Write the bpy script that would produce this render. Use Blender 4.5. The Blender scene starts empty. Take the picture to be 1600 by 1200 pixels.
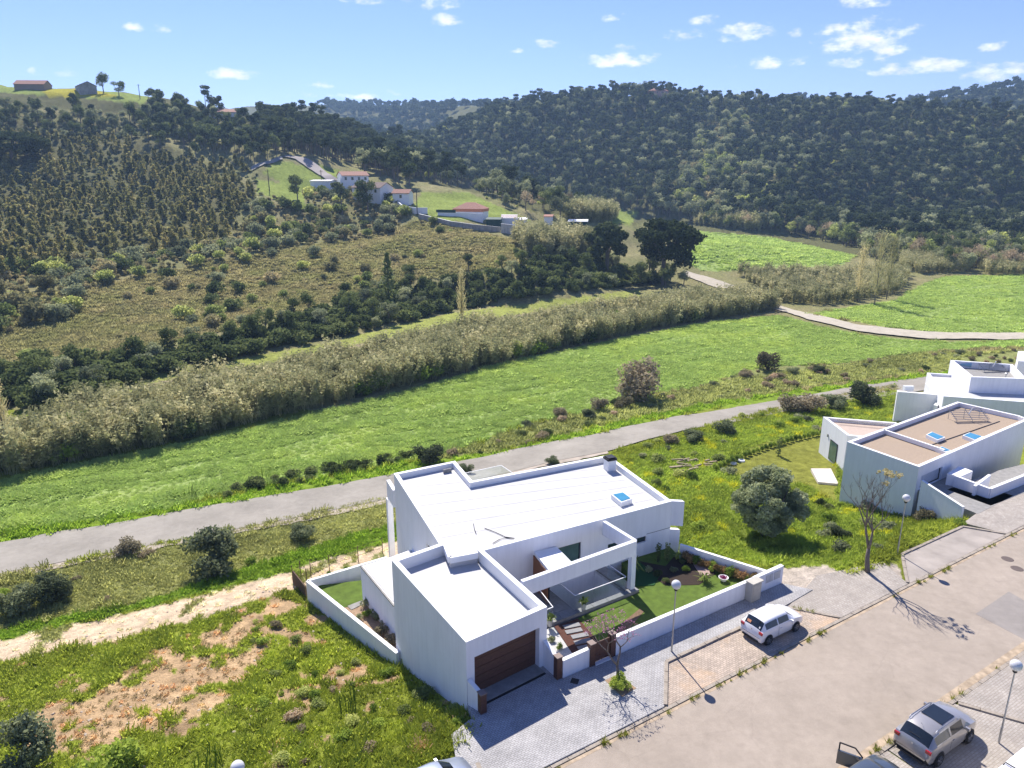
import bpy, bmesh, math, random
import numpy as np
from mathutils import Vector, Matrix, noise as mnoise
random.seed(7); rng = np.random.default_rng(7)
sc = bpy.context.scene
COL = sc.collection
R = math.radians

# ------------------------------------------------------------------ camera
F_PX, CAM_H = 1130.0, 26.5
PITCH = math.atan(328 / F_PX)
SP, CP = math.sin(PITCH), math.cos(PITCH)
cam_d = bpy.data.cameras.new('camera'); cam = bpy.data.objects.new('camera', cam_d); COL.objects.link(cam)
cam.location = (0, 0, CAM_H); cam.rotation_euler = (math.pi / 2 - PITCH, 0, 0)
cam_d.sensor_width = 36; cam_d.lens = F_PX / 1600 * 36; cam_d.clip_end = 20000; cam_d.clip_start = 0.2
sc.camera = cam

# ------------------------------------------------------------------ light
SUN_AZ, SUN_EL = R(-17.3), R(47.5)          # azimuth measured from +Y towards +X
sv = Vector((math.sin(SUN_AZ) * math.cos(SUN_EL), math.cos(SUN_AZ) * math.cos(SUN_EL), math.sin(SUN_EL)))
sun_d = bpy.data.lights.new('sun', 'SUN'); sun = bpy.data.objects.new('sun', sun_d); COL.objects.link(sun)
sun_d.energy = 4.2; sun_d.angle = R(0.5); sun_d.color = (1.0, 0.94, 0.86)
sun.rotation_euler = sv.to_track_quat('Z', 'Y').to_euler()
world = bpy.data.worlds.new('World'); sc.world = world; world.use_nodes = True
sc.view_settings.view_transform = 'Standard'; sc.view_settings.look = 'None'
sc.view_settings.exposure = 0.95; sc.view_settings.gamma = 1.0
sc.view_settings.use_curve_mapping = False
sc.cycles.use_denoising = True
sc.cycles.max_bounces = 6; sc.cycles.transparent_max_bounces = 12
sc.cycles.volume_bounces = 0; sc.cycles.caustics_reflective = False; sc.cycles.caustics_refractive = False

def ray(px, py):
    u = (px - 800) / F_PX; v = (600 - py) / F_PX
    return (u, CP + v * SP, -SP + v * CP)
def P(px, py, z=0.0):
    """survey: the point at height z seen at that place of the photograph"""
    d = ray(px, py); t = (z - CAM_H) / d[2]
    return Vector((d[0] * t, d[1] * t, z))
def PY(px, py, Y):
    d = ray(px, py); t = Y / d[1]
    return Vector((d[0] * t, Y, CAM_H + d[2] * t))
def project(x, y, z):
    dz = z - CAM_H; f = y * CP - dz * SP; u = y * SP + dz * CP
    f = np.where(np.abs(f) < 1e-3, 1e-3, f)
    return 800 + F_PX * x / f, 600 - F_PX * u / f, f

# ------------------------------------------------------------------ sky
def build_sky():
    nt = world.node_tree; N = nt.nodes; L = nt.links; N.clear()
    out = N.new('ShaderNodeOutputWorld'); bg = N.new('ShaderNodeBackground'); bg.inputs['Strength'].default_value = 0.073
    sky = N.new('ShaderNodeTexSky'); sky.sky_type = 'NISHITA'; sky.sun_disc = False
    sky.sun_elevation = SUN_EL; sky.sun_rotation = SUN_AZ; sky.altitude = 60
    sky.air_density = 1.0; sky.dust_density = 0.0; sky.ozone_density = 3.0
    tc = N.new('ShaderNodeTexCoord')
    def m(op, a=None, b=None, c=None):
        n = N.new('ShaderNodeMath'); n.operation = op
        for i, v in enumerate((a, b, c)):
            if v is None: continue
            if isinstance(v, (int, float)): n.inputs[i].default_value = v
            else: L.new(v, n.inputs[i])
        return n.outputs[0]
    sep = N.new('ShaderNodeSeparateXYZ'); L.new(tc.outputs['Generated'], sep.inputs[0])
    az = m('ARCTAN2', sep.outputs[0], sep.outputs[1])
    el = m('ARCSINE', sep.outputs[2])
    n1 = N.new('ShaderNodeTexNoise'); n1.inputs['Scale'].default_value = 42; n1.inputs['Detail'].default_value = 7; n1.inputs['Roughness'].default_value = 0.6
    mp = N.new('ShaderNodeMapping'); mp.inputs['Scale'].default_value = (1, 1, 2.2); L.new(tc.outputs['Generated'], mp.inputs[0]); L.new(mp.outputs[0], n1.inputs['Vector'])
    nz = m('SUBTRACT', n1.outputs[0], 0.5)
    # cumulus clouds: (px, py, half width, half height, density)
    cl = [(1348, 62, 62, 24, 1.15), (1390, 79, 22, 9, .9), (1310, 76, 22, 6, .8), (1438, 107, 62, 13, 1.05), (967, 96, 62, 12, 1.0), (1208, 100, 42, 9, .9),
          (1162, 54, 34, 15, .75), (1068, 57, 38, 8, .6), (1098, 33, 20, 9, .7), (958, 27, 16, 8, .6), (855, 70, 18, 8, .85), (695, 34, 22, 9, .8),
          (680, 4, 46, 12, .8), (568, 1, 28, 9, .8), (370, 118, 38, 9, .95), (1245, 53, 11, 8, .8), (1548, 74, 14, 7, .7), (1322, 100, 36, 8, .6),
          (1545, 117, 30, 12, .9), (1590, 110, 26, 12, .8), (1340, 6, 34, 12, .8), (210, 44, 14, 6, .5), (246, 47, 14, 5, .45), (505, 134, 16, 5, .5), (480, 150, 30, 6, .6),
          (560, 152, 26, 6, .6), (620, 147, 18, 5, .6), (50, 113, 14, 6, .5), (108, 116, 16, 6, .5), (985, 76, 22, 5, .45), (1370, 95, 14, 8, .7), (800, 80, 14, 5, .4),
          (1740, 60, 60, 22, 1.), (-160, 60, 50, 16, .9), (1880, 110, 70, 14, .9), (-300, 110, 60, 12, .9)]
    tot = None
    for (px, py, hw, hh, dn) in cl:
        d = Vector(ray(px, py)).normalized()
        a0 = math.atan2(d.x, d.y); e0 = math.asin(d.z)
        ka = 1 / (hw / F_PX * 1.08); ke = 1 / (hh / F_PX * 1.15)
        da = m('MULTIPLY', m('SUBTRACT', az, a0), ka); de = m('MULTIPLY', m('SUBTRACT', el, e0), ke)
        # flat base: the lower half falls off quicker
        de2 = m('MAXIMUM', de, m('MULTIPLY', de, -1.7))
        r2 = m('ADD', m('MULTIPLY', da, da), m('MULTIPLY', de2, de2))
        f = m('MULTIPLY', m('SUBTRACT', 1.0, r2), dn)
        tot = f if tot is None else m('MAXIMUM', tot, f)
    dens = m('ADD', tot, m('MULTIPLY', nz, 4.2))
    mr = N.new('ShaderNodeMapRange'); mr.interpolation_type = 'SMOOTHSTEP'; mr.inputs[1].default_value = 0.0; mr.inputs[2].default_value = 1.5
    mr.inputs[4].default_value = 0.95
    L.new(dens, mr.inputs[0])
    # the noise may not spawn clouds far from a centre
    gate = N.new('ShaderNodeMapRange'); gate.inputs[1].default_value = -1.5; gate.inputs[2].default_value = -0.1; L.new(tot, gate.inputs[0])
    fac = m('MULTIPLY', mr.outputs[0], gate.outputs[0])
    n2 = N.new('ShaderNodeTexNoise'); n2.inputs['Scale'].default_value = 60; n2.inputs['Detail'].default_value = 4; L.new(mp.outputs[0], n2.inputs['Vector'])
    cr = N.new('ShaderNodeMapRange'); cr.inputs[1].default_value = .3; cr.inputs[2].default_value = .7; cr.inputs[3].default_value = 7.6; cr.inputs[4].default_value = 10.0; L.new(n2.outputs[0], cr.inputs[0])
    comb = N.new('ShaderNodeCombineXYZ'); L.new(m('MULTIPLY', cr.outputs[0], 0.97), comb.inputs[0]); L.new(m('MULTIPLY', cr.outputs[0], 0.985), comb.inputs[1]); L.new(cr.outputs[0], comb.inputs[2])
    mix = N.new('ShaderNodeMix'); mix.data_type = 'RGBA'; L.new(fac, mix.inputs[0]); tint = N.new('ShaderNodeMix'); tint.data_type = 'RGBA'; tint.blend_type = 'MULTIPLY'; tint.inputs[0].default_value = 1; tint.inputs[7].default_value = (.79, .79, 1.18, 1); L.new(sky.outputs[0], tint.inputs[6]); L.new(tint.outputs[2], mix.inputs[6]); L.new(comb.outputs[0], mix.inputs[7])
    L.new(mix.outputs[2], bg.inputs[0]); L.new(bg.outputs[0], out.inputs[0])
build_sky()

# ------------------------------------------------------------------ terrain
SA = R(32)                                   # direction of the street
def st(x, y): return x * math.cos(SA) + y * math.sin(SA), -x * math.sin(SA) + y * math.cos(SA)
def from_st(s, t): return s * math.cos(SA) - t * math.sin(SA), s * math.sin(SA) + t * math.cos(SA)

CTRL_Z = [  # place in the photograph, height of the ground there
 (620,1040,-3.3),(481,940,-4.1),(560,995,-3.8),(690,1095,-1.4),(660,1190,-.3),(350,1195,-1.3),(0,1195,-2.6),(0,1100,-3.6),(300,1050,-3.3),
 (480,1100,-2.2),(0,1010,-4.8),(300,940,-4.7),(600,850,-5),(0,900,-5.7),(600,770,-6),(0,850,-6.1),(300,790,-6.1),(800,715,-6.1),(1100,640,-6.1),(1480,598,-6.1),
 (1230,915,-.1),(1195,838,-1.7),(1100,800,-2.4),(1000,700,-4.3),(1250,720,-4.2),(1307,800,-3.6),(1420,835,-.4),(1130,750,-3.7),(1300,840,-1.8),(1200,660,-5.2),(1400,660,-4.8),(1600,620,-5.0),
 (0,745,-6.8),(400,650,-7),(800,560,-7),(1200,490,-7),(1600,520,-7),(1600,440,-6.6),(1080,370,-5.0),(1300,385,-5.6),(1600,415,-5.8),(1450,430,-6.5),
 (1200,360,-4.6),(0,640,-7),(250,590,-7),(500,520,-7),(750,470,-7),(950,445,-6.8),(1100,440,-6.8),(-400,900,-6.5),(-400,700,-7),(2000,600,-6.5),(2000,450,-6),
 (300,560,-6.6),(600,488,-6.4),(120,600,-6.4),(1060,425,-5.6)]
CTRL_Y = [  # place in the photograph, distance
 (0,560,133),(0,500,155),(0,400,205),(0,300,272),(0,200,345),(0,142,395),(0,134,415),(100,135,405),(100,300,280),(-300,130,400),(-300,300,250),(-300,500,150),
 (200,500,163),(200,400,225),(200,300,292),(200,200,360),(200,168,385),(260,190,375),(330,190,390),
 (400,505,155),(400,400,217),(400,330,270),(400,270,322),(400,225,365),(440,215,400),
 (600,400,232),(600,345,272),(580,300,300),(520,290,310),(470,245,350),(455,232,372),(640,318,275),
 (730,345,255),(800,372,236),(800,420,205),(900,400,228),(830,350,262),(740,325,285),(700,300,318),(680,290,345),(900,352,290),(970,352,300)]
WORLD = [(-260,520,60),(-160,520,55),(-60,560,40),(60,560,6),(160,520,2),(300,470,-3),(500,430,-4),(-500,450,70),(-400,700,60),(0,-200,0),(300,-200,0),(-300,-200,0),
 (0,900,20),(600,900,20),(-600,900,50),(0,1500,30),(900,1500,30),(-900,1500,50),(400,100,-3),(-300,60,-5),(30,430,2),(-10,470,8),(0,2600,30),(1500,2600,30),(-1500,2600,40)]
cp = [tuple(P(a, b, z)) for a, b, z in CTRL_Z] + [tuple(PY(a, b, y)) for a, b, y in CTRL_Y] + WORLD
cp = np.array(cp)
def U(r2): return np.where(r2 < 1e-9, 0.0, 0.5 * r2 * np.log(np.maximum(r2, 1e-9)))
def warp(x, y):                              # log-polar coordinates: detail near, breadth far
    r = np.sqrt(x * x + y * y) + 12.0
    a = np.arctan2(x, y)
    return np.log(r) * 2.2, a * 1.6
cu, cv_ = warp(cp[:, 0], cp[:, 1]); n_ = len(cp)
K_ = U((cu[:, None] - cu[None]) ** 2 + (cv_[:, None] - cv_[None]) ** 2) + np.eye(n_) * 2e-3
Pm = np.stack([np.ones(n_), cu, cv_], 1)
A_ = np.zeros((n_ + 3, n_ + 3)); A_[:n_, :n_] = K_; A_[:n_, n_:] = Pm; A_[n_:, :n_] = Pm.T
W_ = np.linalg.solve(A_, np.concatenate([cp[:, 2], np.zeros(3)]))

def vnoise(x, y, seed=0):                    # smooth value noise
    xi = np.floor(x).astype(np.int64); yi = np.floor(y).astype(np.int64)
    fx = x - xi; fy = y - yi; fx = fx * fx * (3 - 2 * fx); fy = fy * fy * (3 - 2 * fy)
    def h(i, j):
        n = (i * 374761393 + j * 668265263 + seed * 982451653) & 0xffffffff
        n = ((n ^ (n >> 13)) * 1274126177) & 0xffffffff
        return ((n ^ (n >> 16)) & 0xffff) / 65535.0
    return (h(xi, yi) * (1 - fx) + h(xi + 1, yi) * fx) * (1 - fy) + (h(xi, yi + 1) * (1 - fx) + h(xi + 1, yi + 1) * fx) * fy
def fbm(x, y, o=4, seed=0):
    t = 0; a = 0.5
    for k in range(o): t = t + a * (vnoise(x, y, seed + k) - 0.5); x = x * 2.03 + 11; y = y * 2.03 + 7; a *= 0.5
    return t

RIDGES = [  # crest (px, py, distance) ..., slope, roughness
 ([(648,268,640),(685,232,670),(735,198,710),(790,176,735),(850,165,740),(900,158,725),(1000,148,705),(1100,162,690),(1200,167,670),(1300,172,650),(1450,178,630),(1600,190,610),(1900,205,600)], .40, 1.0),
 ([(1180,330,430),(1150,270,520),(1120,200,640)], .45, .6),
 ([(1380,180,1100),(1450,163,1080),(1500,150,1060),(1600,134,1040),(1800,125,1050),(2100,120,1050)], .33, .8),
 ([(1150,165,1300),(1230,158,1280),(1300,160,1280),(1370,168,1280)], .3, .8),
 ([(600,176,1350),(660,168,1250),(720,166,1150),(780,166,1080),(840,170,1050)], .34, .9),
 ([(628,232,840),(600,212,900),(560,203,960),(520,200,1000)], .4, .5),
 ([(100,170,1500),(340,168,1480),(420,166,1460),(520,164,1480),(640,165,1520),(800,168,1560),(1300,170,1600),(1700,168,1620)], .25, .8),
 ([(395,205,440),(430,200,445),(470,196,450),(520,212,455),(560,228,450),(600,248,440),(630,272,430),(655,290,420)], .50, .35),
]
RID = []
for crest, sl, ro in RIDGES:
    pts = [PY(a, b, y) for a, b, y in crest]
    RID.append((np.array([tuple(p) for p in pts]), sl, ro))
def ridge_h(x, y, c, sl, ro):
    best = np.full(x.shape, -1e9)
    n = 90 * fbm(x / 170, y / 170, 3, 5) * ro
    for a, b in zip(c[:-1], c[1:]):
        dx, dy = b[0] - a[0], b[1] - a[1]; L2 = dx * dx + dy * dy
        t = np.clip(((x - a[0]) * dx + (y - a[1]) * dy) / L2, 0, 1)
        d = np.sqrt((x - a[0] - t * dx) ** 2 + (y - a[1] - t * dy) ** 2)
        z = a[2] + t * (b[2] - a[2])
        k = np.clip(d / 90, 0, 1)
        h = z - sl * (np.sqrt(d * d + 400) - 20) + n * k * .55 - sl * 12 * k
        best = np.maximum(best, h)
    return best
def smax(a, b, k=6.0):
    h = np.clip(.5 + .5 * (a - b) / k, 0, 1)
    return b * (1 - h) + a * h + k * h * (1 - h)
def ss(x, a, b):
    t = np.clip((x - a) / (b - a), 0, 1); return t * t * (3 - 2 * t)

def terrain(x, y):
    x = np.asarray(x, float); y = np.asarray(y, float); shp = x.shape
    x = x.ravel(); y = y.ravel()
    out = np.zeros(len(x))
    for i in range(0, len(x), 40000):
        xx, yy = x[i:i + 40000], y[i:i + 40000]
        u, v = warp(xx, yy)
        z = W_[n_] + W_[n_ + 1] * u + W_[n_ + 2] * v + U((u[:, None] - cu[None]) ** 2 + (v[:, None] - cv_[None]) ** 2) @ W_[:n_]
        r = np.sqrt(xx * xx + yy * yy)
        z = np.maximum(z, -7.6)
        s, t = st(xx, yy)
        z = z * ss(t, 23.5, 29)              # the street and its pavements lie level
        for c, sl, ro in RID: z = np.where(r > 250, smax(z, ridge_h(xx, yy, c, sl, ro)), z)
        # relief of the hillsides
        hill = ss(z, -5.5, 6) * ss(r, 90, 140)
        z = z + hill * (9 * fbm(xx / 38, yy / 38, 3, 2) + 2.5 * fbm(xx / 9, yy / 9, 2, 3))
        off = ss(t, 24.5, 27) * (1 - hill)
        z = z + off * .35 * fbm(xx / 3.3, yy / 3.3, 3, 9) * (1 - .75 * ss(z, -6.9, -5.6) * 0 )
        out[i:i + 40000] = z
    return out.reshape(shp)
def ground_z(x, y): return float(terrain(np.array([x]), np.array([y]))[0])
def G(px, py):
    """survey: where the sight line through (px, py) meets the ground"""
    d = ray(px, py)
    ts = np.geomspace(8, 2600, 1400) / d[1]
    x, y, z = d[0] * ts, d[1] * ts, CAM_H + d[2] * ts
    g = terrain(x, y); k = np.argmax(z < g)
    if not (z < g).any(): k = len(ts) - 1
    if k == 0: k = 1
    a = (z[k - 1] - g[k - 1]); b = (g[k] - z[k]); f = a / (a + b + 1e-9)
    t = ts[k - 1] + (ts[k] - ts[k - 1]) * f
    X, Y = d[0] * t, d[1] * t
    return Vector((X, Y, ground_z(X, Y)))

# ------------------------------------------------------------------ materials
MATS = {}
def nodes_of(name):
    m = bpy.data.materials.new(name); m.use_nodes = True
    nt = m.node_tree; b = nt.nodes['Principled BSDF']; return m, nt, b
def add(nt, t, **kw):
    n = nt.nodes.new(t)
    for k, v in kw.items(): setattr(n, k, v)
    return n
def noise_node(nt, scale, detail=5, rough=.55, coords='Object', vec=None):
    n = add(nt, 'ShaderNodeTexNoise'); n.inputs['Scale'].default_value = scale; n.inputs['Detail'].default_value = detail; n.inputs['Roughness'].default_value = rough
    if vec is None:
        tc = add(nt, 'ShaderNodeTexCoord'); vec = tc.outputs[coords]
    nt.links.new(vec, n.inputs['Vector']); return n
def ramp(nt, fac, stops):
    r = add(nt, 'ShaderNodeValToRGB'); e = r.color_ramp.elements
    while len(e) < len(stops): e.new(.5)
    for i, (p, c) in enumerate(stops):
        e[i].position = p; e[i].color = (c[0], c[1], c[2], 1) if not isinstance(c, (int, float)) else (c, c, c, 1)
    nt.links.new(fac, r.inputs[0]); return r
def mixc(nt, fac, a, b, mode='MIX'):
    n = add(nt, 'ShaderNodeMix', data_type='RGBA', blend_type=mode)
    for i, v in ((0, fac), (6, a), (7, b)):
        if isinstance(v, (int, float)): n.inputs[i].default_value = v
        elif isinstance(v, tuple): n.inputs[i].default_value = (v[0], v[1], v[2], 1)
        else: nt.links.new(v, n.inputs[i])
    return n.outputs[2]
def bump(nt, b, h, strength=.4, dist=.02):
    n = add(nt, 'ShaderNodeBump'); n.inputs['Strength'].default_value = strength; n.inputs['Distance'].default_value = dist
    nt.links.new(h, n.inputs['Height']); nt.links.new(n.outputs[0], b.inputs['Normal'])
def plain(name, col, rough=.6, metal=0, var=.12, scale=3., bmp=0.0, bscale=40, spec=.3, coat=0):
    if name in MATS: return MATS[name]
    m, nt, b = nodes_of(name)
    n = noise_node(nt, scale); r = ramp(nt, n.outputs[0], [(.25, tuple(c * (1 - var) for c in col)), (.75, tuple(min(1, c * (1 + var * .5)) for c in col))])
    nt.links.new(r.outputs[0], b.inputs['Base Color']); b.inputs['Roughness'].default_value = rough; b.inputs['Metallic'].default_value = metal
    b.inputs['Specular IOR Level'].default_value = spec; b.inputs['Coat Weight'].default_value = coat
    if bmp: n2 = noise_node(nt, bscale, 4); bump(nt, b, n2.outputs[0], bmp, .01)
    MATS[name] = m; return m
def leafmat(name, c0, c1, trans=.32, hue=.0, inst=False):
    if name in MATS: return MATS[name]
    m = bpy.data.materials.new(name); m.use_nodes = True; nt = m.node_tree; nt.nodes.clear()
    out = add(nt, 'ShaderNodeOutputMaterial'); oi = add(nt, 'ShaderNodeObjectInfo')
    n = noise_node(nt, .9, 3)
    r2 = add(nt, 'ShaderNodeMapRange'); r2.inputs[1].default_value = .3; r2.inputs[2].default_value = .7; nt.links.new(n.outputs[0], r2.inputs[0])
    c = mixc(nt, r2.outputs[0], c0, c1)
    if inst:
        at = add(nt, 'ShaderNodeAttribute', attribute_type='INSTANCER', attribute_name='col')
        c = mixc(nt, 1.0, c, at.outputs['Color'], 'MULTIPLY')
    hv = add(nt, 'ShaderNodeHueSaturation'); nt.links.new(c, hv.inputs['Color'])
    vr = add(nt, 'ShaderNodeMapRange'); vr.inputs[3].default_value = .86 if inst else .55; vr.inputs[4].default_value = 1.14 if inst else 1.5; nt.links.new(oi.outputs['Random'], vr.inputs[0]); nt.links.new(vr.outputs[0], hv.inputs['Value'])
    hr = add(nt, 'ShaderNodeMath', operation='MULTIPLY_ADD'); hr.inputs[1].default_value = -.008 if inst else -.035; hr.inputs[2].default_value = (.504 if inst else .515) + hue; nt.links.new(oi.outputs['Random'], hr.inputs[0]); nt.links.new(hr.outputs[0], hv.inputs['Hue'])
    d = add(nt, 'ShaderNodeBsdfDiffuse'); t = add(nt, 'ShaderNodeBsdfTranslucent'); mx = add(nt, 'ShaderNodeMixShader'); mx.inputs[0].default_value = trans
    nt.links.new(hv.outputs[0], d.inputs[0]); nt.links.new(hv.outputs[0], t.inputs[0]); nt.links.new(d.outputs[0], mx.inputs[1]); nt.links.new(t.outputs[0], mx.inputs[2]); nt.links.new(mx.outputs[0], out.inputs[0])
    MATS[name] = m; return m

def ground_mat():
    m, nt, b = nodes_of('ground_soil_and_grass')
    at = add(nt, 'ShaderNodeAttribute', attribute_name='col')
    n1 = noise_node(nt, 1.3, 8, .68); n2 = noise_node(nt, 9, 5, .7)
    r1 = ramp(nt, n1.outputs[0], [(.3, .62), (.7, 1.32)]); r2 = ramp(nt, n2.outputs[0], [(.3, .7), (.7, 1.25)])
    c = mixc(nt, 1.0, at.outputs[0], r1.outputs[0], 'MULTIPLY'); c = mixc(nt, .8, c, r2.outputs[0], 'MULTIPLY')
    nt.links.new(c, b.inputs['Base Color']); b.inputs['Roughness'].default_value = 1; b.inputs['Specular IOR Level'].default_value = .05
    ad = add(nt, 'ShaderNodeMath', operation='ADD'); nt.links.new(n1.outputs[0], ad.inputs[0]); nt.links.new(n2.outputs[0], ad.inputs[1])
    bump(nt, b, ad.outputs[0], .8, .25); return m
def asphalt(name, c0, c1, patch=.0):
    m, nt, b = nodes_of(name)
    n1 = noise_node(nt, .22, 8, .68); n2 = noise_node(nt, 30, 3, .7); n3 = noise_node(nt, 1.7, 6, .7)
    c = ramp(nt, n1.outputs[0], [(.32, c0), (.68, c1)]).outputs[0]
    c = mixc(nt, .3, c, ramp(nt, n3.outputs[0], [(.3, .66), (.7, 1.25)]).outputs[0], 'MULTIPLY')
    c = mixc(nt, .6, c, ramp(nt, n2.outputs[0], [(.35, .75), (.65, 1.2)]).outputs[0], 'MULTIPLY')
    v = add(nt, 'ShaderNodeTexVoronoi', feature='DISTANCE_TO_EDGE'); v.inputs['Scale'].default_value = .16
    tc = add(nt, 'ShaderNodeTexCoord'); n4 = noise_node(nt, .9, 4); av = mixc(nt, .35, tc.outputs['Object'], n4.outputs['Color'], 'ADD'); nt.links.new(av, v.inputs['Vector'])
    cr = ramp(nt, v.outputs[0], [(0, .72), (.006, 1.0)]); c = mixc(nt, .25, c, cr.outputs[0], 'MULTIPLY')
    n5 = noise_node(nt, .5, 3, .5); c = mixc(nt, ramp(nt, n5.outputs[0], [(.66, 0), (.74, .2)]).outputs[0], c, (.12, .10, .085))
    nt.links.new(c, b.inputs['Base Color']); b.inputs['Roughness'].default_value = .9; b.inputs['Specular IOR Level'].default_value = .2
    bump(nt, b, n2.outputs[0], .3, .01); return m
def pavers(name, c0, c1, joint, bw=.22, bh=.11, rot=32, stain=None):
    m, nt, b = nodes_of(name)
    tc = add(nt, 'ShaderNodeTexCoord'); mp = add(nt, 'ShaderNodeMapping'); mp.inputs['Rotation'].default_value = (0, 0, R(-rot)); nt.links.new(tc.outputs['Object'], mp.inputs[0])
    br = add(nt, 'ShaderNodeTexBrick'); br.inputs['Scale'].default_value = 1; br.inputs['Brick Width'].default_value = bw; br.inputs['Row Height'].default_value = bh
    br.inputs['Mortar Size'].default_value = .012; br.inputs['Bias'].default_value = 0
    br.inputs['Color1'].default_value = (*c0, 1); br.inputs['Color2'].default_value = (*c1, 1); br.inputs['Mortar'].default_value = (*joint, 1)
    nt.links.new(mp.outputs[0], br.inputs['Vector'])
    n = noise_node(nt, .7, 6, .65); c = mixc(nt, .8, br.outputs[0], ramp(nt, n.outputs[0], [(.3, .72), (.7, 1.2)]).outputs[0], 'MULTIPLY')
    n3 = noise_node(nt, 14, 3, .65); c = mixc(nt, .5, c, ramp(nt, n3.outputs[0], [(.3, .7), (.7, 1.25)]).outputs[0], 'MULTIPLY')
    if stain:
        n2 = noise_node(nt, .33, 5, .6); c = mixc(nt, ramp(nt, n2.outputs[0], [(.5, 0), (.68, .7)]).outputs[0], c, stain)
    nt.links.new(c, b.inputs['Base Color']); b.inputs['Roughness'].default_value = .85
    bump(nt, b, br.outputs['Fac'], -.5, .012); return m
def render_wall(name, col, dirt=.06):
    m, nt, b = nodes_of(name)
    n = noise_node(nt, .6, 5, .6)
    tc = add(nt, 'ShaderNodeTexCoord'); mp = add(nt, 'ShaderNodeMapping'); mp.inputs['Scale'].default_value = (3, 3, .25); nt.links.new(tc.outputs['Object'], mp.inputs[0])
    n2 = noise_node(nt, 1.2, 6, .6, vec=mp.outputs[0])
    c = mixc(nt, 1.0, col, ramp(nt, n.outputs[0], [(.3, 1 - dirt), (.7, 1.0)]).outputs[0], 'MULTIPLY'); c = mixc(nt, 1.0, c, ramp(nt, n2.outputs[0], [(.35, 1 - dirt), (.6, 1.0)]).outputs[0], 'MULTIPLY')
    nt.links.new(c, b.inputs['Base Color']); b.inputs['Roughness'].default_value = .85; b.inputs['Specular IOR Level'].default_value = .15
    n3 = noise_node(nt, 60, 3); bump(nt, b, n3.outputs[0], .12, .005); return m
def wood(name, c0, c1, scale=6, rot=32):
    m, nt, b = nodes_of(name)
    tc = add(nt, 'ShaderNodeTexCoord'); mp = add(nt, 'ShaderNodeMapping'); mp.inputs['Rotation'].default_value = (0, 0, R(-rot)); nt.links.new(tc.outputs['Object'], mp.inputs[0])
    m2 = add(nt, 'ShaderNodeMapping'); m2.inputs['Scale'].default_value = (.5, 8, 5); nt.links.new(mp.outputs[0], m2.inputs[0])
    n = noise_node(nt, scale, 6, .65, vec=m2.outputs[0]); r = ramp(nt, n.outputs[0], [(.3, c0), (.7, c1)])
    nt.links.new(r.outputs[0], b.inputs['Base Color']); b.inputs['Roughness'].default_value = .55; return m
def glass_mat(name, tint, alpha=.35, rough=.02):
    m = bpy.data.materials.new(name); m.use_nodes = True; nt = m.node_tree; nt.nodes.clear()
    out = add(nt, 'ShaderNodeOutputMaterial'); t = add(nt, 'ShaderNodeBsdfTransparent'); t.inputs[0].default_value = (*tint, 1)
    g = add(nt, 'ShaderNodeBsdfGlossy'); g.inputs['Roughness'].default_value = rough; g.inputs[0].default_value = (.9, .95, 1, 1)
    f = add(nt, 'ShaderNodeLayerWeight'); f.inputs[0].default_value = .5; pw = add(nt, 'ShaderNodeMath', operation='POWER'); pw.inputs[1].default_value = 4.0; nt.links.new(f.outputs['Facing'], pw.inputs[0])
    a = add(nt, 'ShaderNodeMath', operation='MULTIPLY_ADD'); a.inputs[1].default_value = .6; a.inputs[2].default_value = alpha * .25; nt.links.new(pw.outputs[0], a.inputs[0])
    mx = add(nt, 'ShaderNodeMixShader'); nt.links.new(a.outputs[0], mx.inputs[0]); nt.links.new(t.outputs[0], mx.inputs[1]); nt.links.new(g.outputs[0], mx.inputs[2]); nt.links.new(mx.outputs[0], out.inputs[0])
    return m
def gloss_dark(name, col, rough=.06, spec=.8):
    m, nt, b = nodes_of(name); n = noise_node(nt, 2, 2)
    r = ramp(nt, n.outputs[0], [(.3, col), (.7, tuple(c * 1.3 for c in col))]); nt.links.new(r.outputs[0], b.inputs['Base Color'])
    b.inputs['Roughness'].default_value = rough; b.inputs['Specular IOR Level'].default_value = spec; return m

WHITE = render_wall('white_render', (.85, .85, .87), .06); ROOFW = plain('white_membrane', (.52, .516, .51), .7, var=.12, scale=.35, bmp=.05)
CAPW = plain('white_coping', (.82, .82, .81), .7, var=.03)
GRAVEL = plain('brown_roof_gravel', (.40, .31, .225), .95, var=.45, scale=26, bmp=.5, bscale=30)
DARKM = plain('dark_metal', (.03, .03, .035), .45, .6); STEEL = plain('galvanised_steel', (.42, .43, .44), .4, .8, var=.15, scale=8)
BROWNW = wood('dark_brown_wood', (.060, .024, .014), (.15, .062, .036)); SLATW = wood('orange_wood', (.20, .075, .03), (.34, .14, .06), rot=23)
GLASSB = glass_mat('balustrade_glass', (.94, .975, .97), .2); SKYG = gloss_dark('skylight_glass', (.05, .22, .34), .08); WING = gloss_dark('window_glass', (.03, .055, .05), .03, 1.0)
GREENG = gloss_dark('green_window_glass', (.07, .13, .11), .05, .9)
TILEG = plain('grey_stone_tile', (.22, .22, .225), .5, var=.2, scale=5); CONC = plain('concrete_kerb', (.36, .31, .25), .9, var=.3, scale=6, bmp=.3)
CONC2 = plain('grey_concrete', (.30, .29, .27), .9, var=.25, scale=3, bmp=.2)
TERRA = plain('terracotta_roof', (.36, .175, .125), .85, var=.3, scale=2); TERRAD = plain('old_brown_roof', (.19, .13, .11), .9, var=.35, scale=2)
BARK = plain('bark', (.10, .082, .065), .95, var=.4, scale=12, bmp=.6, bscale=25); BARKG = plain('grey_bark', (.20, .165, .135), .95, var=.35, scale=9, bmp=.6, bscale=25)
RUBBER = plain('tyre_rubber', (.018, .018, .018), .8); ALLOY = plain('wheel_alloy', (.5, .5, .52), .3, .9)

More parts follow.
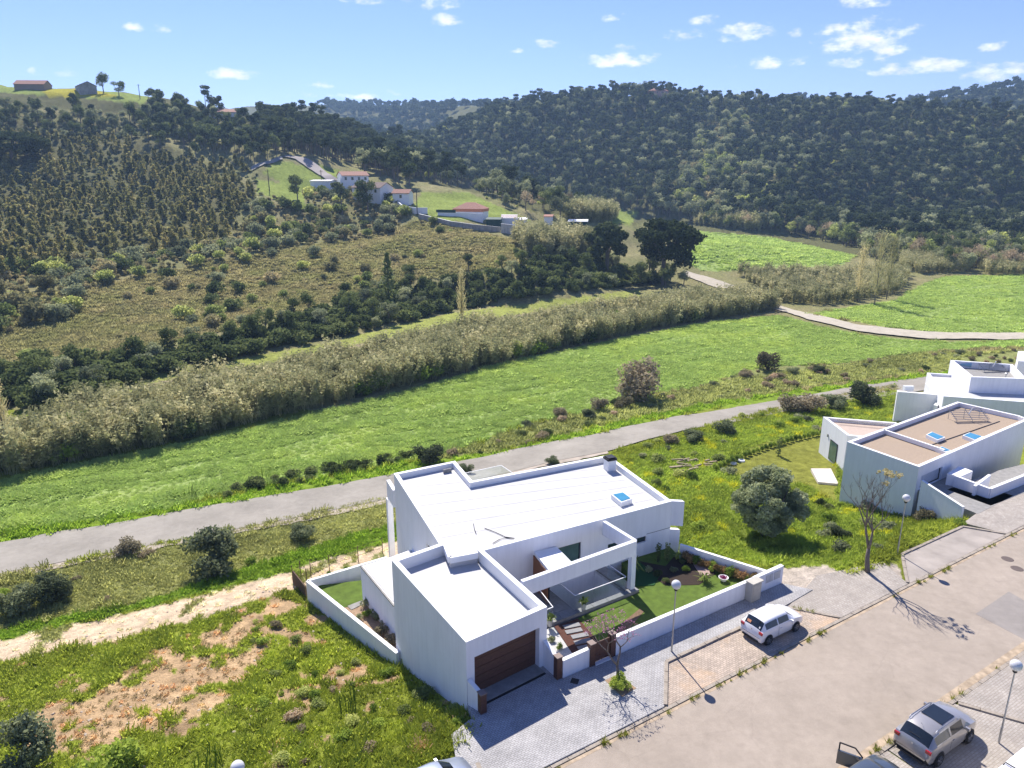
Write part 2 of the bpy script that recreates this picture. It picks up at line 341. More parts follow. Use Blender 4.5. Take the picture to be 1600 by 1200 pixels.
# ------------------------------------------------------------------ helpers
class MB:
    def __init__(s): s.v = []; s.f = []; s.m = []
    def quad(s, *p, m=0):
        b = len(s.v); s.v += [tuple(q) for q in p]; s.f.append(tuple(range(b, b + len(p)))); s.m.append(m)
    def prism(s, poly, z0, z1, m=0, bottom=True, top=True):
        n = len(poly); b = len(s.v)
        z0s = z0 if isinstance(z0, (list, tuple)) else [z0] * n; z1s = z1 if isinstance(z1, (list, tuple)) else [z1] * n
        ar = sum(poly[i][0] * poly[(i + 1) % n][1] - poly[(i + 1) % n][0] * poly[i][1] for i in range(n))
        if ar < 0: poly = list(poly)[::-1]; z0s = list(z0s)[::-1]; z1s = list(z1s)[::-1]
        s.v += [(p[0], p[1], z) for p, z in zip(poly, z0s)] + [(p[0], p[1], z) for p, z in zip(poly, z1s)]
        for i in range(n): j = (i + 1) % n; s.f.append((b + i, b + j, b + n + j, b + n + i)); s.m.append(m)
        if top: s.f.append(tuple(b + n + i for i in range(n))); s.m.append(m)
        if bottom: s.f.append(tuple(b + n - 1 - i for i in range(n))); s.m.append(m)
    def box(s, c, size, rz=0, m=0, rx=0):
        hx, hy, hz = size[0] / 2, size[1] / 2, size[2] / 2
        M = Matrix.Translation(c) @ Matrix.Rotation(rz, 4, 'Z') @ Matrix.Rotation(rx, 4, 'X')
        b = len(s.v)
        for x in (-hx, hx):
            for y in (-hy, hy):
                for z in (-hz, hz): s.v.append(tuple(M @ Vector((x, y, z))))
        for f in ((0, 1, 3, 2), (4, 6, 7, 5), (0, 4, 5, 1), (2, 3, 7, 6), (0, 2, 6, 4), (1, 5, 7, 3)): s.f.append(tuple(b + i for i in f)); s.m.append(m)
    def beam(s, p, q, w, h, m=0, up=(0, 0, 1)):
        """box whose long axis runs p to q"""
        p, q = Vector(p), Vector(q); d = (q - p).normalized(); u = Vector(up); sd = d.cross(u)
        if sd.length < 1e-4: sd = d.cross(Vector((1, 0, 0)))
        sd.normalize(); u = sd.cross(d); b = len(s.v)
        for e in (p, q):
            for a, c in ((-1, -1), (1, -1), (1, 1), (-1, 1)): s.v.append(tuple(e + sd * a * w / 2 + u * c * h / 2))
        for f in ((0, 1, 5, 4), (1, 2, 6, 5), (2, 3, 7, 6), (3, 0, 4, 7), (3, 2, 1, 0), (4, 5, 6, 7)): s.f.append(tuple(b + i for i in f)); s.m.append(m)
    def tube(s, pts, rad, n=8, m=0, cap=True):
        rings = []
        for i, p in enumerate(pts):
            p = Vector(p); a = Vector(pts[max(0, i - 1)]); c = Vector(pts[min(len(pts) - 1, i + 1)]); d = (c - a)
            d = d.normalized() if d.length > 1e-6 else Vector((0, 0, 1))
            e = Vector((1, 0, 0)) if abs(d.x) < .9 else Vector((0, 1, 0)); u = d.cross(e).normalized(); w = d.cross(u); r = rad[i] if isinstance(rad, (list, tuple)) else rad
            b = len(s.v); s.v += [tuple(p + (u * math.cos(t) + w * math.sin(t)) * r) for t in [2 * math.pi * k / n for k in range(n)]]; rings.append(b)
        for a, b in zip(rings[:-1], rings[1:]):
            for k in range(n): j = (k + 1) % n; s.f.append((a + k, b + k, b + j, a + j)); s.m.append(m)
        if cap: s.f.append(tuple(rings[0] + k for k in range(n))); s.f.append(tuple(rings[-1] + n - 1 - k for k in range(n))); s.m += [m, m]
    def lathe(s, prof, c=(0, 0, 0), n=16, m=0, axis='Z'):
        rings = []
        for r, z in prof:
            b = len(s.v)
            for k in range(n):
                t = 2 * math.pi * k / n
                q = (r * math.cos(t), r * math.sin(t), z) if axis == 'Z' else (r * math.cos(t), z, r * math.sin(t))
                s.v.append((q[0] + c[0], q[1] + c[1], q[2] + c[2]))
            rings.append(b)
        for a, b in zip(rings[:-1], rings[1:]):
            for k in range(n): j = (k + 1) % n; s.f.append((a + k, a + j, b + j, b + k)); s.m.append(m)
    def build(s, name, mats, parent=None, smooth=False, kind=None, group=None, label=None):
        me = bpy.data.meshes.new(name); me.from_pydata(s.v, [], s.f)
        for mt in (mats if isinstance(mats, (list, tuple)) else [mats]): me.materials.append(mt)
        me.polygons.foreach_set('material_index', s.m)
        if smooth: me.polygons.foreach_set('use_smooth', [True] * len(s.f))
        me.update()
        bm = bmesh.new(); bm.from_mesh(me); bmesh.ops.recalc_face_normals(bm, faces=bm.faces); bm.to_mesh(me); bm.free()
        return link(name, me, parent, kind, label)
def link(name, me, parent=None, kind=None, label=None):
    o = bpy.data.objects.new(name, me); COL.objects.link(o)
    if parent is not None:
        o.parent = parent
        r = parent
        while r.parent is not None: r = r.parent
        if parent is r: o.matrix_parent_inverse = Matrix.Translation(-Vector(r.location))
    if kind: o['kind'] = kind
    if label: o['label'] = label
    return o
def tag(o, label, cat, group=None):
    o['label'] = label; o['category'] = cat
    if group: o['group'] = group
    return o
def thing(name, label, cat, loc=(0, 0, 0), group=None, rz=0):
    o = bpy.data.objects.new(name, None); COL.objects.link(o); o.location = loc; o.rotation_euler[2] = rz; o.empty_display_size = .3
    return tag(o, label, cat, group)
def copy_tree(o, parent=None, top=True):
    c = o.copy(); COL.objects.link(c)
    if parent is not None: c.parent = parent
    for ch in list(o.children): copy_tree(ch, c, False)
    return c
def offset_poly(p, d):
    """polygon moved inward by d (counter-clockwise input, list of (x, y))"""
    n = len(p); out = []
    ar = sum(p[i][0] * p[(i + 1) % n][1] - p[(i + 1) % n][0] * p[i][1] for i in range(n))
    sg = 1 if ar > 0 else -1
    for i in range(n):
        a, b, c = Vector(p[i - 1][:2]), Vector(p[i][:2]), Vector(p[(i + 1) % n][:2])
        e1 = (b - a).normalized(); e2 = (c - b).normalized(); n1 = Vector((-e1.y, e1.x)) * sg; n2 = Vector((-e2.y, e2.x)) * sg
        k = (n1 + n2); k = k / max(.25, k.dot(n1)) if k.length > 1e-6 else n1
        out.append(b + k * d)
    return out
def wall_face(mb, p0, p1, z0, z1, openings=(), depth=.25, m=0):
    """upright wall face from p0 to p1 with openings (s0, s1, za, zb) in metres along it; reveals go inward by depth (to the left of p0->p1)"""
    p0, p1 = Vector(p0[:2]), Vector(p1[:2]); L = (p1 - p0).length; d = (p1 - p0) / L; inn = Vector((-d.y, d.x))
    xs = sorted({0., L, *[o[0] for o in openings], *[o[1] for o in openings]}); zs = sorted({z0, z1, *[o[2] for o in openings], *[o[3] for o in openings]})
    def q(s_, z, dd=0): w = p0 + d * s_ + inn * dd; return (w.x, w.y, z)
    for a, b in zip(xs[:-1], xs[1:]):
        for c, e in zip(zs[:-1], zs[1:]):
            mx, mz = (a + b) / 2, (c + e) / 2
            if any(o[0] < mx < o[1] and o[2] < mz < o[3] for o in openings): continue
            mb.quad(q(a, c), q(b, c), q(b, e), q(a, e), m=m)
    for (a, b, c, e) in openings:
        mb.quad(q(a, c), q(a, e), q(a, e, depth), q(a, c, depth), m=m); mb.quad(q(b, c), q(b, e), q(b, e, depth), q(b, c, depth), m=m)
        mb.quad(q(a, e), q(b, e), q(b, e, depth), q(a, e, depth), m=m); mb.quad(q(a, c), q(b, c), q(b, c, depth), q(a, c, depth), m=m)
    return q

# ------------------------------------------------------------------ zones of the ground
def inpoly(px, py, poly):
    c = np.zeros(px.shape, bool); n = len(poly)
    for i in range(n):
        x1, y1 = poly[i]; x2, y2 = poly[(i + 1) % n]
        if y1 == y2: continue
        k = ((y1 > py) != (y2 > py)) & (px < (x2 - x1) * (py - y1) / (y2 - y1) + x1); c ^= k
    return c
Z_MEADOW = [(-900,940),(-900,1010),(-300,890),(0,835),(250,800),(330,775),(640,722),(700,707),(830,662),(980,627),(1100,602),(1190,574),(1330,567),(1440,550),(1600,541),(2300,535),(2300,525),(1600,531),(1500,535),(1400,530),(1300,515),(1215,492),(1100,505),(1000,522),(800,565),(600,620),(300,690),(100,728),(0,750)]
Z_MEADOW2 = [(1260,492),(1330,480),(1400,470),(1440,445),(1480,432),(1600,429),(2200,425),(2200,520),(1600,522),(1500,522),(1400,513),(1300,497)]
Z_MEADOW3 = [(1075,360),(1200,370),(1335,400),(1315,414),(1200,421),(1100,424),(1050,400)]
Z_FAR_LAWN = [[(900,325),(1000,330),(985,352),(930,345)], [(430,250),(500,262),(560,292),(540,300),(470,300),(410,270)], [(400,280),(470,290),(480,330),(400,300)], [(660,300),(730,300),(830,345),(700,345),(640,330)], [(-500,120),(0,128),(120,135),(235,150),(225,162),(120,152),(0,145)], [(500,255),(540,270),(530,280),(480,258)]]
Z_DIRT = [[(180,1060),(260,1010),(330,985),(395,975),(430,990),(400,1050),(330,1110),(240,1150),(120,1185),(40,1170),(60,1110)], [(420,930),(480,945),(400,980),(330,990),(360,955)]]
Z_TRACK = [(-600,1150),(0,1003),(150,968),(300,935),(430,900),(520,868),(640,842),(640,880),(560,905),(440,925),(300,972),(150,1005),(0,1035),(-600,1200)]
Z_VERGE2 = [(-600,1080),(0,985),(200,945),(330,905),(480,855),(640,810),(640,845),(520,868),(430,900),(300,932),(150,966),(0,1003),(-600,1150)]
Z_OLIVE = [(-600,1010),(0,900),(300,845),(470,800),(640,770),(640,812),(480,857),(330,907),(200,947),(0,987),(-600,1080)]
Z_SCRUBSTRIP = [(640,722),(760,710),(960,660),(1100,632),(1300,600),(1480,580),(1650,560),(1650,545),(1440,552),(1330,569),(1190,576),(1100,604),(980,629),(830,664),(700,709)]
Z_RIGHTPLOT = [(980,715),(1200,650),(1400,610),(1400,840),(1300,900),(1230,890),(1060,860)]
Z_SANDY = [(1220,888),(1290,885),(1330,900),(1400,880),(1410,905),(1330,945),(1250,975),(1215,960),(1210,925)]
Z_FORESTF = [(-600,165),(0,165),(230,180),(330,190),(480,200),(560,240),(640,280),(760,305),(830,330),(900,340),(1050,355),(1200,375),(1320,400),(1500,420),(2300,420),(2300,0),(-600,0)]
Z_EUCA = [(-600,180),(0,180),(230,210),(400,300),(330,390),(200,420),(0,440),(-600,500)]
Z_LAWNB = [(1120,722),(1200,690),(1290,672),(1300,700),(1310,790),(1270,760),(1200,748),(1150,742)]
Z_VERGE = [(-600,985),(0,833),(250,798),(450,757),(640,724),(800,702),(960,662),(1100,632),(1300,604),(1480,580),(1700,562),(1700,572),(1480,592),(1300,614),(1100,641),(960,672),(800,712),(640,745),(450,776),(250,814),(0,852),(-600,1005)]
Z_GULLY = [(1040,335),(1065,260),(1090,205),(1150,175),(1185,200),(1140,255),(1195,262),(1240,275),(1200,310),(1120,345)]
Z_STRIP = [(60,648),(150,612),(230,582),(400,556),(500,538),(600,514),(700,490),(850,470),(1000,452),(1000,482),(850,505),(700,530),(600,556),(500,580),(400,602),(230,632),(60,690)]
Z_TRACK2 = [(230,600),(400,572),(600,530),(760,498),(900,480),(900,485),(760,503),(600,536),(400,578),(230,606)]
def ground_colour(x, y, z):
    px, py, f = project(x, y, z); px = np.where(f < 1, -9999, px)
    w1 = fbm(x / 2.2, y / 2.2, 3, 21) * 22 * np.clip(40 / np.maximum(f, 1), .05, 2)
    qx, qy = px + w1, py + fbm(x / 2.5, y / 2.5, 3, 31) * 16 * np.clip(40 / np.maximum(f, 1), .03, 2)
    n = len(x); c = np.zeros((n, 3)); a = fbm(x / 7, y / 7, 4, 3)[:, None] * 1.6; b = fbm(x / 1.2, y / 1.2, 3, 4)[:, None] * 1.6
    g1, g2, dry, dirt = np.array((.235, .275, .040)), np.array((.13, .20, .035)), np.array((.34, .30, .14)), np.array((.52, .36, .20))
    c[:] = g1 * (1 + .5 * a) * (1 + .3 * b)
    def put(poly, col, k=1.0, soft=None):
        msk = inpoly(qx, qy, poly)
        if soft is not None: msk &= soft
        cc = np.broadcast_to(col, (n, 3)); c[msk] = c[msk] * (1 - k) + cc[msk] * k
    r = np.sqrt(x * x + y * y)
    slope_scrub = np.clip(.55 + a * .9, 0, 1)
    hillc = np.array((.30, .265, .135)) * slope_scrub + np.array((.225, .235, .09)) * (1 - slope_scrub)
    m_h = (r > 105) & (py < 640); c[m_h] = (hillc * (1 + .35 * b))[m_h]
    ff = np.array((.13, .13, .055)) * (1 + .4 * b) + np.clip(a - .25, 0, 1) * np.array((.15, .17, .05))
    put(Z_FORESTF, ff); put(Z_EUCA, np.array((.15, .145, .065)) * (1 + .6 * b) + np.clip(a - .1, 0, 1) * np.array((.08, .10, .03)))
    me = np.array((.33, .43, .13)) * (1 + .16 * a) * (1 + .08 * b) + np.clip(a, 0, 1) * np.array((.05, .01, -.02))
    for z_ in (Z_MEADOW, Z_MEADOW2, Z_MEADOW3): put(z_, me)
    for z_ in Z_FAR_LAWN: put(z_, np.array((.26, .32, .075)) * (1 + .3 * b))
    put([(60,140),(130,138),(190,150),(80,152)], np.array((.42, .38, .04)))
    put(Z_GULLY, np.array((.26, .26, .12)) * (1 + .6 * b), 1.0, fbm(x / 30, y / 30, 3, 5) > -.12); put(Z_STRIP, np.array((.33, .36, .09)) * (1 + .3 * b)); put(Z_TRACK2, np.array((.36, .29, .19)))
    put(Z_OLIVE, (dry * .62 + g2 * .5) * (1 + .5 * a) * (1 + .3 * b)); put(Z_SCRUBSTRIP, (dry * .55 + g2 * .6) * (1 + .5 * a) * (1 + .3 * b))
    put(Z_VERGE2, np.array((.18, .27, .03)) * (1 + .4 * b)); put(Z_VERGE, np.array((.22, .32, .035)) * (1 + .25 * b))
    tr = np.array((.66, .51, .345)) * (1.1 + .3 * b + .15 * a); put(Z_TRACK, tr, 1.0, (fbm(x / 1.4, y / 3.0, 3, 55) < .15)); put(Z_TRACK, (dry * .6 + g2 * .5) * (1 + .3 * b), 1.0, fbm(x / 1.4, y / 3.0, 3, 55) >= .15)
    for z_ in Z_DIRT: put(z_, dirt * (1.0 + .45 * b + .3 * a), 1.0, fbm(x / 1.1, y / 1.1, 3, 66) < .09)
    put(Z_RIGHTPLOT, np.array((.225, .285, .045)) * (1 + .5 * a) * (1 + .3 * b)); put(Z_RIGHTPLOT, np.array((.42, .42, .03)), .8, fbm(x / 1.8, y / 1.8, 3, 77) > .16)
    put(Z_SANDY, np.array((.58, .50, .41)) * (1 + .3 * b)); put(Z_LAWNB, np.array((.25, .26, .05)) * (1 + .15 * b))
    # plot at the left: earth shows through the weeds
    s, t = st(x, y); plot = (s < 16) & (s > -80) & (t > 24) & (t < 52) & (r < 90) & (py > 930) & (px < 760)
    mm = plot & (fbm(x / 1.6, y / 1.6, 4, 88) > .14) & ~inpoly(qx, qy, Z_TRACK); c[mm] = (dirt * (.85 + .4 * b))[mm]
    c[(t < 24.0) & (t > 22) & (s < 6)] = (dirt * .8)
    return np.clip(c, .012, .8)

def build_ground():
    az = np.concatenate([np.arange(-180, -52, 4), np.arange(-52, -40, .6), np.arange(-40, 40, .125), np.arange(40, 52, .6), np.arange(52, 180.1, 4)])
    az = np.radians(az); rr = np.concatenate([np.geomspace(6, 90, 330), np.geomspace(90.6, 3600, 420)])
    A, RR = np.meshgrid(az, rr, indexing='ij'); X = RR * np.sin(A); Y = RR * np.cos(A); Z = terrain(X, Y)
    # cut down below the villa and its basement garden, which stand on their own slabs
    zc = Z.copy()
    for poly, zz in CUTS:
        ins = inpoly(X.ravel(), Y.ravel(), [(p[0], p[1]) for p in poly]).reshape(X.shape); zc = np.where(ins, np.minimum(zc, zz), zc)
    Z = zc
    n, k = X.shape; me = bpy.data.meshes.new('ground'); me.vertices.add(n * k); me.vertices.foreach_set('co', np.stack([X, Y, Z], -1).ravel())
    i, j = np.meshgrid(np.arange(n - 1), np.arange(k - 1), indexing='ij')
    q = np.stack([i * k + j, i * k + j + 1, (i + 1) * k + j + 1, (i + 1) * k + j], -1).reshape(-1, 4)[:, ::-1]
    me.loops.add(q.size); me.loops.foreach_set('vertex_index', q.ravel()); me.polygons.add(len(q)); me.polygons.foreach_set('loop_start', np.arange(0, q.size, 4)); me.update()
    me.polygons.foreach_set('use_smooth', np.ones(len(q), bool))
    col = ground_colour(X.ravel(), Y.ravel(), Z.ravel()); at = me.attributes.new('col', 'FLOAT_COLOR', 'POINT')
    at.data.foreach_set('color', np.concatenate([col, np.ones((n * k, 1))], 1).ravel())
    me.materials.append(ground_mat()); link('ground', me, kind='structure')
    # sight map: highest elevation met along each azimuth, for leaving out plants no one can see
    el = np.arctan2(Z - CAM_H, RR); return az, rr, np.maximum.accumulate(el, axis=1)
def visible(x, y, z, h):
    az = np.arctan2(x, y); r = np.sqrt(x * x + y * y)
    i = np.clip(np.searchsorted(V_AZ, az), 0, len(V_AZ) - 1); j = np.clip(np.searchsorted(V_RR, r) - 2, 0, len(V_RR) - 1)
    return np.arctan2(z + h - CAM_H, r) > V_EL[i, j] - .001

# ------------------------------------------------------------------ the villa plot: survey points
ZT = 3.8
V = {k: P(a, b, ZT) for k, (a, b) in dict(A=(615.2,739.5),B=(711,720),C=(738,751),D=(950,711),E=(1050,783),F=(1069.6,784),G=(756,860),H=(855,948),I=(728,1003.7),J=(612,875.3),K=(686,849.5),c1=(703,870),c2=(746,862),N=(944,814),Q=(993,844)).items()}
def S(s, t, z=0.0): x, y = from_st(s, t); return Vector((x, y, z))
def onwall(px, py, p0, p1):
    """where the sight line meets the upright plane through p0, p1: distance along it and height"""
    d = ray(px, py); ax, ay = p1[0] - p0[0], p1[1] - p0[1]; L = math.hypot(ax, ay); ax /= L; ay /= L
    det = d[0] * (-ay) - d[1] * (-ax); t = (p0[0] * (-ay) - p0[1] * (-ax)) / det
    x, y = d[0] * t, d[1] * t; return ((x - p0[0]) * ax + (y - p0[1]) * ay, CAM_H + d[2] * t)
LW = [P(480.3, 907, -2.3), P(618, 1017, -2.3)]; LWB = [P(494.6, 903, -2.3), P(604.6, 870, -2.3)]
RW = [P(1063, 850, 1.0), P(1198, 892, 1.0)]
WALL_T = 26.95
CUTS = [([(V['I'].x + .3, V['I'].y + .3), S(15.2, 27.2), S(37.4, 27.3), (RW[0].x - .2, RW[0].y), (V['D'].x - .4, V['D'].y - .4), (V['B'].x, V['B'].y - .4), (V['A'].x + .4, V['A'].y - .3), (LWB[1].x, LWB[1].y - .4), (LWB[0].x + .6, LWB[0].y - .5), (LW[0].x + .5, LW[0].y), (LW[1].x + .4, LW[1].y + .4), (V['J'].x + .6, V['J'].y - 1)], -3.7)]
ROAD_T = [(-900,1015),(-400,925),(0,849),(200,815),(430,774),(612,742),(722,721),(797,704),(929,680),(1052,652),(1217,626),(1362,601),(1479,585),(1650,562),(1900,535)]
ROAD_B = [(-900,1110),(-400,985),(0,898),(200,860),(430,816),(612,779),(722,757),(854,724),(950,706),(1073,672),(1226,645),(1400,617),(1480,605),(1650,582),(1900,553)]
def on_road(X, Y):
    px, py, _ = project(X, Y, terrain(X, Y)); return inpoly(px, py, ROAD_T + ROAD_B[::-1])
V_AZ, V_RR, V_EL = build_ground()

ASPH = asphalt('road_asphalt', (.25, .228, .19), (.35, .32, .27)); ASPH2 = asphalt('street_asphalt', (.31, .262, .210), (.40, .338, .274)); LANE = plain('pale_lane', (.46, .41, .32), .95, var=.2, scale=.8)
SHOULD = plain('sandy_shoulder', (.42, .36, .29), 1, var=.3, scale=.9)
PAV_L = pavers('light_grey_pavers', (.44, .43, .42), (.36, .355, .35), (.22, .20, .18)); PAV_B = pavers('brown_pavers', (.52, .42, .33), (.38, .31, .245), (.24, .19, .14), .24, .12, stain=(.55, .36, .20)); PAV_G = pavers('worn_pavers', (.42, .38, .33), (.34, .30, .26), (.27, .23, .18), .26, .13, stain=(.33, .29, .24))
def resample(poly, n):
    p = [Vector(q) for q in poly]; d = [0]
    for a, b in zip(p[:-1], p[1:]): d.append(d[-1] + (b - a).length)
    out = []
    for i in range(n):
        t = d[-1] * i / (n - 1); k = min(max(j for j in range(len(d)) if d[j] <= t + 1e-9), len(p) - 2); f = (t - d[k]) / max(1e-9, d[k + 1] - d[k]); out.append(p[k].lerp(p[k + 1], f))
    return out
def strip(name, e1, e2, mat, n=80, w=6, lift=.07, rag=0.0):
    a = resample([G(*q).to_tuple() for q in e1], n); b = resample([G(*q).to_tuple() for q in e2], n)
    X = np.zeros((n, w)); Y = np.zeros((n, w)); r = np.random.default_rng(3)
    for i in range(n):
        for j in range(w):
            q = a[i].lerp(b[i], j / (w - 1)); X[i, j], Y[i, j] = q.x, q.y
    if rag:
        X[:, 0] += r.normal(0, rag, n); Y[:, 0] += r.normal(0, rag, n); X[:, -1] += r.normal(0, rag, n); Y[:, -1] += r.normal(0, rag, n)
    Z = terrain(X, Y) + lift; v = np.stack([X, Y, Z], -1).reshape(-1, 3)
    # lie above the ground sheet's own facets
    f = [(i * w + j, (i + 1) * w + j, (i + 1) * w + j + 1, i * w + j + 1) for i in range(n - 1) for j in range(w - 1)]
    me = bpy.data.meshes.new(name); me.from_pydata(v.tolist(), [], f); me.materials.append(mat); me.update(); me.polygons.foreach_set('use_smooth', [True] * len(f))
    return link(name, me, kind='structure')
strip('country_road', ROAD_T, ROAD_B, ASPH, 200, 9, .12)
strip('road_shoulder', [(a, b - 1) for a, b in ROAD_B[:9]], [(-900, 1125), (-400, 997), (0, 907), (200, 868), (430, 823), (612, 786), (722, 762), (854, 729), (950, 709)], SHOULD, 120, 3, .09, .12)
strip('farm_lane', [(1072,424),(1100,432),(1146,447),(1208,475),(1260,490),(1340,509),(1450,520),(1600,521),(1800,519)], [(1066,431),(1095,441),(1130,453),(1208,484),(1260,500),(1340,519),(1450,531),(1600,532),(1800,531)], LANE, 160, 4, .30)
strip('hillside_road', [(452,244),(478,248),(500,262),(520,277),(545,288)], [(440,246),(462,250),(485,266),(508,281),(530,292)], plain('lane_concrete', (.36, .32, .29), .95), 40, 3, .5)
strip('hillside_path', [(385,266),(410,255),(440,246)], [(387,270),(412,259),(442,250)], plain('path_concrete', (.34, .32, .28), .95), 20, 2, .5)

def sheet(name, pts, z0, z1, mat, kind='structure'):
    m = MB(); m.prism([(p[0], p[1]) for p in pts], z0, z1); o = m.build(name, mat); o['kind'] = kind; return o
def stpoly(l): return [S(s, t) for s, t in l]
sheet('street', stpoly([(-60, 22.05), (140, 22.05), (140, 14.75), (-60, 14.75)]), -.5, .03, ASPH2)
GUT = plain('gutter_sand', (.46, .36, .25), 1, var=.5, scale=2.2)
sheet('gutter_sand', stpoly([(-40, 22.04), (120, 22.04), (120, 21.86), (-40, 21.86)]), 0, .034, GUT); sheet('gutter_sand', stpoly([(-40, 15.05), (120, 15.25), (120, 14.76), (-40, 14.76)]), 0, .034, GUT)
sheet('asphalt_patch', [P(a, b) for a, b in ((1576,925),(1640,962),(1620,1010),(1524,960))], .0, .036, asphalt('patch_asphalt', (.26, .235, .21), (.31, .28, .25)))
# pavement and bays on the villa's side (kerb face at t = 22.05)
sheet('pavement', stpoly([(12.0, 22.3), (23.2, 22.3), (25.75, 24.95), (36.0, 24.95), (39.2, 25.2), (38.1, 26.8), (14.2, 26.8), (13.0, 26.4), (12.2, 24.2)]), -.9, .115, PAV_L)
sheet('driveway', [S(14.4, 26.8), S(20, 26.8), (V['H'].x, V['H'].y), (V['I'].x, V['I'].y)], -.9, .112, PAV_L)
sheet('parking_bay', stpoly([(23.45, 22.3), (37.8, 22.3), (36.0, 24.8), (25.85, 24.8)]), -.9, .055, PAV_B)
sheet('parking_bay', stpoly([(-20, 22.3), (12.75, 22.3), (13.1, 24.1), (11, 24.9), (-20, 24.9)]), -.9, .055, PAV_B)
sheet('worn_pavement', stpoly([(38.0, 22.3), (45.3, 22.3), (46.6, 24.9), (41, 26.2), (36.2, 24.8)]), -.9, .075, PAV_G)
sheet('parking_bay', stpoly([(45.5, 22.3), (58.3, 22.3), (56.9, 24.6), (48.8, 24.7)]), -.9, .058, plain('stained_concrete', (.38, .335, .29), .95, var=.3, scale=.6, bmp=.2))
sheet('worn_pavement', stpoly([(58.5, 22.3), (95, 22.3), (95, 25.0), (62.5, 25.6), (57.6, 25.0)]), -.9, .09, PAV_G)
sheet('neighbour_driveway', stpoly([(60.2, 25.2), (66.4, 25.4), (66.0, 31.0), (60.6, 30.6)]), -.9, .10, CONC2)
sheet('far_side_pavement', stpoly([(-60, 14.5), (30.2, 14.5), (30.2, 8), (-60, 8)]), -.9, .06, PAV_G)
sheet('far_side_bay', stpoly([(30.3, 14.5), (36.2, 14.5), (38.2, 11), (38.2, 6), (30.3, 6)]), -.9, .05, PAV_G)
sheet('far_side_pavement', stpoly([(36.5, 14.5), (140, 14.5), (140, 5), (38.4, 5), (38.4, 11)]), -.9, .10, PAV_G)
# kerbs: one stone after another
KSM = MB(); KSM.box((.49, 0, -.19), (.97, .2, .62))
kerb_me = None
def kerb_run(pts, z, name='kerb'):
    global kerb_me
    root = bpy.data.objects.new(name, None); COL.objects.link(root); root['kind'] = 'structure'
    for a, b in zip(pts[:-1], pts[1:]):
        a, b = Vector(a), Vector(b); L = (b - a).length; n = max(1, round(L / 1.0)); d = (b - a) / L
        for i in range(n):
            if kerb_me is None: o = KSM.build('kerb_stone', CONC); kerb_me = o.data
            else: o = bpy.data.objects.new('kerb_stone', kerb_me); COL.objects.link(o)
            q = a + d * (i * L / n); o.parent = root; o.location = (q.x, q.y, z + random.uniform(-.012, .012)); o.scale = (L / n, 1, 1); o.rotation_euler[2] = math.atan2(d.y, d.x) + random.uniform(-.01, .01)
kerb_run([S(3, 22.18), S(75, 22.18)], -.05); kerb_run([S(23.33, 22.35), S(25.8, 24.88), S(36, 24.88)], .04)
kerb_run([S(36.0, 24.9), S(38.0, 22.4)], -.03); kerb_run([S(45.4, 22.4), S(48.75, 24.75), S(56.9, 24.7), S(58.45, 22.4)], 0.01)
kerb_run([S(12.85, 22.4), S(13.2, 24.2)], -.01); kerb_run([S(22, 14.62), S(62, 14.62)], -.03); kerb_run([S(36.35, 14.4), S(38.3, 11), S(38.3, 8)], .02)

# ------------------------------------------------------------------ gardens of the villa
LAWN = None
def soilmat(name, c, var, scale): return plain(name, c, .98, var=var, scale=scale, bmp=.7, bscale=18)
MULCH = soilmat('dark_mulch', (.045, .030, .022), .5, 14); MULCHR = soilmat('red_brown_bark_mulch', (.11, .048, .034), .5, 20); EARTH = soilmat('garden_earth', (.36, .25, .16), .4, 6)
TURF = plain('lawn_turf', (.10, .155, .022), 1, var=.35, scale=2.2, bmp=.8, bscale=30); ARTT = plain('dark_green_turf', (.02, .075, .022), 1, var=.2, scale=12); GRAVW = plain('white_gravel', (.55, .54, .52), .9, var=.5, scale=28, bmp=.8, bscale=26)
fw = lambda s_: V['G'].lerp(V['E'], s_)
sheet('front_lawn', [S(29.2, 31.1), P(903,966,.05), P(944,1012,.05), S(23.3, 27.1), S(37.9, 27.1), (RW[1].x - .1, RW[1].y), (RW[0].x - .1, RW[0].y + .2), (V['E'].x, V['E'].y + .5, 0), (V['N'].x + 1.5, V['N'].y + 1.0, 0)], -3.6, .05, TURF)
sheet('path_bed', [P(a, b, .05) for a, b in ((866,979),(903,966),(944,1012),(925,1026),(897,1024))], -3.6, .055, MULCHR)
sheet('gravel_bed', [P(a, b, .05) for a, b in ((850,984),(866,979.5),(896,1024),(876,1040),(850,1030))], -3.6, .05, GRAVW)
sheet('planting_bed', [P(a, b) for a, b in ((1000, 878), (1040, 886), (1052, 872), (1068, 862), (1096, 868), (1112, 880), (1118, 898), (1092, 915), (1040, 916), (1016, 900))], 0, .07, MULCH)
sheet('turf_ramp', [P(a, b) for a, b in ((986, 918), (984, 878), (994, 876), (1030, 902), (1022, 916))], 0, .085, ARTT)
sheet('stone_mulch_patch', [P(a, b) for a, b in ((1074, 868), (1088, 868), (1106, 884), (1110, 900), (1096, 902), (1086, 888))], .06, .10, plain('pinkish_stone_chips', (.42, .30, .26), .9, var=.45, scale=12, bmp=.8, bscale=9))
sheet('planting_bed', [P(a, b) for a, b in ((955, 1000), (972, 975), (1000, 952), (1006, 957), (990, 975), (975, 993))], 0, .07, soilmat('brown_edging_and_shade', (.20, .13, .08), .4, 8))  # bed edging strip, with a tree's shadow put into its brown colour
zl = -2.95
tb = {k: P(a, b, -.25) for k, (a, b) in dict(a=(563.4, 885), b=(609, 871), c=(616, 948)).items()}
sheet('lower_lawn', [LWB[0], (tb['a'].x + 1, tb['a'].y + 3), P(600, 925, zl), P(543, 948, zl), LW[0].lerp(LW[1], .32)], -4.4, zl, TURF)
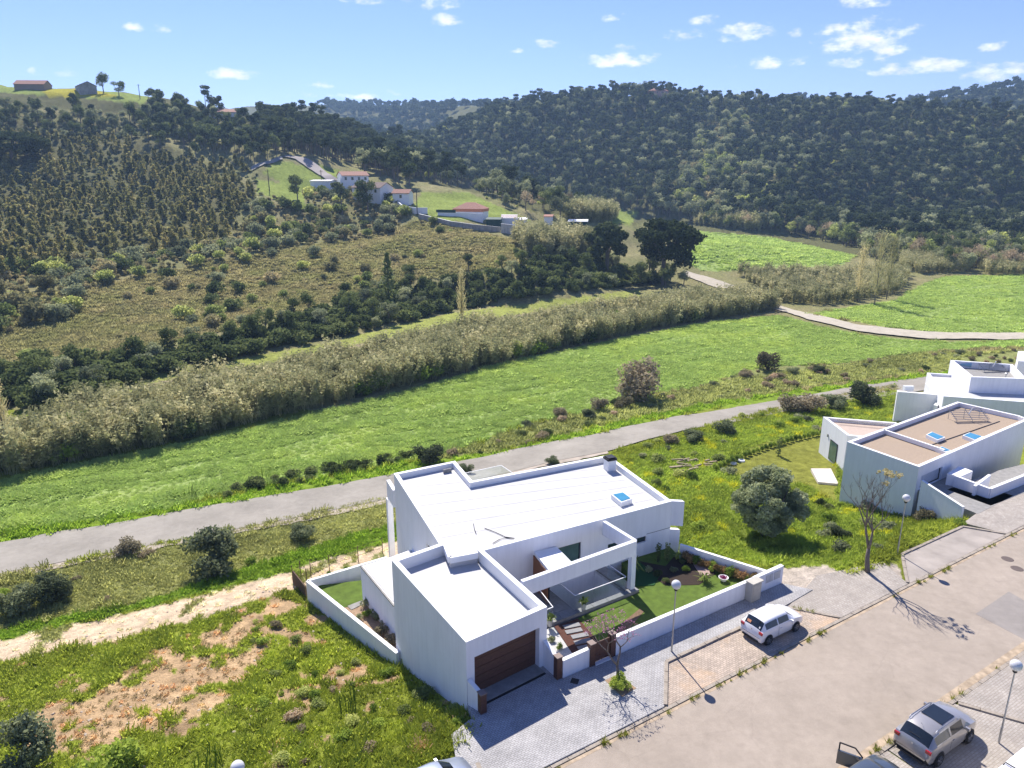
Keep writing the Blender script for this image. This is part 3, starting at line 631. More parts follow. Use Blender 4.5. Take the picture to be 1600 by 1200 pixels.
sheet('lower_bed', [P(566, 940, zl), P(543, 948, zl), LW[0].lerp(LW[1], .32), LW[1], (V['J'].x + 1, V['J'].y), P(640, 935, zl)], -4.4, zl - .02, EARTH)
sheet('garden_path', [P(a, b, zl) for a, b in ((543, 947), (566, 938), (567, 944), (549, 953))], zl - .1, zl + .02, CONC2)

# terrace under the portico: slab with a sunken patio
TZ = .2
tl = 31.15
vs0, vs1, vt0, vt1 = 24.35, 28.55, 31.55, 35.4
tslab = MB()
for a, b, c, d in ((19.6, 29.35, tl, vt0), (19.6, vs0, vt0, 36.6), (vs1, 29.35, vt0, 35), (vs0, 29.35, vt1, 36.2)): tslab.prism(stpoly([(a, c), (b, c), (b, d), (a, d)]), -.1, TZ)
o = tslab.build('terrace_slab', CONC2); o['kind'] = 'structure'
root = bpy.data.objects.new('terrace_paving', None); COL.objects.link(root); root['kind'] = 'structure'
def tiles(s0, s1, t0, t1, w, h, z):
    ns, n2 = max(1, round((s1 - s0) / w)), max(1, round((t1 - t0) / h))
    for i in range(ns):
        for j in range(n2):
            a, b = s0 + (s1 - s0) * i / ns + .008, s0 + (s1 - s0) * (i + 1) / ns - .008; c, d = t0 + (t1 - t0) * j / n2 + .008, t0 + (t1 - t0) * (j + 1) / n2 - .008
            m = MB(); m.prism(stpoly([(a, c), (b, c), (b, d), (a, d)]), z, z + .022 + random.uniform(0, .003)); m.build('tile', TILEG, root)
tiles(19.65, vs0, tl, 36.4, 1.15, .8, TZ + .003); tiles(vs0, 29.3, tl, vt0, 1.2, .4, TZ + .003)
pf = MB(); pf.prism(stpoly([(vs0 - .2, vt0 - .2), (vs1 + .2, vt0 - .2), (vs1 + .2, vt1 + .2), (vs0 - .2, vt1 + .2)]), -2.9, -2.7); pf.build('patio_floor', plain('dark_patio_tile', (.10, .10, .105), .6), kind='structure')
pd = MB(); pd.prism(stpoly([(24.7, vt1 - .05), (26.3, vt1 - .05), (26.3, vt1 - .005), (24.7, vt1 - .005)]), -2.68, -.55); tag(pd.build('patio_door', WING), 'dark glazed door at the back of the sunken patio', 'door')
pw = MB()
for a, b, c, d in ((vs0 - .2, vs0, vt0 - .2, vt1 + .2), (vs1, vs1 + .2, vt0 - .2, vt1 + .2), (vs0, vs1, vt0 - .2, vt0), (vs0, vs1, vt1, vt1 + .2)): pw.prism(stpoly([(a, c), (b, c), (b, d), (a, d)]), -2.75, TZ - .13)
pw.build('patio_wall', WHITE, kind='structure')

# ------------------------------------------------------------------ the villa
base = Vector((0, 42, 0)); villa = thing('villa', 'large modern white flat-roofed villa with dark garage door and front portico, in the middle', 'house', base)
ring = [V[k] for k in 'AKJIHGEDCB']
DEPTHS = {'A': -6.5, 'K': -3.6, 'J': -4.2, 'I': -2, 'H': -.5, 'G': -3, 'E': -3.5, 'D': -7, 'C': -7, 'B': -7}
w = MB(); keys = 'AKJIHGEDCB'
gd0 = onwall(741.2, 1026, V['I'], V['H']); gd1 = onwall(843, 981.6, V['I'], V['H']); GDT = (gd0[1] + gd1[1]) / 2
f1 = onwall(872, 856, V['G'], V['E']); f2 = onwall(908, 847, V['G'], V['E']); f3 = onwall(950, 851, V['G'], V['E']); f4 = onwall(968, 845, V['G'], V['E'])
f5 = onwall(993, 842, V['G'], V['E']); f6 = onwall(1010, 836.5, V['G'], V['E'])
lw1 = onwall(666, 846, V['A'], V['K']); lw2 = onwall(676, 846, V['A'], V['K'])
OPEN = {'I': [(gd0[0], gd1[0], .14, GDT)], 'G': [(f1[0], f2[0], .22, (f1[1] + f2[1]) / 2), (f3[0], f4[0], f3[1] - .7, f3[1]), (f5[0], f6[0], f5[1] - .45, f5[1])], 'A': [(lw1[0], lw1[0] + .9, .6, lw1[1])],
        'D': [(1.5, 4.0, -1.5 + 2, 2.6)], 'C': [(1.0, 4.5, .2, 2.6)], 'B': []}
for i, k in enumerate(keys):
    a, b = V[k], V[keys[(i + 1) % len(keys)]]
    wall_face(w, a, b, DEPTHS[k], ZT, OPEN.get(k, ()), .42 if k == 'I' else .28)
w.build('wall', WHITE, villa)
# parapet: coping ring and inner faces
inner = offset_poly([(v.x, v.y) for v in ring], .32)
deckz, gdz = ZT - .45, ZT - .78
par = MB(); n = len(ring)
for i in range(n):
    j = (i + 1) % n; a, b, c, d = ring[i], ring[j], inner[j], inner[i]; e = .03
    par.quad((a.x, a.y, ZT), (b.x, b.y, ZT), (c.x, c.y, ZT), (d.x, d.y, ZT)); par.quad((d.x, d.y, ZT), (c.x, c.y, ZT), (c.x, c.y, gdz), (d.x, d.y, gdz))
par.build('parapet', CAPW, villa)
dk = MB()
K2, C1, C2, G2 = inner[1], V['c1'], V['c2'], inner[5]
# garage deck, lower
dk.quad(*[(p.x, p.y, gdz) for p in (inner[2], inner[3], inner[4], Vector((C2.x + .35, C2.y - .3)), C2, C1, Vector((K2.x, K2.y)))])
# main deck and its step down to the garage roof
mp = [inner[0], Vector((K2.x, K2.y)), C1, C2, inner[5], inner[6], inner[7], inner[8], inner[9]]
dk.quad(*[(p.x, p.y, deckz) for p in mp])
for a, b in ((mp[1], mp[2]), (mp[2], mp[3]), (mp[3], mp[4])): dk.quad((a.x, a.y, gdz), (b.x, b.y, gdz), (b.x, b.y, deckz), (a.x, a.y, deckz))
dk.build('roof_deck', ROOFW, villa)
rs_ = random.Random(2)
for k in range(1, 7):
    a = inner[0].lerp(inner[1], k / 7) if k < 7 else inner[1]; b = inner[7].lerp(inner[6], k / 7); dm = (b - a).normalized(); a = a + dm * .2; b = b - dm * .25
    m = MB(); m.beam((a.x, a.y, deckz + .006), (b.x, b.y, deckz + .006), .035, .006); m.build('membrane_seam', plain('seam_membrane', (.46, .455, .45), .7), villa)
# low upstands where the main roof ends at the garage roof
up = MB(); up.beam((C1.x, C1.y, ZT - .2), (C2.x, C2.y, ZT - .2), .28, .4); up.beam((mp[1].x, mp[1].y, ZT - .2), (C1.x, C1.y, ZT - .2), .26, .4); up.build('parapet_step', CAPW, villa)
# right hand blade walls with the open slot
Fd = (V['F'] - V['E']).normalized()
bl = MB(); q0 = V['E'] - Fd * .02; fin = (V['D'] - V['E']).normalized() * .33; ext = V['F'] - V['E']; e1 = V['E'] + Fd * ext.length
slot = onwall(1067, 822, V['G'], V['F'])[1]
def blade(e, z0, z1): m = MB(); m.prism([(V['E'].x + .003, V['E'].y - .003), (e.x, e.y), (e.x + fin.x, e.y + fin.y), (V['E'].x + fin.x, V['E'].y + fin.y)], z0, z1); return m
blade(e1, slot, ZT).build('upper_wall_end', WHITE, villa); blade(V['E'] + Fd * (ext.length - .18), -3.5, slot - .32).build('lower_wall_end', WHITE, villa)
gr = MB(); a_ = V['G'] + (V['E'] - V['G']).normalized() * f6[0]; nrm = Vector((Fd.y, -Fd.x, 0)); gz = slot - .16
gr.beam((a_.x + nrm.x * .004, a_.y + nrm.y * .004, gz), (V['E'].x + nrm.x * .004, V['E'].y + nrm.y * .004, gz), .012, .03); gr.build('shadow_joint', DARKM, villa)
# garage door of five panels
q = lambda s_, dd, z: ((V['I'] + (V['H'] - V['I']).normalized() * s_) + Vector((-(V['H'] - V['I']).normalized().y, (V['H'] - V['I']).normalized().x, 0)) * dd) * 1.0
gdoor = MB(); uH = (V['H'] - V['I']).normalized(); inH = Vector((-uH.y, uH.x, 0))
gdr = None; ph = (GDT - .14) / 5
back = MB(); a = V['I'] + uH * gd0[0] + inH * .40; b = V['I'] + uH * gd1[0] + inH * .40; back.quad((a.x, a.y, .1), (b.x, b.y, .1), (b.x, b.y, GDT + .05), (a.x, a.y, GDT + .05)); gdr = back.build('garage_door', DARKM, villa)
for i in range(5):
    m = MB(); m.beam((a.x - inH.x * .03, a.y - inH.y * .03, .14 + ph * (i + .5)), (b.x - inH.x * .03, b.y - inH.y * .03, .14 + ph * (i + .5)), .045, ph - .022); m.build('panel', BROWNW, gdr)
th = MB(); a0 = V['I'] + uH * (gd0[0] - .0); b0 = V['I'] + uH * gd1[0]; th.prism([(a0.x + inH.x * .4, a0.y + inH.y * .4), (b0.x + inH.x * .4, b0.y + inH.y * .4), (b0.x - inH.x * .5, b0.y - inH.y * .5), (a0.x - inH.x * .5, a0.y - inH.y * .5)], 0, .17); th.build('threshold', CONC2, villa)
dr = MB(); dr.beam((a0.x - inH.x * .57, a0.y - inH.y * .57, .12), (b0.x - inH.x * .57, b0.y - inH.y * .57, .12), .14, .02); tag(dr.build('drain_channel', DARKM), 'black drain channel across the driveway in front of the garage door', 'drain')
# front windows
def window(a, b, s0, s1, z0, z1, glass, dd=.16, parent=villa, fr=.05, mull=0):
    u = (Vector(b) - Vector(a)); u.z = 0; u.normalize(); inn = Vector((-u.y, u.x, 0)); p = lambda s_, z, k=0: Vector((a[0], a[1], 0)) + u * s_ + inn * (dd + k) + Vector((0, 0, z))
    m = MB(); bars = [((s0, z0 + fr / 2), (s1, z0 + fr / 2)), ((s0, z1 - fr / 2), (s1, z1 - fr / 2)), ((s0 + fr / 2, z0 + fr), (s0 + fr / 2, z1 - fr)), ((s1 - fr / 2, z0 + fr), (s1 - fr / 2, z1 - fr))]
    for k in range(mull): x = s0 + (s1 - s0) * (k + 1) / (mull + 1); bars.append(((x, z0 + fr), (x, z1 - fr)))
    for (x0, y0), (x1, y1) in bars: m.beam(p(x0, y0), p(x1, y1), .06, fr, up=(inn.x, inn.y, 0) if x0 == x1 else (0, 0, 1))
    wo = m.build('window', DARKM, parent)
    for k in range(mull + 1):
        xa = s0 + (s1 - s0) * k / (mull + 1) + fr / 2; xb = s0 + (s1 - s0) * (k + 1) / (mull + 1) - fr / 2
        g = MB(); c = [p(xa, z0 + fr, .02), p(xb, z0 + fr, .02), p(xb, z1 - fr, .02), p(xa, z1 - fr, .02)]; g.quad(*c); g.build('pane', glass, wo)
    return wo
window(V['G'], V['E'], f1[0], f2[0], .22, OPEN['G'][0][3], GREENG); window(V['G'], V['E'], f3[0], f4[0], f3[1] - .7, f3[1], WING); window(V['G'], V['E'], f5[0], f6[0], f5[1] - .45, f5[1], WING)
window(V['A'], V['K'], lw1[0], lw1[0] + .9, .6, lw1[1], WING); window(V['D'], V['C'], 1.5, 4.0, .5, 2.6, WING); window(V['C'], V['B'], 1.0, min(4.2, (V['B'] - V['C']).length - .3), .2, 2.6, WING)
# portico: front beam, side beam, column
bm_h = 1.0
pt = MB(); Q = V['Q']; gR = V['G'].lerp(V['H'], .46); gp = P(818, 906, ZT); Nn = V['N']
pt.beam((gp.x - .1, gp.y - .1, ZT - bm_h / 2 - .002), (Q.x, Q.y, ZT - bm_h / 2 - .002), .28, bm_h); pt.build('portico_beam', WHITE, villa)
pt = MB(); pt.beam((Nn.x, Nn.y, ZT - bm_h / 2 - .006), (Q.x, Q.y, ZT - bm_h / 2 - .006), .26, bm_h); pt.build('portico_side_beam', WHITE, villa)
pt = MB(); pt.box((Q.x - .12, Q.y + .12, (ZT - bm_h + .2) / 2 - .004), (.36, .36, ZT - bm_h - .2), rz=R(30)); pt.build('column', WHITE, villa)
# entrance canopy with the wood slat wall
cz = 2.75; cc = [P(a, b, cz) for a, b in ((834, 862), (869.6, 854), (893, 878), (857, 890))]
m = MB(); m.prism([(p.x, p.y) for p in cc], cz - .22, cz); m.build('canopy', CAPW, villa)
sw = None; m = MB(); m.prism([(cc[0].x + .02, cc[0].y), (cc[3].x + .02, cc[3].y), (cc[3].x + .1, cc[3].y + .05), (cc[0].x + .1, cc[0].y + .05)], .2, cz - .23); sw = m.build('slat_wall', DARKM, villa)
for i in range(13):
    p = cc[0].lerp(cc[3], (i + .5) / 13); m = MB(); m.box((p.x - .02, p.y, (.2 + cz - .23) / 2), (.05, .11, cz - .45), rz=math.atan2(cc[3].y - cc[0].y, cc[3].x - cc[0].x)  * 0 + R(25)); m.build('slat', SLATW, sw)
# glass balustrades
def glass_run(pts, z0, z1, parent=None, w=1.25, rail=True):
    for a, b in zip(pts[:-1], pts[1:]):
        a, b = Vector(a), Vector(b); L = (b - a).length; n = max(1, round(L / w)); d = (b - a) / L
        for i in range(n):
            p0 = a + d * (L * i / n + .01); p1 = a + d * (L * (i + 1) / n - .01); m = MB(); m.beam((p0.x, p0.y, (z0 + z1) / 2), (p1.x, p1.y, (z0 + z1) / 2), .014, z1 - z0); m.build('pane', GLASSB, parent)
        if rail: m = MB(); m.beam((a.x, a.y, z1 + .015), (b.x, b.y, z1 + .015), .05, .035); m.build('handrail', plain('white_metal', (.75, .75, .74), .4), parent)
bal = thing('glass_balustrade', 'clear glass balustrade with white handrail around the sunken patio', 'balustrade', S(vs0, vt0, TZ))
glass_run([S(vs0 + .03, vt1), S(vs0 + .03, vt0 + .03), S(vs1 - .03, vt0 + .03), S(vs1 - .03, vt0 + 1.9)], TZ + .03, TZ + 1.0, bal)
b2 = [P(843, 922, 1.2), P(864, 949, 1.2), P(854, 953, 1.2)]
bal2 = thing('glass_balustrade', 'narrow glass balustrade beside the garage wall near the stepping stones', 'balustrade', (b2[1].x, b2[1].y, TZ)); glass_run(b2, TZ + .03, TZ + 1.0, bal2)
bb = [P(a, b, 1.1) for a, b in ((722, 740), (783, 727), (801, 739))]
sheet('back_terrace', [(V['C'].x, V['C'].y), (V['B'].x, V['B'].y), (bb[0].x - .5, bb[0].y), (bb[1].x, bb[1].y), (bb[2].x + .3, bb[2].y - 3.2), (bb[2].x, bb[2].y - 3.4)], -5.5, -.02, WHITE)
bal3 = thing('glass_balustrade', 'glass balustrade of the balcony at the back of the villa, seen over the roof', 'balustrade', (bb[1].x, bb[1].y, 0)); glass_run(bb, .03, 1.08, bal3, 1.6)
# portal frame at the back left with its column
lf = (V['K'] - V['A']).normalized(); A0 = V['A']
pz = 2.35; e_ = A0 - lf * 2.2
m = MB(); m.beam((A0.x, A0.y, pz - .75), (e_.x, e_.y, pz - .75), .3, 1.5); m.build('back_portal_beam', WHITE, villa)
m = MB(); m.box((e_.x + .05, e_.y - .25, -3), (.45, .5, 7.6), rz=R(23)); m.build('back_column', WHITE, villa)
m = MB(); b_ = P(640, 735, 2.3); m.beam((e_.x, e_.y, .2), (e_.x + 5.2, e_.y + 2.4, .2), .3, .45); m.build('back_slab_edge', WHITE, villa)
# low annex with the white roof terrace
an = MB(); J, K = V['J'], V['K']; pa = [(tb['a'].x, tb['a'].y), (tb['c'].x, tb['c'].y), (V['J'].x + .5, V['J'].y + .8), (V['K'].x, V['K'].y), (V['A'].x + 2.0, V['A'].y - 4.7), (tb['b'].x, tb['b'].y)]
an.prism(pa, -4.4, -.25); an.build('annex', WHITE, villa)
m = MB(); m.beam((tb['a'].x, tb['a'].y, -.2), (tb['c'].x, tb['c'].y, -.2), .12, .1); m.build('annex_edge_trim', CONC2, villa)
m = MB(); m.prism([(p[0] * .999, p[1]) for p in offset_poly(pa, .18)], -.25, -.21); m.build('annex_roof_terrace', ROOFW, villa)
# things on the roof
def skylight(name, label, corners, z, h, grp=None, mat=SKYG):
    c = [P(a, b, z + h) for a, b in corners]; t = thing(name, label, 'skylight', ((c[0].x + c[2].x) / 2, (c[0].y + c[2].y) / 2, z), grp)
    m = MB(); m.prism([(p.x, p.y) for p in c], z + .002, z + h); m.build('curb', CAPW, t); i = offset_poly([(p.x, p.y) for p in c], .1); g = MB(); g.prism([(p.x, p.y) for p in i], z + h + .003, z + h + .03); g.build('pane', mat, t); return t
skylight('skylight', 'blue glazed skylight on the roof of the middle villa', ((955,772.5),(974,768.5),(988,779),(970.5,785)), deckz, .38)
cp_ = P(953, 724, ZT + .1); t = thing('chimney', 'small white chimney with a dark cap at the back corner of the villa roof', 'chimney', (cp_.x, cp_.y, deckz))
m = MB(); m.box((cp_.x, cp_.y, deckz + .45), (.75, .75, .9), rz=R(23)); m.build('shaft', CAPW, t); m = MB(); m.box((cp_.x, cp_.y, deckz + 1.0), (.85, .85, .16), rz=R(23)); m.box((cp_.x, cp_.y, deckz + 1.14), (.7, .7, .05), rz=R(23)); m.build('cap', DARKM, t)
for i, (pts, lab) in enumerate(((((757,825),(775,832),(790,839),(804,841)), 'long thin black cable lying across the white villa roof'), (((770,849),(780,843),(790,840),(803,841)), 'short thick black cable piece lying by the front edge of the villa roof'), (((740,818),(741,826),(744,834)), 'short upright wire stub sticking out of the white villa roof'))):
    m = MB(); m.tube([P(a, b, deckz + .06 + (.3 if i == 2 and k == 0 else 0)) for k, (a, b) in enumerate(pts)], .025, 5); tag(m.build('roof_cable', DARKM), lab, 'cable')
m = MB(); ve = P(699, 735, deckz + .2); m.box((ve.x, ve.y, deckz + .18), (.7, .1, .3), rz=R(27)); tag(m.build('roof_vent', CONC2), 'small grey vent at the back parapet of the villa roof', 'vent')
m = MB(); m.box((onwall(825, 866, V['G'], V['E'])[0] * 0 + P(826, 868, 2.4).x, P(826, 868, 2.4).y, 2.4), (.3, .2, .08), rz=R(20)); m.build('wall_lamp', DARKM, villa)

# ------------------------------------------------------------------ garden walls, gate, posts
def wallrun(name, label, pts, zs0, zs1, th=.22, mat=WHITE, cap=True, cat='wall'):
    """wall along pts with own top heights"""
    t = thing(name, label, cat, (pts[0][0], pts[0][1], 0)); m = MB(); c = MB()
    for i in range(len(pts) - 1):
        a, b = Vector(pts[i][:2]), Vector(pts[i + 1][:2]); d = (b - a).normalized(); nn = Vector((-d.y, d.x)) * th / 2; e = d * (th / 2 if 0 < i else 0)
        pl = [(a - nn), (b - nn), (b + nn), (a + nn)]; m.prism([(p.x, p.y) for p in pl], [zs0[i], zs0[i + 1], zs0[i + 1], zs0[i]], [zs1[i] - .04, zs1[i + 1] - .04, zs1[i + 1] - .04, zs1[i] - .04])
        nn2 = nn * 1.12; pl = [(a - nn2), (b - nn2), (b + nn2), (a + nn2)]; c.prism([(p.x, p.y) for p in pl], [zs1[i] - .038, zs1[i + 1] - .038, zs1[i + 1] - .038, zs1[i] - .038], [zs1[i], zs1[i + 1], zs1[i + 1], zs1[i]])
    m.build('face', mat, t); c.build('coping', CAPW, t); return t
ht = lambda px, py: onwall(px, py, S(15, WALL_T - .1), S(38, WALL_T - .1))[1]
wh = (ht(1010, 975) + ht(1150, 917.5)) / 2; wh2 = ht(1200, 894)
wallrun('street_wall', 'long white garden wall between the front lawn and the pavement', [S(23.75, WALL_T), S(35.35, WALL_T)], [-1.5] * 2, [wh, wh])
eb = wallrun('meter_wall', 'taller end of the white street wall carrying three meter doors', [S(35.37, WALL_T), S(38.15, WALL_T)], [-1.5] * 2, [wh2 - .05, wh2 + .02], .24)
for k, (a, b) in enumerate(((36.45, 36.75), (36.82, 37.12), (37.25, 37.85))):
    m = MB(); m.prism(stpoly([(a, WALL_T - .155), (b, WALL_T - .155), (b, WALL_T - .12), (a, WALL_T - .12)]), wh2 * .45, wh2 * .86); m.build('meter_door', plain('grey_metal', (.5, .5, .5), .5), eb)
t = thing('utility_cabinet', 'square beige concrete utility cabinet standing against the white street wall', 'cabinet', S(34.9, 26.6)); m = MB(); m.prism(stpoly([(34.5, 26.3), (35.35, 26.3), (35.35, 26.83), (34.5, 26.83)]), 0, wh + .12); m.build('body', plain('beige_concrete', (.50, .47, .40), .9, var=.1), t)
m = MB(); m.prism(stpoly([(34.42, 26.22), (35.43, 26.22), (35.43, 26.82), (34.42, 26.82)]), wh + .122, wh + .2); m.build('lid', plain('beige_concrete', (.5, .47, .4)), t); m = MB(); m.prism(stpoly([(34.58, 26.27), (35.27, 26.27), (35.27, 26.298), (34.58, 26.298)]), .15, wh); m.build('door', plain('beige_metal', (.46, .43, .37), .6), t)
def post(s, t_, h, label, w=.34):
    t = thing('gate_post', label, 'post', S(s, t_)); m = MB(); m.prism(stpoly([(s - w / 2, t_ - w / 2), (s + w / 2, t_ - w / 2), (s + w / 2, t_ + w / 2), (s - w / 2, t_ + w / 2)]), 0, h); m.build('shaft', BROWNW, t)
    w += .06; m = MB(); m.prism(stpoly([(s - w / 2, t_ - w / 2), (s + w / 2, t_ - w / 2), (s + w / 2, t_ + w / 2), (s - w / 2, t_ + w / 2)]), h, h + .05); m.build('cap', plain('taupe_stone', (.26, .2, .17), .7), t)
lowt = ht(900, 1033)
post(15.05, 26.95, 1.25, 'dark brown post at the end of the low wall left of the driveway'); post(19.85, 27.05, 1.45, 'dark brown post at the right edge of the driveway'); post(22.05, 26.95, 1.5, 'dark brown gate post on the left side of the wooden gate'); post(23.55, 27.0, 1.55, 'dark brown gate post on the right side of the wooden gate')
wallrun('low_wall', 'short white wall between the driveway post and the garden gate', [S(20.05, WALL_T + .02), S(21.87, WALL_T + .02)], [-1, -1], [1.2, 1.25])
wallrun('wing_wall', 'short white wall running from the garage corner to the post left of the driveway', [(V['I'].x + .12, V['I'].y - .02), S(15.0, 27.1)], [-2.5, -1], [1.6, 1.25]); wallrun('wing_wall', 'short white wall running from the garage to the post right of the driveway', [(V['H'].x - .1, V['H'].y - .1), S(19.85, 27.2)], [-1, -1], [1.75, 1.35])
gt = thing('garden_gate', 'dark brown boarded garden gate in the white street wall', 'gate', S(22.8, WALL_T))
for i in range(9): a = 22.24 + i * .127; m = MB(); m.prism(stpoly([(a, WALL_T - .02), (a + .118, WALL_T - .02), (a + .118, WALL_T + .02), (a, WALL_T + .02)]), .18, 1.42); m.build('board', BROWNW, gt)
m = MB(); m.prism(stpoly([(22.22, WALL_T - .035), (23.38, WALL_T - .035), (23.38, WALL_T - .021), (22.22, WALL_T - .021)]), 1.33, 1.43); m.build('rail', BROWNW, gt)
m = MB(); m.prism(stpoly([(22.22, WALL_T - .25), (23.38, WALL_T - .25), (23.38, WALL_T + .15), (22.22, WALL_T + .15)]), .0, .16); m.build('threshold', CAPW, gt)
wallrun('side_wall', 'low white boundary wall on the right of the front garden', [RW[0], RW[1]], [-3.5, -1.5], [1.0, 1.0], .2)
wallrun('lower_garden_wall', 'white boundary wall sloping along the weedy plot left of the villa', [LW[0], LW[1].lerp(LW[0], -.02)], [-5.4, -4.6], [-2.3, -2.3], .24)
wallrun('back_garden_wall', 'low white wall at the back of the lower lawn behind the villa', [LW[0], LWB[0], LWB[1]], [-5.6, -5.6, -5.6], [-2.3, -2.3, -2.3], .2)
# stepping stones
rts = bpy.data.objects.new('stepping_path', None); COL.objects.link(rts); rts['kind'] = 'structure'
for i, (a, b) in enumerate(((893.5, 977.5), (896.5, 985.5), (906, 993), (910.5, 1002), (916, 1010.5))):
    p = P(a, b, .09); m = MB(); m.box((p.x, p.y, .06), (1.05, .36, .09), rz=R(18)); m.build('paving_slab', TILEG, rts)
m = MB(); a = P(898, 1067); m.box((a.x, a.y, .12), (.42, .42, .012), rz=R(-20)); tag(m.build('drain_cover', DARKM), 'black square drain cover in the grey pavement beside the low wall', 'drain cover')
m = MB(); a = P(757, 1182); 
for i, (px, py, lab) in enumerate(((1574, 874, 'round dark manhole cover in the street, the upper of two on the right'), (1589, 889, 'round dark manhole cover in the street, the lower of two on the right'))):
    a = P(px, py); m = MB(); m.lathe([(0, .05), (.36, .05), (.4, .03)], (a.x, a.y, 0), 20); tag(m.build('manhole_cover', plain('rusty_iron', (.13, .10, .085), .7)), lab, 'manhole cover')

# ------------------------------------------------------------------ neighbouring houses
def block(name, poly, z0, z1, parent, par=.3, deck=None, drop=.45, openings={}, dmat=GRAVEL, wmat=WHITE):
    p = [Vector((q[0], q[1])) for q in poly]; ar = sum(p[i].x * p[(i + 1) % len(p)].y - p[(i + 1) % len(p)].x * p[i].y for i in range(len(p)))
    if ar < 0: p = p[::-1]
    m = MB(); n = len(p); inn = offset_poly([(q.x, q.y) for q in p], par)
    for i in range(n): wall_face(m, p[i], p[(i + 1) % n], z0, z1, openings.get(i, ()), .25)
    for i in range(n):
        j = (i + 1) % n; m.quad((*p[i], z1), (*p[j], z1), (*inn[j], z1), (*inn[i], z1)); m.quad((*inn[i], z1), (*inn[j], z1), (*inn[j], z1 - drop), (*inn[i], z1 - drop))
    m.build(name, wmat, parent); d = MB(); d.quad(*[(*q, z1 - drop) for q in inn]); d.build('roof_deck', dmat, parent); return p
ZB = 2.4
hb = thing('neighbour_house', 'white angular house with brown gravel roof, nearest on the right', 'house', S(61, 31))
B = [P(a, b, ZB) for a, b in ((1436,729.5),(1600,658.7),(1579,650),(1496,627.5),(1323.7,690))]; B[1] = B[0] + (B[1] - B[0]) * 1.06; B[2] = P(1600, 655.5, ZB) + (B[1] - B[0]).normalized() * 1.0
B = [B[0], B[1], P(1586, 652.5, ZB) + Vector((.9, .7, 0)), B[3], B[4]]
bd0 = onwall(1441, 738, B[0], B[1]); bd1 = onwall(1473, 729, B[0], B[1]); bdz = onwall(1463, 757, B[0], B[1])[1]
pb = block('wall', B, -5.5, ZB, hb, openings={0: [(bd0[0], bd1[0], max(.12, bdz), bd1[1])]})
window(B[0], B[1], bd0[0], bd1[0], max(.12, bdz), bd1[1], plain('white_metal_door', (.6, .62, .65), .5), .2, hb, .08)
m = MB(); a, b = P(1380, 672, ZB - .1), P(1466, 702, ZB - .1); m.beam((a.x, a.y, ZB - .2), (b.x + .4, b.y - .3, ZB - .2), .22, .4); m.build('roof_upstand', CAPW, hb)
m = MB(); a, b = P(1455, 695, ZB - .4), P(1562, 658, ZB - .4); m.beam((a.x, a.y, ZB - .43), (b.x, b.y, ZB - .43), .1, .05); m.build('roof_joint', DARKM, hb)
skylight('roof_light', 'blue glazed skylight on the gravel roof, the one farthest left', ((1447,679),(1456,674.5),(1477,683),(1465,687.5)), ZB - .45, .35); skylight('roof_light', 'blue glazed skylight on the gravel roof, the one farthest right', ((1504,680),(1515,675.5),(1536,682),(1524,688)), ZB - .45, .35); skylight('roof_light', 'small blue skylight at the front edge of the gravel roof', ((1462,700),(1472,697.5),(1487,704),(1477,706)), ZB - .45, .35)
def rack(name, label, px, py, z, sc_=1.0, rz=R(5)):
    p = P(px, py, z); t = thing(name, label, 'roof rack', (p.x, p.y, z), rz=0); m = MB()
    L, W, H = 3.4 * sc_, 1.3 * sc_, 1.0 * sc_; T = lambda x, y, q: Vector((p.x, p.y, z + q)) + Matrix.Rotation(rz, 3, 'Z') @ Vector((x, y, 0))
    for x in (-L / 2, 0, L / 2): m.tube([T(x, -W / 2, 0), T(x, -W / 2, H * .3), T(x, W / 2, H), T(x, W / 2, 0)], .03, 5)
    m.build('frame', STEEL, t)
    for k in range(7): q = k / 6; m = MB(); m.tube([T(-L / 2 - .2, -W / 2 + W * q, H * (.3 + .7 * q) + .04), T(L / 2 + .2, -W / 2 + W * q, H * (.3 + .7 * q) + .04)], .032, 5); m.build('tube', STEEL, t)
    m = MB(); m.tube([T(0, 0, H * .7), T(.25, -.1, H * .7 + .8)], .05, 5); m.build('pipe', CAPW, t)
rack('solar_collector_rack', 'metal collector frame on the brown gravel roof of the nearer neighbour', 1512, 657, ZB - .45)
# left annex of the neighbour, lawn side
zq = 0.0; A1 = [P(a, b, zq) for a, b in ((1286,651),(1324,680),(1400,678),(1400,660))]; hb2 = hb
q0 = onwall(1297, 708, A1[0], A1[1]); q1 = onwall(1309, 734, A1[0], A1[1]); ww0 = onwall(1297, 703, A1[0], A1[1])
block('annex_wall', [A1[0], A1[1], A1[1] + Vector((8, -3, 0)), A1[3]], -5.6, zq, hb, .3, drop=.4, dmat=plain('beige_roof_tiles', (.50, .40, .33), .9), openings={}, wmat=WHITE)
u = (A1[1] - A1[0]).normalized(); wn = Vector((-u.y, u.x, 0)); wn = wn if wn.x < 0 else -wn
for k in (0,): 
    a = A1[0] + u * (A1[1] - A1[0]).length * .42 + wn * .02; b = A1[0] + u * (A1[1] - A1[0]).length * .72 + wn * .02; m = MB(); m.beam((a.x, a.y, -2.9), (b.x, b.y, -2.9), .06, 2.3); wo = m.build('sliding_window', DARKM, hb); m = MB(); m.beam((a.x + u.x * .1 + wn.x * .03, a.y + u.y * .1 + wn.y * .03, -2.9), (b.x - u.x * .1 + wn.x * .03, b.y - u.y * .1 + wn.y * .03, -2.9), .02, 2.1); m.build('pane', GREENG, wo)
sheet('garden_terrace', [P(a, b, -3.8) for a, b in ((1267,733),(1298,733),(1310,757),(1278,754))], -5.2, -3.72, plain('beige_stone', (.62, .56, .50), .7))
for k in range(3):
    pass
m = MB()
a, b = A1[0] + Vector((1.2, -1.3, 0)), A1[3] + Vector((-1, -1.0, 0))
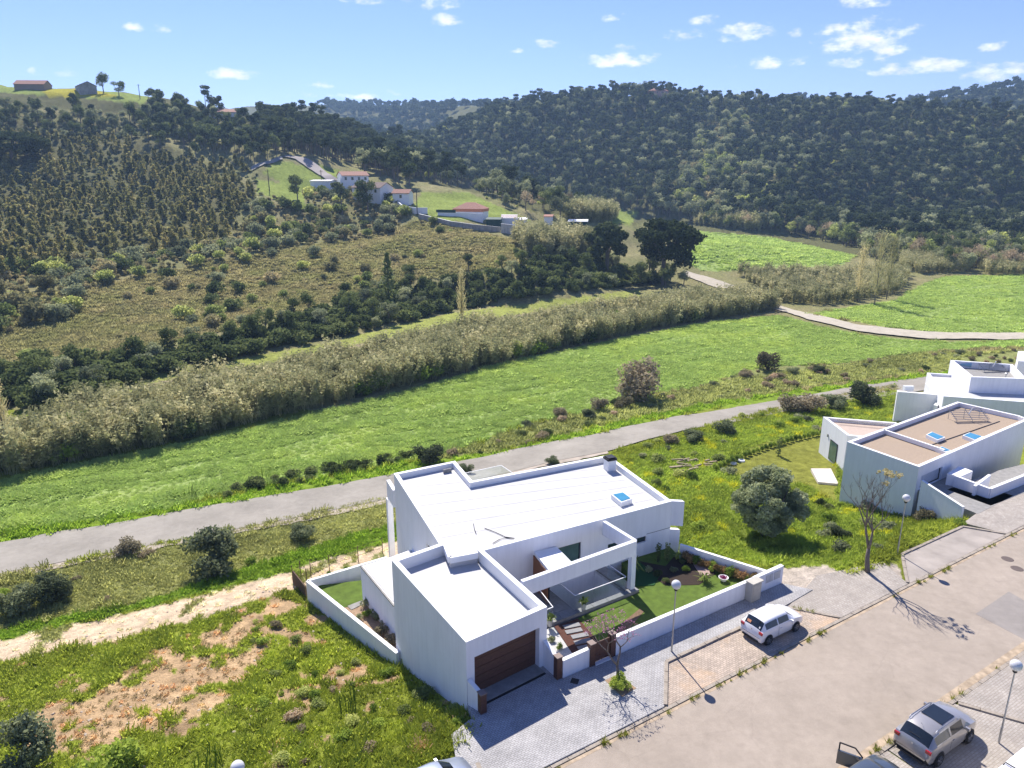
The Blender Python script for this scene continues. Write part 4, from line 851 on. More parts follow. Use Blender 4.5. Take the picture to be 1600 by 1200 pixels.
for k in range(22): p = a.lerp(b, k / 21); m.box((p.x, p.y, zq + .02), (.08, .5, .08), rz=R(10))
m.build('louvre_strip', CONC2, hb)
m = MB(); a = P(1290, 700, -3); m.box((A1[0].lerp(A1[1], .3).x + wn.x * .06, A1[0].lerp(A1[1], .3).y + wn.y * .06, -1.6), (.12, .12, .3)); m.build('wall_lamp', STEEL, hb)
# porch block and front yard walls of the neighbour
pz0 = 1.15; pp = [P(a, b, pz0) for a, b in ((1480,740),(1499,728),(1520,736),(1501,744.5))]
m = MB(); m.prism([(p.x, p.y) for p in pp], -.5, pz0); m.build('porch_block', WHITE, hb)
wallrun('yard_wall', 'white yard wall in front of the nearer neighbour house by the driveway', [pp[0].lerp(pp[3], .6), P(1547, 763, 1.0), P(1600, 742, 1.0), P(1600, 742, 1.0) + Vector((12, 7.5, 0))], [-1] * 4, [1.15, 1.0, 1.0, 1.0], .24)
wallrun('yard_partition', 'small white partition wall standing inside the neighbour yard', [P(1524, 754, 1.3), P(1546, 743, 1.3)], [-1] * 2, [1.0, 1.4], .2)
wallrun('drive_wall', 'low white wall on the left edge of the neighbour driveway', [B[0] + Vector((.3, -.3, 0)), P(1506, 790, .9)], [-1.5, -1], [1.3, .8], .22)
sheet('neighbour_yard', [P(a, b, .1) for a, b in ((1480,765),(1548,790),(1640,755),(1640,715),(1560,735))], -1, .1, CONC2)
# house behind
hc = thing('rear_neighbour_house', 'white house with stepped flat roofs behind the gravel-roofed one', 'house', P(1500, 620, -4))
C = [P(a, b, 1.9) for a, b in ((1485,562.5),(1582,569),(1600,591),(1517.5,589))]; C[2] = P(1604, 592, 1.9)
block('tower_wall', C, -5.8, 1.9, hc, .35, drop=.9, dmat=CONC2)
zc2 = .2; C2_ = [P(a, b, zc2) for a, b in ((1474.5,619),(1600,628),)]; dirc = (C2_[1] - C2_[0]).normalized()
poly = [C2_[0], C2_[0] + dirc * 22, C2_[0] + dirc * 22 + Vector((3, 12, 0)), C2_[0] + Vector((4, 11, 0))]; block('main_wall', poly, -5.5, zc2, hc, .3, drop=.35, dmat=ROOFW)
ca = [P(a, b, -.6) for a, b in ((1402,611),(1465,616),)]; wallrun('rear_annex_wall', 'tall grey-white wall screen left of the rear white house', [ca[0], ca[1], ca[1] + Vector((1.5, 5, 0))], [-5.8] * 3, [-.6, -.6, -.6], .5); m = MB()
m.beam((ca[0].x + 1.0, ca[0].y + .4, -.3), (ca[0].x + 2.2, ca[0].y + .4, -.3), .5, .6); m.build('upstand', CAPW, hc)
wallrun('link_wall', 'small white linking wall beside the rear annex screen', [ca[1] + Vector((.2, -.2, 0)), C2_[0] + Vector((-.2, 1, 0))], [-5.8] * 2, [-1.6, -1.3], .4)
rack('solar_collector_rack', 'metal collector frame on the roof of the rear white house', 1550, 580, 1.0, .9)
p = P(1567, 608, -.1); t = thing('vent_pipe', 'white vent pipe on a small block on the rear house roof', 'vent pipe', p); m = MB(); m.box((p.x, p.y, .1), (.9, .7, .5)); m.build('block', CAPW, t); m = MB(); m.tube([(p.x, p.y, .3), (p.x + .05, p.y, 1.9)], .12, 8); m.build('pipe', plain('cream_pvc', (.7, .66, .55)), t); m = MB(); m.lathe([(.16, 1.9), (.2, 2.0), (.05, 2.1)], (p.x + .05, p.y, 0), 8); m.build('cap', STEEL, t)
tk = P(1507, 568, 1.55); m = MB(); m.tube([(tk.x - .6, tk.y + .2, 1.45), (tk.x + .7, tk.y - .4, 1.45)], .32, 12); tag(m.build('water_tank', plain('pale_blue_plastic', (.3, .5, .6), .4)), 'pale blue cylindrical tank behind the parapet of the rear house', 'tank')
hd = thing('distant_neighbour_house', 'white house corner with framed window at the right edge, behind the parapets', 'house', P(1600, 570, -2)); dq = [P(a, b, .6) for a, b in ((1591,564),(1604,558.5))]
m = MB(); m.prism([(dq[0].x, dq[0].y), (dq[0].x + 9, dq[0].y - 2.5), (dq[0].x + 14, dq[0].y + 5), (dq[0].x + 4, dq[0].y + 6)], -6, .6); m.build('wall', WHITE, hd); m = MB(); m.beam((dq[0].x + 1, dq[0].y - .38, -.6), (dq[0].x + 4, dq[0].y - 1.2, -.6), .12, 1.2); wo = m.build('window', CAPW, hd)

# ------------------------------------------------------------------ farm houses and walls on the hillside
def farmhouse(name, label, px, py, w, d, h, rz, roof=TERRA, rh=1.2, wins=3, ydist=None, hip=False, wall=None, dwin=2.6):
    g = G(px, py); t = thing(name, label, 'house', (g.x, g.y, g.z)); M = Matrix.Rotation(rz, 3, 'Z')
    T = lambda x, y, z: (g.x + (M @ Vector((x, y, 0))).x, g.y + (M @ Vector((x, y, 0))).y, g.z + z)
    m = MB(); c = [T(-w / 2, -d / 2, 0)[:2], T(w / 2, -d / 2, 0)[:2], T(w / 2, d / 2, 0)[:2], T(-w / 2, d / 2, 0)[:2]]; m.prism(c, g.z - 4, g.z + h)
    if not hip:
        for sx in (-1, 1): m.quad(T(sx * w / 2, -d / 2, h), T(sx * w / 2, d / 2, h), T(sx * w / 2, 0, h + rh))
    m.build('wall', wall or WHITE, t); r = MB(); e = .35
    if hip: k = min(w, d) * .48; r.quad(T(-w/2-e, -d/2-e, h), T(w/2+e, -d/2-e, h), T(w/2-k, 0, h+rh), T(-w/2+k, 0, h+rh)); r.quad(T(-w/2-e, d/2+e, h), T(w/2+e, d/2+e, h), T(w/2-k, 0, h+rh), T(-w/2+k, 0, h+rh)); r.quad(T(-w/2-e, -d/2-e, h), T(-w/2-e, d/2+e, h), T(-w/2+k, 0, h+rh)); r.quad(T(w/2+e, -d/2-e, h), T(w/2+e, d/2+e, h), T(w/2-k, 0, h+rh)); r.quad(T(-w/2-e, -d/2-e, h-.02), T(w/2+e, -d/2-e, h-.02), T(w/2+e, d/2+e, h-.02), T(-w/2-e, d/2+e, h-.02))
    else:
        for sy in (-1, 1): r.quad(T(-w/2-e, sy*(d/2+e), h-.1), T(w/2+e, sy*(d/2+e), h-.1), T(w/2+e, 0, h+rh+.05), T(-w/2-e, 0, h+rh+.05)); r.quad(T(-w/2-e, sy*(d/2+e), h-.25), T(w/2+e, sy*(d/2+e), h-.25), T(w/2+e, 0, h+rh-.1), T(-w/2-e, 0, h+rh-.1))
    r.build('roof', roof, t)
    for k in range(wins):
        x = -w / 2 + w * (k + .5) / wins; m = MB(); a, b = T(x - .45, -d / 2 - .03, h - dwin / 2), T(x + .45, -d / 2 - .03, h - dwin / 2); m.beam(a, b, .08, 1.2); m.build('window', WING, t)
    return t, T
farmhouse('farmhouse', 'small white farmhouse with red roof, highest of the farm group', 552, 289, 11, 8, 3.9, R(28), wins=4, rh=1.5)
farmhouse('farmhouse', 'long old farmhouse with dark brown roof below the white one', 583, 309, 13, 9, 4.0, R(-24), TERRAD, 1.8, 3)
farmhouse('farmhouse', 'small white cottage with pinkish roof beside the pale forecourt', 630, 318, 6.5, 5, 4.0, R(-12), TERRA, 1.3, 1)
farmhouse('farm_annex', 'plain white building half hidden by trees left of the farmhouses', 507, 298, 9, 6, 4.0, R(-18), CAPW, .3, 0)
t, T = farmhouse('bungalow', 'white bungalow with wide orange hipped roof above the long retaining wall', 736, 337, 11, 8, 2.6, R(-14), TERRA, 2.2, 0, hip=True)
m = MB()
for (x0, y0, x1, y1) in ((-5.65, -4.15, 5.65, -4.15), (5.65, -4.15, 5.65, 4.15), (-5.65, 4.15, -5.65, -4.15)): m.beam(T(x0, y0, 2.1), T(x1, y1, 2.1), .1, 1.0)
m.build('orange_band', plain('orange_paint', (.62, .24, .13), .8), t)
m = MB(); m.beam(T(-11, -5.5, 0), T(6.4, -6.2, -.6), .3, 3.4); m.build('plinth_wall', WHITE, t); m = MB(); m.beam(T(-11.5, -5.6, 1.8), T(-4, -5.9, 1.8), .2, 1.0); m.build('green_fence', plain('dark_green_paint', (.02, .06, .05), .7), t)
def farmwall(name, label, pts, h, mat=WHITE, th=.4): g = [G(*p) for p in pts]; return wallrun(name, label, g, [q.z - 3 for q in g], [q.z + h for q in g], th, mat)
OLDW = render_wall('old_plaster', (.48, .46, .42), .35)
farmwall('retaining_wall', 'long grey retaining wall sloping down the hillside below the bungalow', [(655,341),(680,347),(705,353),(740,358),(782,362)], 1.6, OLDW)
farmwall('retaining_wall', 'old white wall section with streaks at the lower end of the retaining wall', [(783,364),(806,367)], 3.2, render_wall('streaked_plaster', (.66, .65, .62), .3))
farmwall('forecourt_wall', 'white curved wall beside the cottage and its forecourt', [(622,324),(630,331),(650,334),(668,334)], 2.2)
sheetg = [G(a, b) for a, b in ((598,330),(606,321),(622,322),(622,328))]; m = MB(); m.prism([(p.x, p.y) for p in sheetg], [p.z - 2 for p in sheetg], [p.z + .25 for p in sheetg]); m.build('forecourt', LANE, kind='structure')
g0 = G(796, 352); t = thing('pergola_shed', 'shed with red and white striped roof beside the retaining wall', 'shed', g0); m = MB(); m.box((g0.x, g0.y, g0.z), (5.5, 4.5, 5), rz=R(-10)); m.build('wall', WHITE, t)
for k in range(7): m = MB(); m.box((g0.x, g0.y - 2.1 + k * .7, g0.z + 2.75 + k * .14), (6, .5, .12), rz=R(-5), rx=R(12)); m.build('roof_strip', TERRA if k % 2 else CAPW, t)
for i, (px, py, w_, h_, lab, rm) in enumerate(((812, 352, 5, 2.2, 'low white outbuilding right of the striped shed', CAPW), (857, 351, 3.0, 3.2, 'tiny white hut with reddish roof in the valley', TERRA), (903, 356, 7, 2.6, 'low green shed with pale metal roof beside the dark pines', CAPW), (772, 352, 5, 2.2, 'dark green metal gate house between bungalow and striped shed', plain('dark_green_paint', (.02, .06, .05), .7)))):
    g = G(px, py); t = thing('outbuilding', lab, 'outbuilding', g); m = MB(); m.box((g.x, g.y, g.z + h_ / 2 - 1), (w_, 4, h_ + 2), rz=R(-8)); m.build('wall', WHITE if i in (0, 1) else plain('dark_green_paint', (.02, .06, .05), .7), t); m = MB(); m.box((g.x, g.y, g.z + h_ + .15), (w_ + .6, 4.8, .18), rz=R(-8), rx=R(6)); m.build('roof', rm, t)
farmhouse('hilltop_house', 'long low brown-roofed house on the top of the left hill', 52, 137, 15, 8, 1.4, R(4), TERRA, 2.2, 0, wall=plain('dark_plaster', (.30, .23, .18), .9)); farmhouse('hilltop_house', 'second part of the brown-roofed hilltop building with a chimney', 82, 137, 12, 8, 1.4, R(-4), TERRA, 2.3, 0, wall=plain('dark_plaster', (.30, .23, .18), .9))
farmhouse('hilltop_house', 'grey white gabled house behind the round trees on the left hilltop', 135, 143, 10, 8, 2.6, R(-50), TERRA, 1.9, 2, wall=OLDW)
farmhouse('ridge_villa', 'pink two-storey villa among the pines on the middle hilltop', 1027, 158, 16, 10, 8, R(8), TERRA, 2.6, 4, hip=True, wall=plain('pink_plaster', (.50, .30, .25), .9)); farmhouse('hillside_house', 'house with pale roof half hidden by trees on the dark spur', 432, 216, 16, 10, 4, R(10), TERRA, 1.5, 0, wall=OLDW)
farmhouse('ridge_house', 'pale house with red roof on the skyline behind the lone pine', 352, 188, 14, 8, 4, R(6), TERRA, 1.6, 2); farmhouse('ridge_house', 'large white building on the crest of the right-hand forest', 1380, 168, 34, 12, 9, R(4), CAPW, .5, 6)
# power poles
for px, py, top, lab in ((421, 300 - 2, 268, 'tall dark power pole left of the white farmhouses'), (503, 292, 268, 'dark power pole beside the highest farmhouse'), (652, 336, 300, 'dark power pole in front of the cottage forecourt'), (19, 134, 116, 'thin pole on the left hilltop skyline'), (219, 155, 135, 'thin antenna pole on the left hill skyline near the layered tree')):
    g = G(px, py); h = (py - top) / F_PX * g.y * 1.02; t = thing('power_pole', lab, 'pole', g); m = MB(); m.tube([(g.x, g.y, g.z - 1), (g.x, g.y, g.z + h)], [.2, .13], 6); m.build('shaft', BARK, t)
    if h > 6: m = MB(); m.beam((g.x - .8, g.y, g.z + h - .5), (g.x + .8, g.y, g.z + h - .5), .12, .12); m.build('crossarm', BARK, t)

# ------------------------------------------------------------------ plants
def leaf_quads(cen, nrm, size, asp=1.0, r=rng):
    """quads of given size at cen with normals near nrm"""
    n = len(cen); t = r.normal(size=(n, 3)); t -= nrm * (t * nrm).sum(1, keepdims=True); t /= np.linalg.norm(t, axis=1, keepdims=True) + 1e-9
    b = np.cross(nrm, t); s = (size * r.uniform(.6, 1.3, n))[:, None] if np.isscalar(size) else size[:, None]
    return np.stack([cen - t * s * asp - b * s, cen + t * s * asp - b * s * .8, cen + t * s * asp * .9 + b * s, cen - t * s * asp * .8 + b * s * .9], 1)
def blob_points(blobs, r=rng, shell=.55):
    P_, N_ = [], []
    for (cx, cy, cz, rx, ry, rz, n) in blobs:
        d = r.normal(size=(n, 3)); d /= np.linalg.norm(d, axis=1, keepdims=True)
        rad = shell + (1 - shell) * r.random(n) ** .6
        # lumpy outline
        rad = rad * (1 + .22 * np.sin(d[:, 0] * 5 + cx * 3) * np.cos(d[:, 1] * 4.3 + cy * 2 + d[:, 2] * 5))
        p = d * rad[:, None] * np.array((rx, ry, rz)) + np.array((cx, cy, cz)); P_.append(p)
        nn = d * .75 + r.normal(size=(n, 3)) * .6; nn /= np.linalg.norm(nn, axis=1, keepdims=True); N_.append(nn)
    return np.concatenate(P_), np.concatenate(N_)
def mesh_from_quads(name, quads, mats, extra=None, mi=None):
    """quads (n,4,3) with material 0 and an MB extra with material 1"""
    nq = len(quads); v = quads.reshape(-1, 3); f = np.arange(nq * 4).reshape(-1, 4)
    me = bpy.data.meshes.new(name)
    if extra is None:
        me.vertices.add(len(v)); me.vertices.foreach_set('co', v.ravel()); me.loops.add(f.size); me.loops.foreach_set('vertex_index', f.ravel()); me.polygons.add(nq); me.polygons.foreach_set('loop_start', np.arange(0, f.size, 4)); me.update()
        if mi is not None: me.polygons.foreach_set('material_index', mi)
    else:
        o = len(v); me.from_pydata(v.tolist() + extra.v, [], f.tolist() + [tuple(i + o for i in q) for q in extra.f]); me.update()
        me.polygons.foreach_set('material_index', ([0] * nq if mi is None else list(mi)) + [1 + k for k in extra.m])
    for m in mats: me.materials.append(m)
    return me
L_PINE = leafmat('pine_needles', (.058, .082, .034), (.145, .175, .075), .3)
L_FAR = leafmat('far_wood_leaves', (.055, .08, .038), (.13, .155, .07), .25)
L_EUC = leafmat('young_eucalyptus_leaves', (.17, .205, .075), (.44, .39, .15), .5)
L_GREY = leafmat('grey_green_leaves', (.20, .225, .115), (.40, .43, .24), .4)
L_LIGHT = leafmat('fresh_leaves', (.26, .33, .09), (.52, .55, .20), .5)
L_DARK = leafmat('dark_leaves', (.085, .12, .045), (.21, .25, .09), .4)
L_OLIVE = leafmat('olive_leaves', (.11, .14, .065), (.28, .31, .17), .3)
L_REED = leafmat('cane_leaves', (.27, .285, .12), (.56, .53, .29), .45)
L_DRY = leafmat('dry_brush', (.34, .28, .17), (.54, .45, .28), .4)
L_SCRUB = leafmat('hill_scrub', (.29, .28, .12), (.54, .48, .25), .4)
L_RED = leafmat('reddish_leaves', (.24, .15, .07), (.38, .29, .11), .35)
L_GRASS = leafmat('grass_blades', (.8, .8, .8), (1.25, 1.2, 1.1), .55, inst=True)
L_PINK = leafmat('pink_blossom', (.45, .18, .30), (.60, .30, .42), .3)
L_SHRUB = leafmat('green_shrub_leaves', (.17, .26, .04), (.36, .46, .09), .5)
L_PALM = leafmat('palm_leaves', (.10, .16, .04), (.26, .32, .08), .35)

def tree_mesh(name, blobs, leaf, size, trunk=None, asp=1.0, bark=None, seed=1, shell=.55):
    r = np.random.default_rng(seed); p, n = blob_points(blobs, r, shell); q = leaf_quads(p, n, size, asp, r)
    return mesh_from_quads(name, q, [leaf] + ([bark or BARK] if trunk else []), trunk)
def tr(pts_r, n=5):
    t = MB()
    for pts, rad in pts_r: t.tube(pts, rad, n)
    return t
PR = {}
def make_protos():
    rs = random.Random(3)
    for v in range(4):
        h = [10, 12, 9, 11][v]; lean = rs.uniform(-.6, .6); t = tr([([(0, 0, -.5), (lean * .4, 0, h * .5), (lean, 0, h * .85)], [.22, .16, .07])] + [([(lean * .6, 0, h * .62), (lean + math.cos(a) * 2, math.sin(a) * 2, h * .8)], [.08, .04]) for a in (0.5 + v, 2.6 + v, 4.6 + v)])
        bl = [(lean + rs.uniform(-1.5, 1.5), rs.uniform(-1.5, 1.5), h * rs.uniform(.62, .98), rs.uniform(1.1, 2.0), rs.uniform(1.1, 2.0), rs.uniform(.7, 1.3), 110) for _ in range(6)]
        PR['pine', v] = tree_mesh('pine_tree', bl, L_PINE, .25, t, 1.0, BARKG, v + 1)
    for v in range(3):
        bl = [(rs.uniform(-2, 2), rs.uniform(-2, 2), rs.uniform(4, 9), 2.4, 2.4, 1.8, 34) for _ in range(4)]
        PR['far', v] = tree_mesh('far_tree', bl, L_FAR, .75, tr([([(0, 0, -1), (0, 0, 6)], [.25, .15])], 4), 1.0, BARKG, v + 11)
    for v in range(3):
        h = [4.6, 5.6, 3.8][v]; bl_ = [(0, 0, h * k, w, w, h * .19, int(n * 1.7)) for k, w, n in ((.25, 1.3, 50), (.42, 1.3, 50), (.58, 1.1, 40), (.75, .85, 30), (.9, .5, 14))]
        bl = [((1 - k) * rs.uniform(-.95, .95), (1 - k) * rs.uniform(-.95, .95), h * k, rs.uniform(.5, .95) * (1.15 - k * .75), rs.uniform(.5, .95) * (1.15 - k * .75), h * rs.uniform(.10, .17), 44) for k in (.2, .28, .36, .44, .52, .6, .68, .77, .87)]
        PR['euca', v] = tree_mesh('young_eucalyptus', bl, L_EUC, .15, tr([([(0, 0, -.3), (0, 0, h * .8)], [.07, .03])], 4), 1.0, BARKG, v + 21, .35)
    for kind, leaf, sz, sc_ in (('grey', L_GREY, .08, 1.0), ('light', L_LIGHT, .08, 1.0), ('dark', L_DARK, .085, 1.0), ('scrub', L_SCRUB, .09, 1.0), ('dry', L_DRY, .08, 1.0), ('shrub', L_SHRUB, .08, 1.), ('reddish', L_RED, .08, 1.)):
        for v in range(2):
            bl = [(rs.uniform(-.5, .5), rs.uniform(-.5, .5), rs.uniform(.5, .95), rs.uniform(.5, .75), rs.uniform(.5, .75), rs.uniform(.42, .62), 150) for _ in range(5)]
            PR[kind, v] = tree_mesh(kind + '_bush', bl, leaf, sz, tr([([(0, 0, -.1), (.1 * v, 0, .7)], [.05, .02])], 4), 1.0, BARK, 31 + v + len(kind), .4)
    for kind, leaf in (('broad', L_DARK), ('broadlight', L_LIGHT), ('broadgrey', L_GREY), ('bare', L_DRY)):
        for v in range(2):
            h = 8; bl = [(rs.uniform(-1.9, 1.9), rs.uniform(-1.9, 1.9), h * rs.uniform(.4, .88), 1.5, 1.5, 1.25, 170 if kind != 'bare' else 80) for _ in range(8)]
            t = tr([([(0, 0, -.5), (.2, 0, h * .35), (.1, .2, h * .75)], [.25, .18, .06])] + [([(.1, 0, h * .3), (math.cos(a) * 1.8, math.sin(a) * 1.8, h * .72)], [.12, .04]) for a in (.2, 2.1, 4.2)])
            PR[kind, v] = tree_mesh(kind + '_tree', bl, leaf, .17 if kind != 'bare' else .09, t, 1.0 if kind != 'bare' else 2.2, BARKG, 51 + v, .35)
    # tall cypress like conifer
    bl = [(0, 0, z, w, w, 1.3, 90) for z, w in ((2, 2.6), (4, 2.9), (6, 2.5), (8, 2.0), (10, 1.5), (12, 1.0), (13.6, .5))]
    PR['conifer', 0] = tree_mesh('dark_conifer', bl, L_DARK, .3, tr([([(0, 0, -.5), (0, 0, 12)], [.3, .1])]), 1.0, BARK, 71)
    bl = [(0, 0, z, .42, .42, .55, 60) for z in (.5, 1.2, 1.9, 2.5)]
    PR['column', 0] = tree_mesh('slender_column', bl, L_DARK, .09, tr([([(0, 0, -.1), (0, 0, 1)], [.05, .04])]), 1, BARK, 72)
    # cane: stems with drooping leaves and a plume
    for v in range(3):
        r = np.random.default_rng(80 + v); Q = []
        for i in range(13):
            a = r.uniform(0, 6.28); rr_ = r.uniform(0, .75); bx, by = math.cos(a) * rr_, math.sin(a) * rr_; h = r.uniform(3.2, 5.2); ln = r.uniform(-.9, .9, 2)
            w = .035; top = (bx + ln[0], by + ln[1], h); Q.append([(bx - w, by, -.2), (bx + w, by, -.2), (top[0] + w * .4, top[1], h), (top[0] - w * .4, top[1], h)])
            for k in range(20):
                f = r.uniform(.3, 1); cx, cy, cz = bx + ln[0] * f, by + ln[1] * f, h * f; b = r.uniform(0, 6.28); l = r.uniform(.3, .65); ww = .042; dx, dy = math.cos(b), math.sin(b)
                Q.append([(cx - dy * ww, cy + dx * ww, cz), (cx + dy * ww, cy - dx * ww, cz), (cx + dx * l + dy * ww * .4, cy + dy * l - dx * ww * .4, cz + r.uniform(-.35, .25)), (cx + dx * l - dy * ww * .4, cy + dy * l + dx * ww * .4, cz + r.uniform(-.35, .25))])
        PR['cane', v] = mesh_from_quads('cane_clump', np.array(Q, float), [L_REED])
    # tufts of grass and weeds
    for v in range(4):
        r = np.random.default_rng(90 + v); Q = []; nb = [26, 34, 22, 44][v]; hh = [.20, .30, .14, .34][v]; sp = [.16, .22, .18, .34][v]; ww = [.018, .022, .03, .035][v]
        for i in range(nb):
            a = r.uniform(0, 6.28); q_ = sp * r.random() ** .5; x, y = q_ * math.cos(a), q_ * math.sin(a); h = hh * r.uniform(.5, 1.2); b = r.uniform(0, 6.28); lx, ly = math.cos(b) * h * .7, math.sin(b) * h * .7; dx, dy = -math.sin(b) * ww, math.cos(b) * ww
            Q.append([(x - dx, y - dy, -.03), (x + dx, y + dy, -.03), (x + lx + dx * .5, y + ly + dy * .5, h), (x + lx - dx * .5, y + ly - dy * .5, h)])
        PR['tuft', v] = np.array(Q, float)
make_protos()

def sample(poly, spacing, jit=.45, zoff=0, h=2., seed=0, extra=None, rmax=4000, vis=True):
    """points of the ground that lie inside a survey polygon, about spacing metres apart, in sight"""
    r = np.random.default_rng(seed); xs = [p[0] for p in poly]; x0, x1 = max(min(xs), -90), min(max(xs), 1690)
    ys = [p[1] for p in poly]; pts = []
    for px in np.linspace(x0, x1, 7):
        for py in np.linspace(min(max(min(ys), 170), 1230), min(max(ys), 1230), 5):
            g = G(px, py); pts.append((g.x, g.y))
    pts = np.array(pts); lo = pts.min(0) - 8; hi = pts.max(0) + 8; hi = np.minimum(hi, rmax); lo = np.maximum(lo, -rmax)
    nx, ny = int((hi[0] - lo[0]) / spacing) + 1, int((hi[1] - lo[1]) / spacing) + 1
    X, Y = np.meshgrid(lo[0] + np.arange(nx) * spacing, lo[1] + np.arange(ny) * spacing); X = X.ravel() + r.uniform(-jit, jit, X.size) * spacing; Y = Y.ravel() + r.uniform(-jit, jit, Y.size) * spacing
    # rough frustum cut first
    k = (Y > 10) & (np.abs(X) < Y * .80 + 14) & (Y < rmax); X, Y = X[k], Y[k]
    Z = terrain(X, Y); px, py, f = project(X, Y, Z); k = inpoly(px, py, poly) & (f > 5) & (px > -90) & (px < 1690) & (py < 1330)
    X, Y, Z = X[k], Y[k], Z[k]
    if vis and len(X): k = visible(X, Y, Z, h); X, Y, Z = X[k], Y[k], Z[k]
    if extra is not None and len(X): k = extra(X, Y, Z); X, Y, Z = X[k], Y[k], Z[k]
    return X, Y, Z
def in_cut(X, Y): 
    r = np.zeros(X.shape, bool)
    for poly, _ in CUTS: r |= inpoly(X, Y, [(p[0], p[1]) for p in poly])
    return r
NG = None
def node_group(smooth=False):
    global NG
    if NG: return NG
    g = bpy.data.node_groups.new('scatter', 'GeometryNodeTree'); g.is_modifier = True
    g.interface.new_socket('Geometry', in_out='INPUT', socket_type='NodeSocketGeometry'); g.interface.new_socket('Geometry', in_out='OUTPUT', socket_type='NodeSocketGeometry')
    N, L = g.nodes, g.links; i = N.new('NodeGroupInput'); o = N.new('NodeGroupOutput')
    def att(nm, t='FLOAT'): a = N.new('GeometryNodeInputNamedAttribute'); a.data_type = t; a.inputs[0].default_value = nm; return a.outputs[0]
    sg = N.new('GeometryNodeSeparateGeometry'); sg.domain = 'POINT'; L.new(i.outputs[0], sg.inputs[0]); L.new(att('is_pt'), sg.inputs[1])
    ip = N.new('GeometryNodeInstanceOnPoints'); mp = N.new('GeometryNodeMeshToPoints'); L.new(sg.outputs[0], mp.inputs[0]); L.new(mp.outputs[0], ip.inputs[0]); L.new(sg.outputs[1], ip.inputs[2])
    L.new(att('rot', 'FLOAT_VECTOR'), ip.inputs[5]); L.new(att('scl', 'FLOAT_VECTOR'), ip.inputs[6]); L.new(ip.outputs[0], o.inputs[0]); NG = g; return g
def mass(name, proto, X, Y, Z, s0, s1, mat=None, col=None, tilt=.08, seed=0, hs=1.0, sf=None):
    """one uncountable growth: the proto repeated at the given points"""
    r = np.random.default_rng(seed); n = len(X)
    if n == 0: return
    if isinstance(proto, np.ndarray): pv = proto.reshape(-1, 3); pf = np.arange(len(pv)).reshape(-1, 4).tolist(); mats = [mat]; mi = None
    else:
        pv = np.zeros(len(proto.vertices) * 3); proto.vertices.foreach_get('co', pv); pv = pv.reshape(-1, 3); pf = [tuple(p.vertices) for p in proto.polygons]; mats = list(proto.materials); mi = [p.material_index for p in proto.polygons]
    me = bpy.data.meshes.new(name); base = len(pv)
    ax, ay, az_ = float(X[0]), float(Y[0]), float(Z[0])
    me.from_pydata(pv.tolist() + np.stack([X, Y, Z], 1).tolist(), [], pf)
    for m in mats: me.materials.append(m)
    if mi: me.polygons.foreach_set('material_index', mi)
    tot = base + n; a = me.attributes.new('is_pt', 'FLOAT', 'POINT'); v = np.zeros(tot); v[base:] = 1; a.data.foreach_set('value', v)
    a = me.attributes.new('rot', 'FLOAT_VECTOR', 'POINT'); v = np.zeros((tot, 3)); v[base:, 2] = r.uniform(0, 6.28, n); v[base:, 0] = r.normal(0, tilt, n); v[base:, 1] = r.normal(0, tilt, n); a.data.foreach_set('vector', v.ravel())
    a = me.attributes.new('scl', 'FLOAT_VECTOR', 'POINT'); v = np.ones((tot, 3)); s_ = r.uniform(s0, s1, n) * (1 if sf is None else sf); v[base:] = s_[:, None]; v[base:, 2] *= hs * r.uniform(.85, 1.15, n); a.data.foreach_set('vector', v.ravel())
    if col is not None:
        a = me.attributes.new('col', 'FLOAT_COLOR', 'POINT'); v = np.ones((tot, 4)); v[base:, :3] = col; a.data.foreach_set('color', v.ravel())
    o = link(name, me, kind='stuff'); md = o.modifiers.new('scatter', 'NODES'); md.node_group = node_group(); return o
LOOK = dict(light='pale green', grey='grey green', dark='dark green', scrub='olive brown', dry='dry brown', shrub='fresh green', reddish='reddish', broad='dark leafy', broadlight='yellow green', broadgrey='grey leafy', bare='leafless brown')
def vary(label, protos, me, s, s0, s1, x, y, z):
    k = next((q for q in PR if PR[q] is me), ('', 0))[0]; px, py, _ = project(x, y, z); f = (s - s0) / max(1e-6, s1 - s0)
    size = 'small' if f < .33 else 'large' if f > .67 else 'middling'; look = LOOK.get(k, '')
    col = 'left' if px < 533 else 'right' if px > 1067 else 'middle'; row = 'upper' if py < 230 else 'lower' if py > 480 else 'central'
    w = label.split(); w = [size] + ([look] if look else []) + w; t = ' '.join(w) + ', ' + row + ' ' + col
    return ' '.join(t.split()[:16])
def individuals(name, protos, X, Y, Z, s0, s1, label, cat, group, seed=0, hs=1.0):
    r = np.random.default_rng(seed)
    for x, y, z in zip(X, Y, Z):
        o = bpy.data.objects.new(name, PR[protos[int(r.integers(len(protos)))]]); COL.objects.link(o); s = r.uniform(s0, s1)
        o.location = (x, y, z); o.scale = (s, s, s * hs * r.uniform(.9, 1.12)); o.rotation_euler[2] = r.uniform(0, 6.28); tag(o, vary(label, protos, o.data, s, s0, s1, x, y, z), cat, group)
def split_plant(name, massname, protos, X, Y, Z, s0, s1, label, cat, group, lim=300, seed=0, hs=1.0):
    """the nearest lim stand as individuals, the rest as one mass for each kind of crown"""
    px, py, f = project(X, Y, Z); inside = (px > 0) & (px < 1600) & (py > 0) & (py < 1200)
    o = np.argsort(np.where(inside, f, f + 1e5)); a, b = o[:lim], o[lim:]
    individuals(name, protos, X[a], Y[a], Z[a], s0, s1, label, cat, group, seed, hs)
    r = np.random.default_rng(seed + 1); w = r.integers(0, len(protos), len(b))
    for k in range(len(protos)):
        q = b[w == k]; mass(massname, PR[protos[k]], X[q], Y[q], Z[q], s0, s1, seed=seed + k, hs=hs)

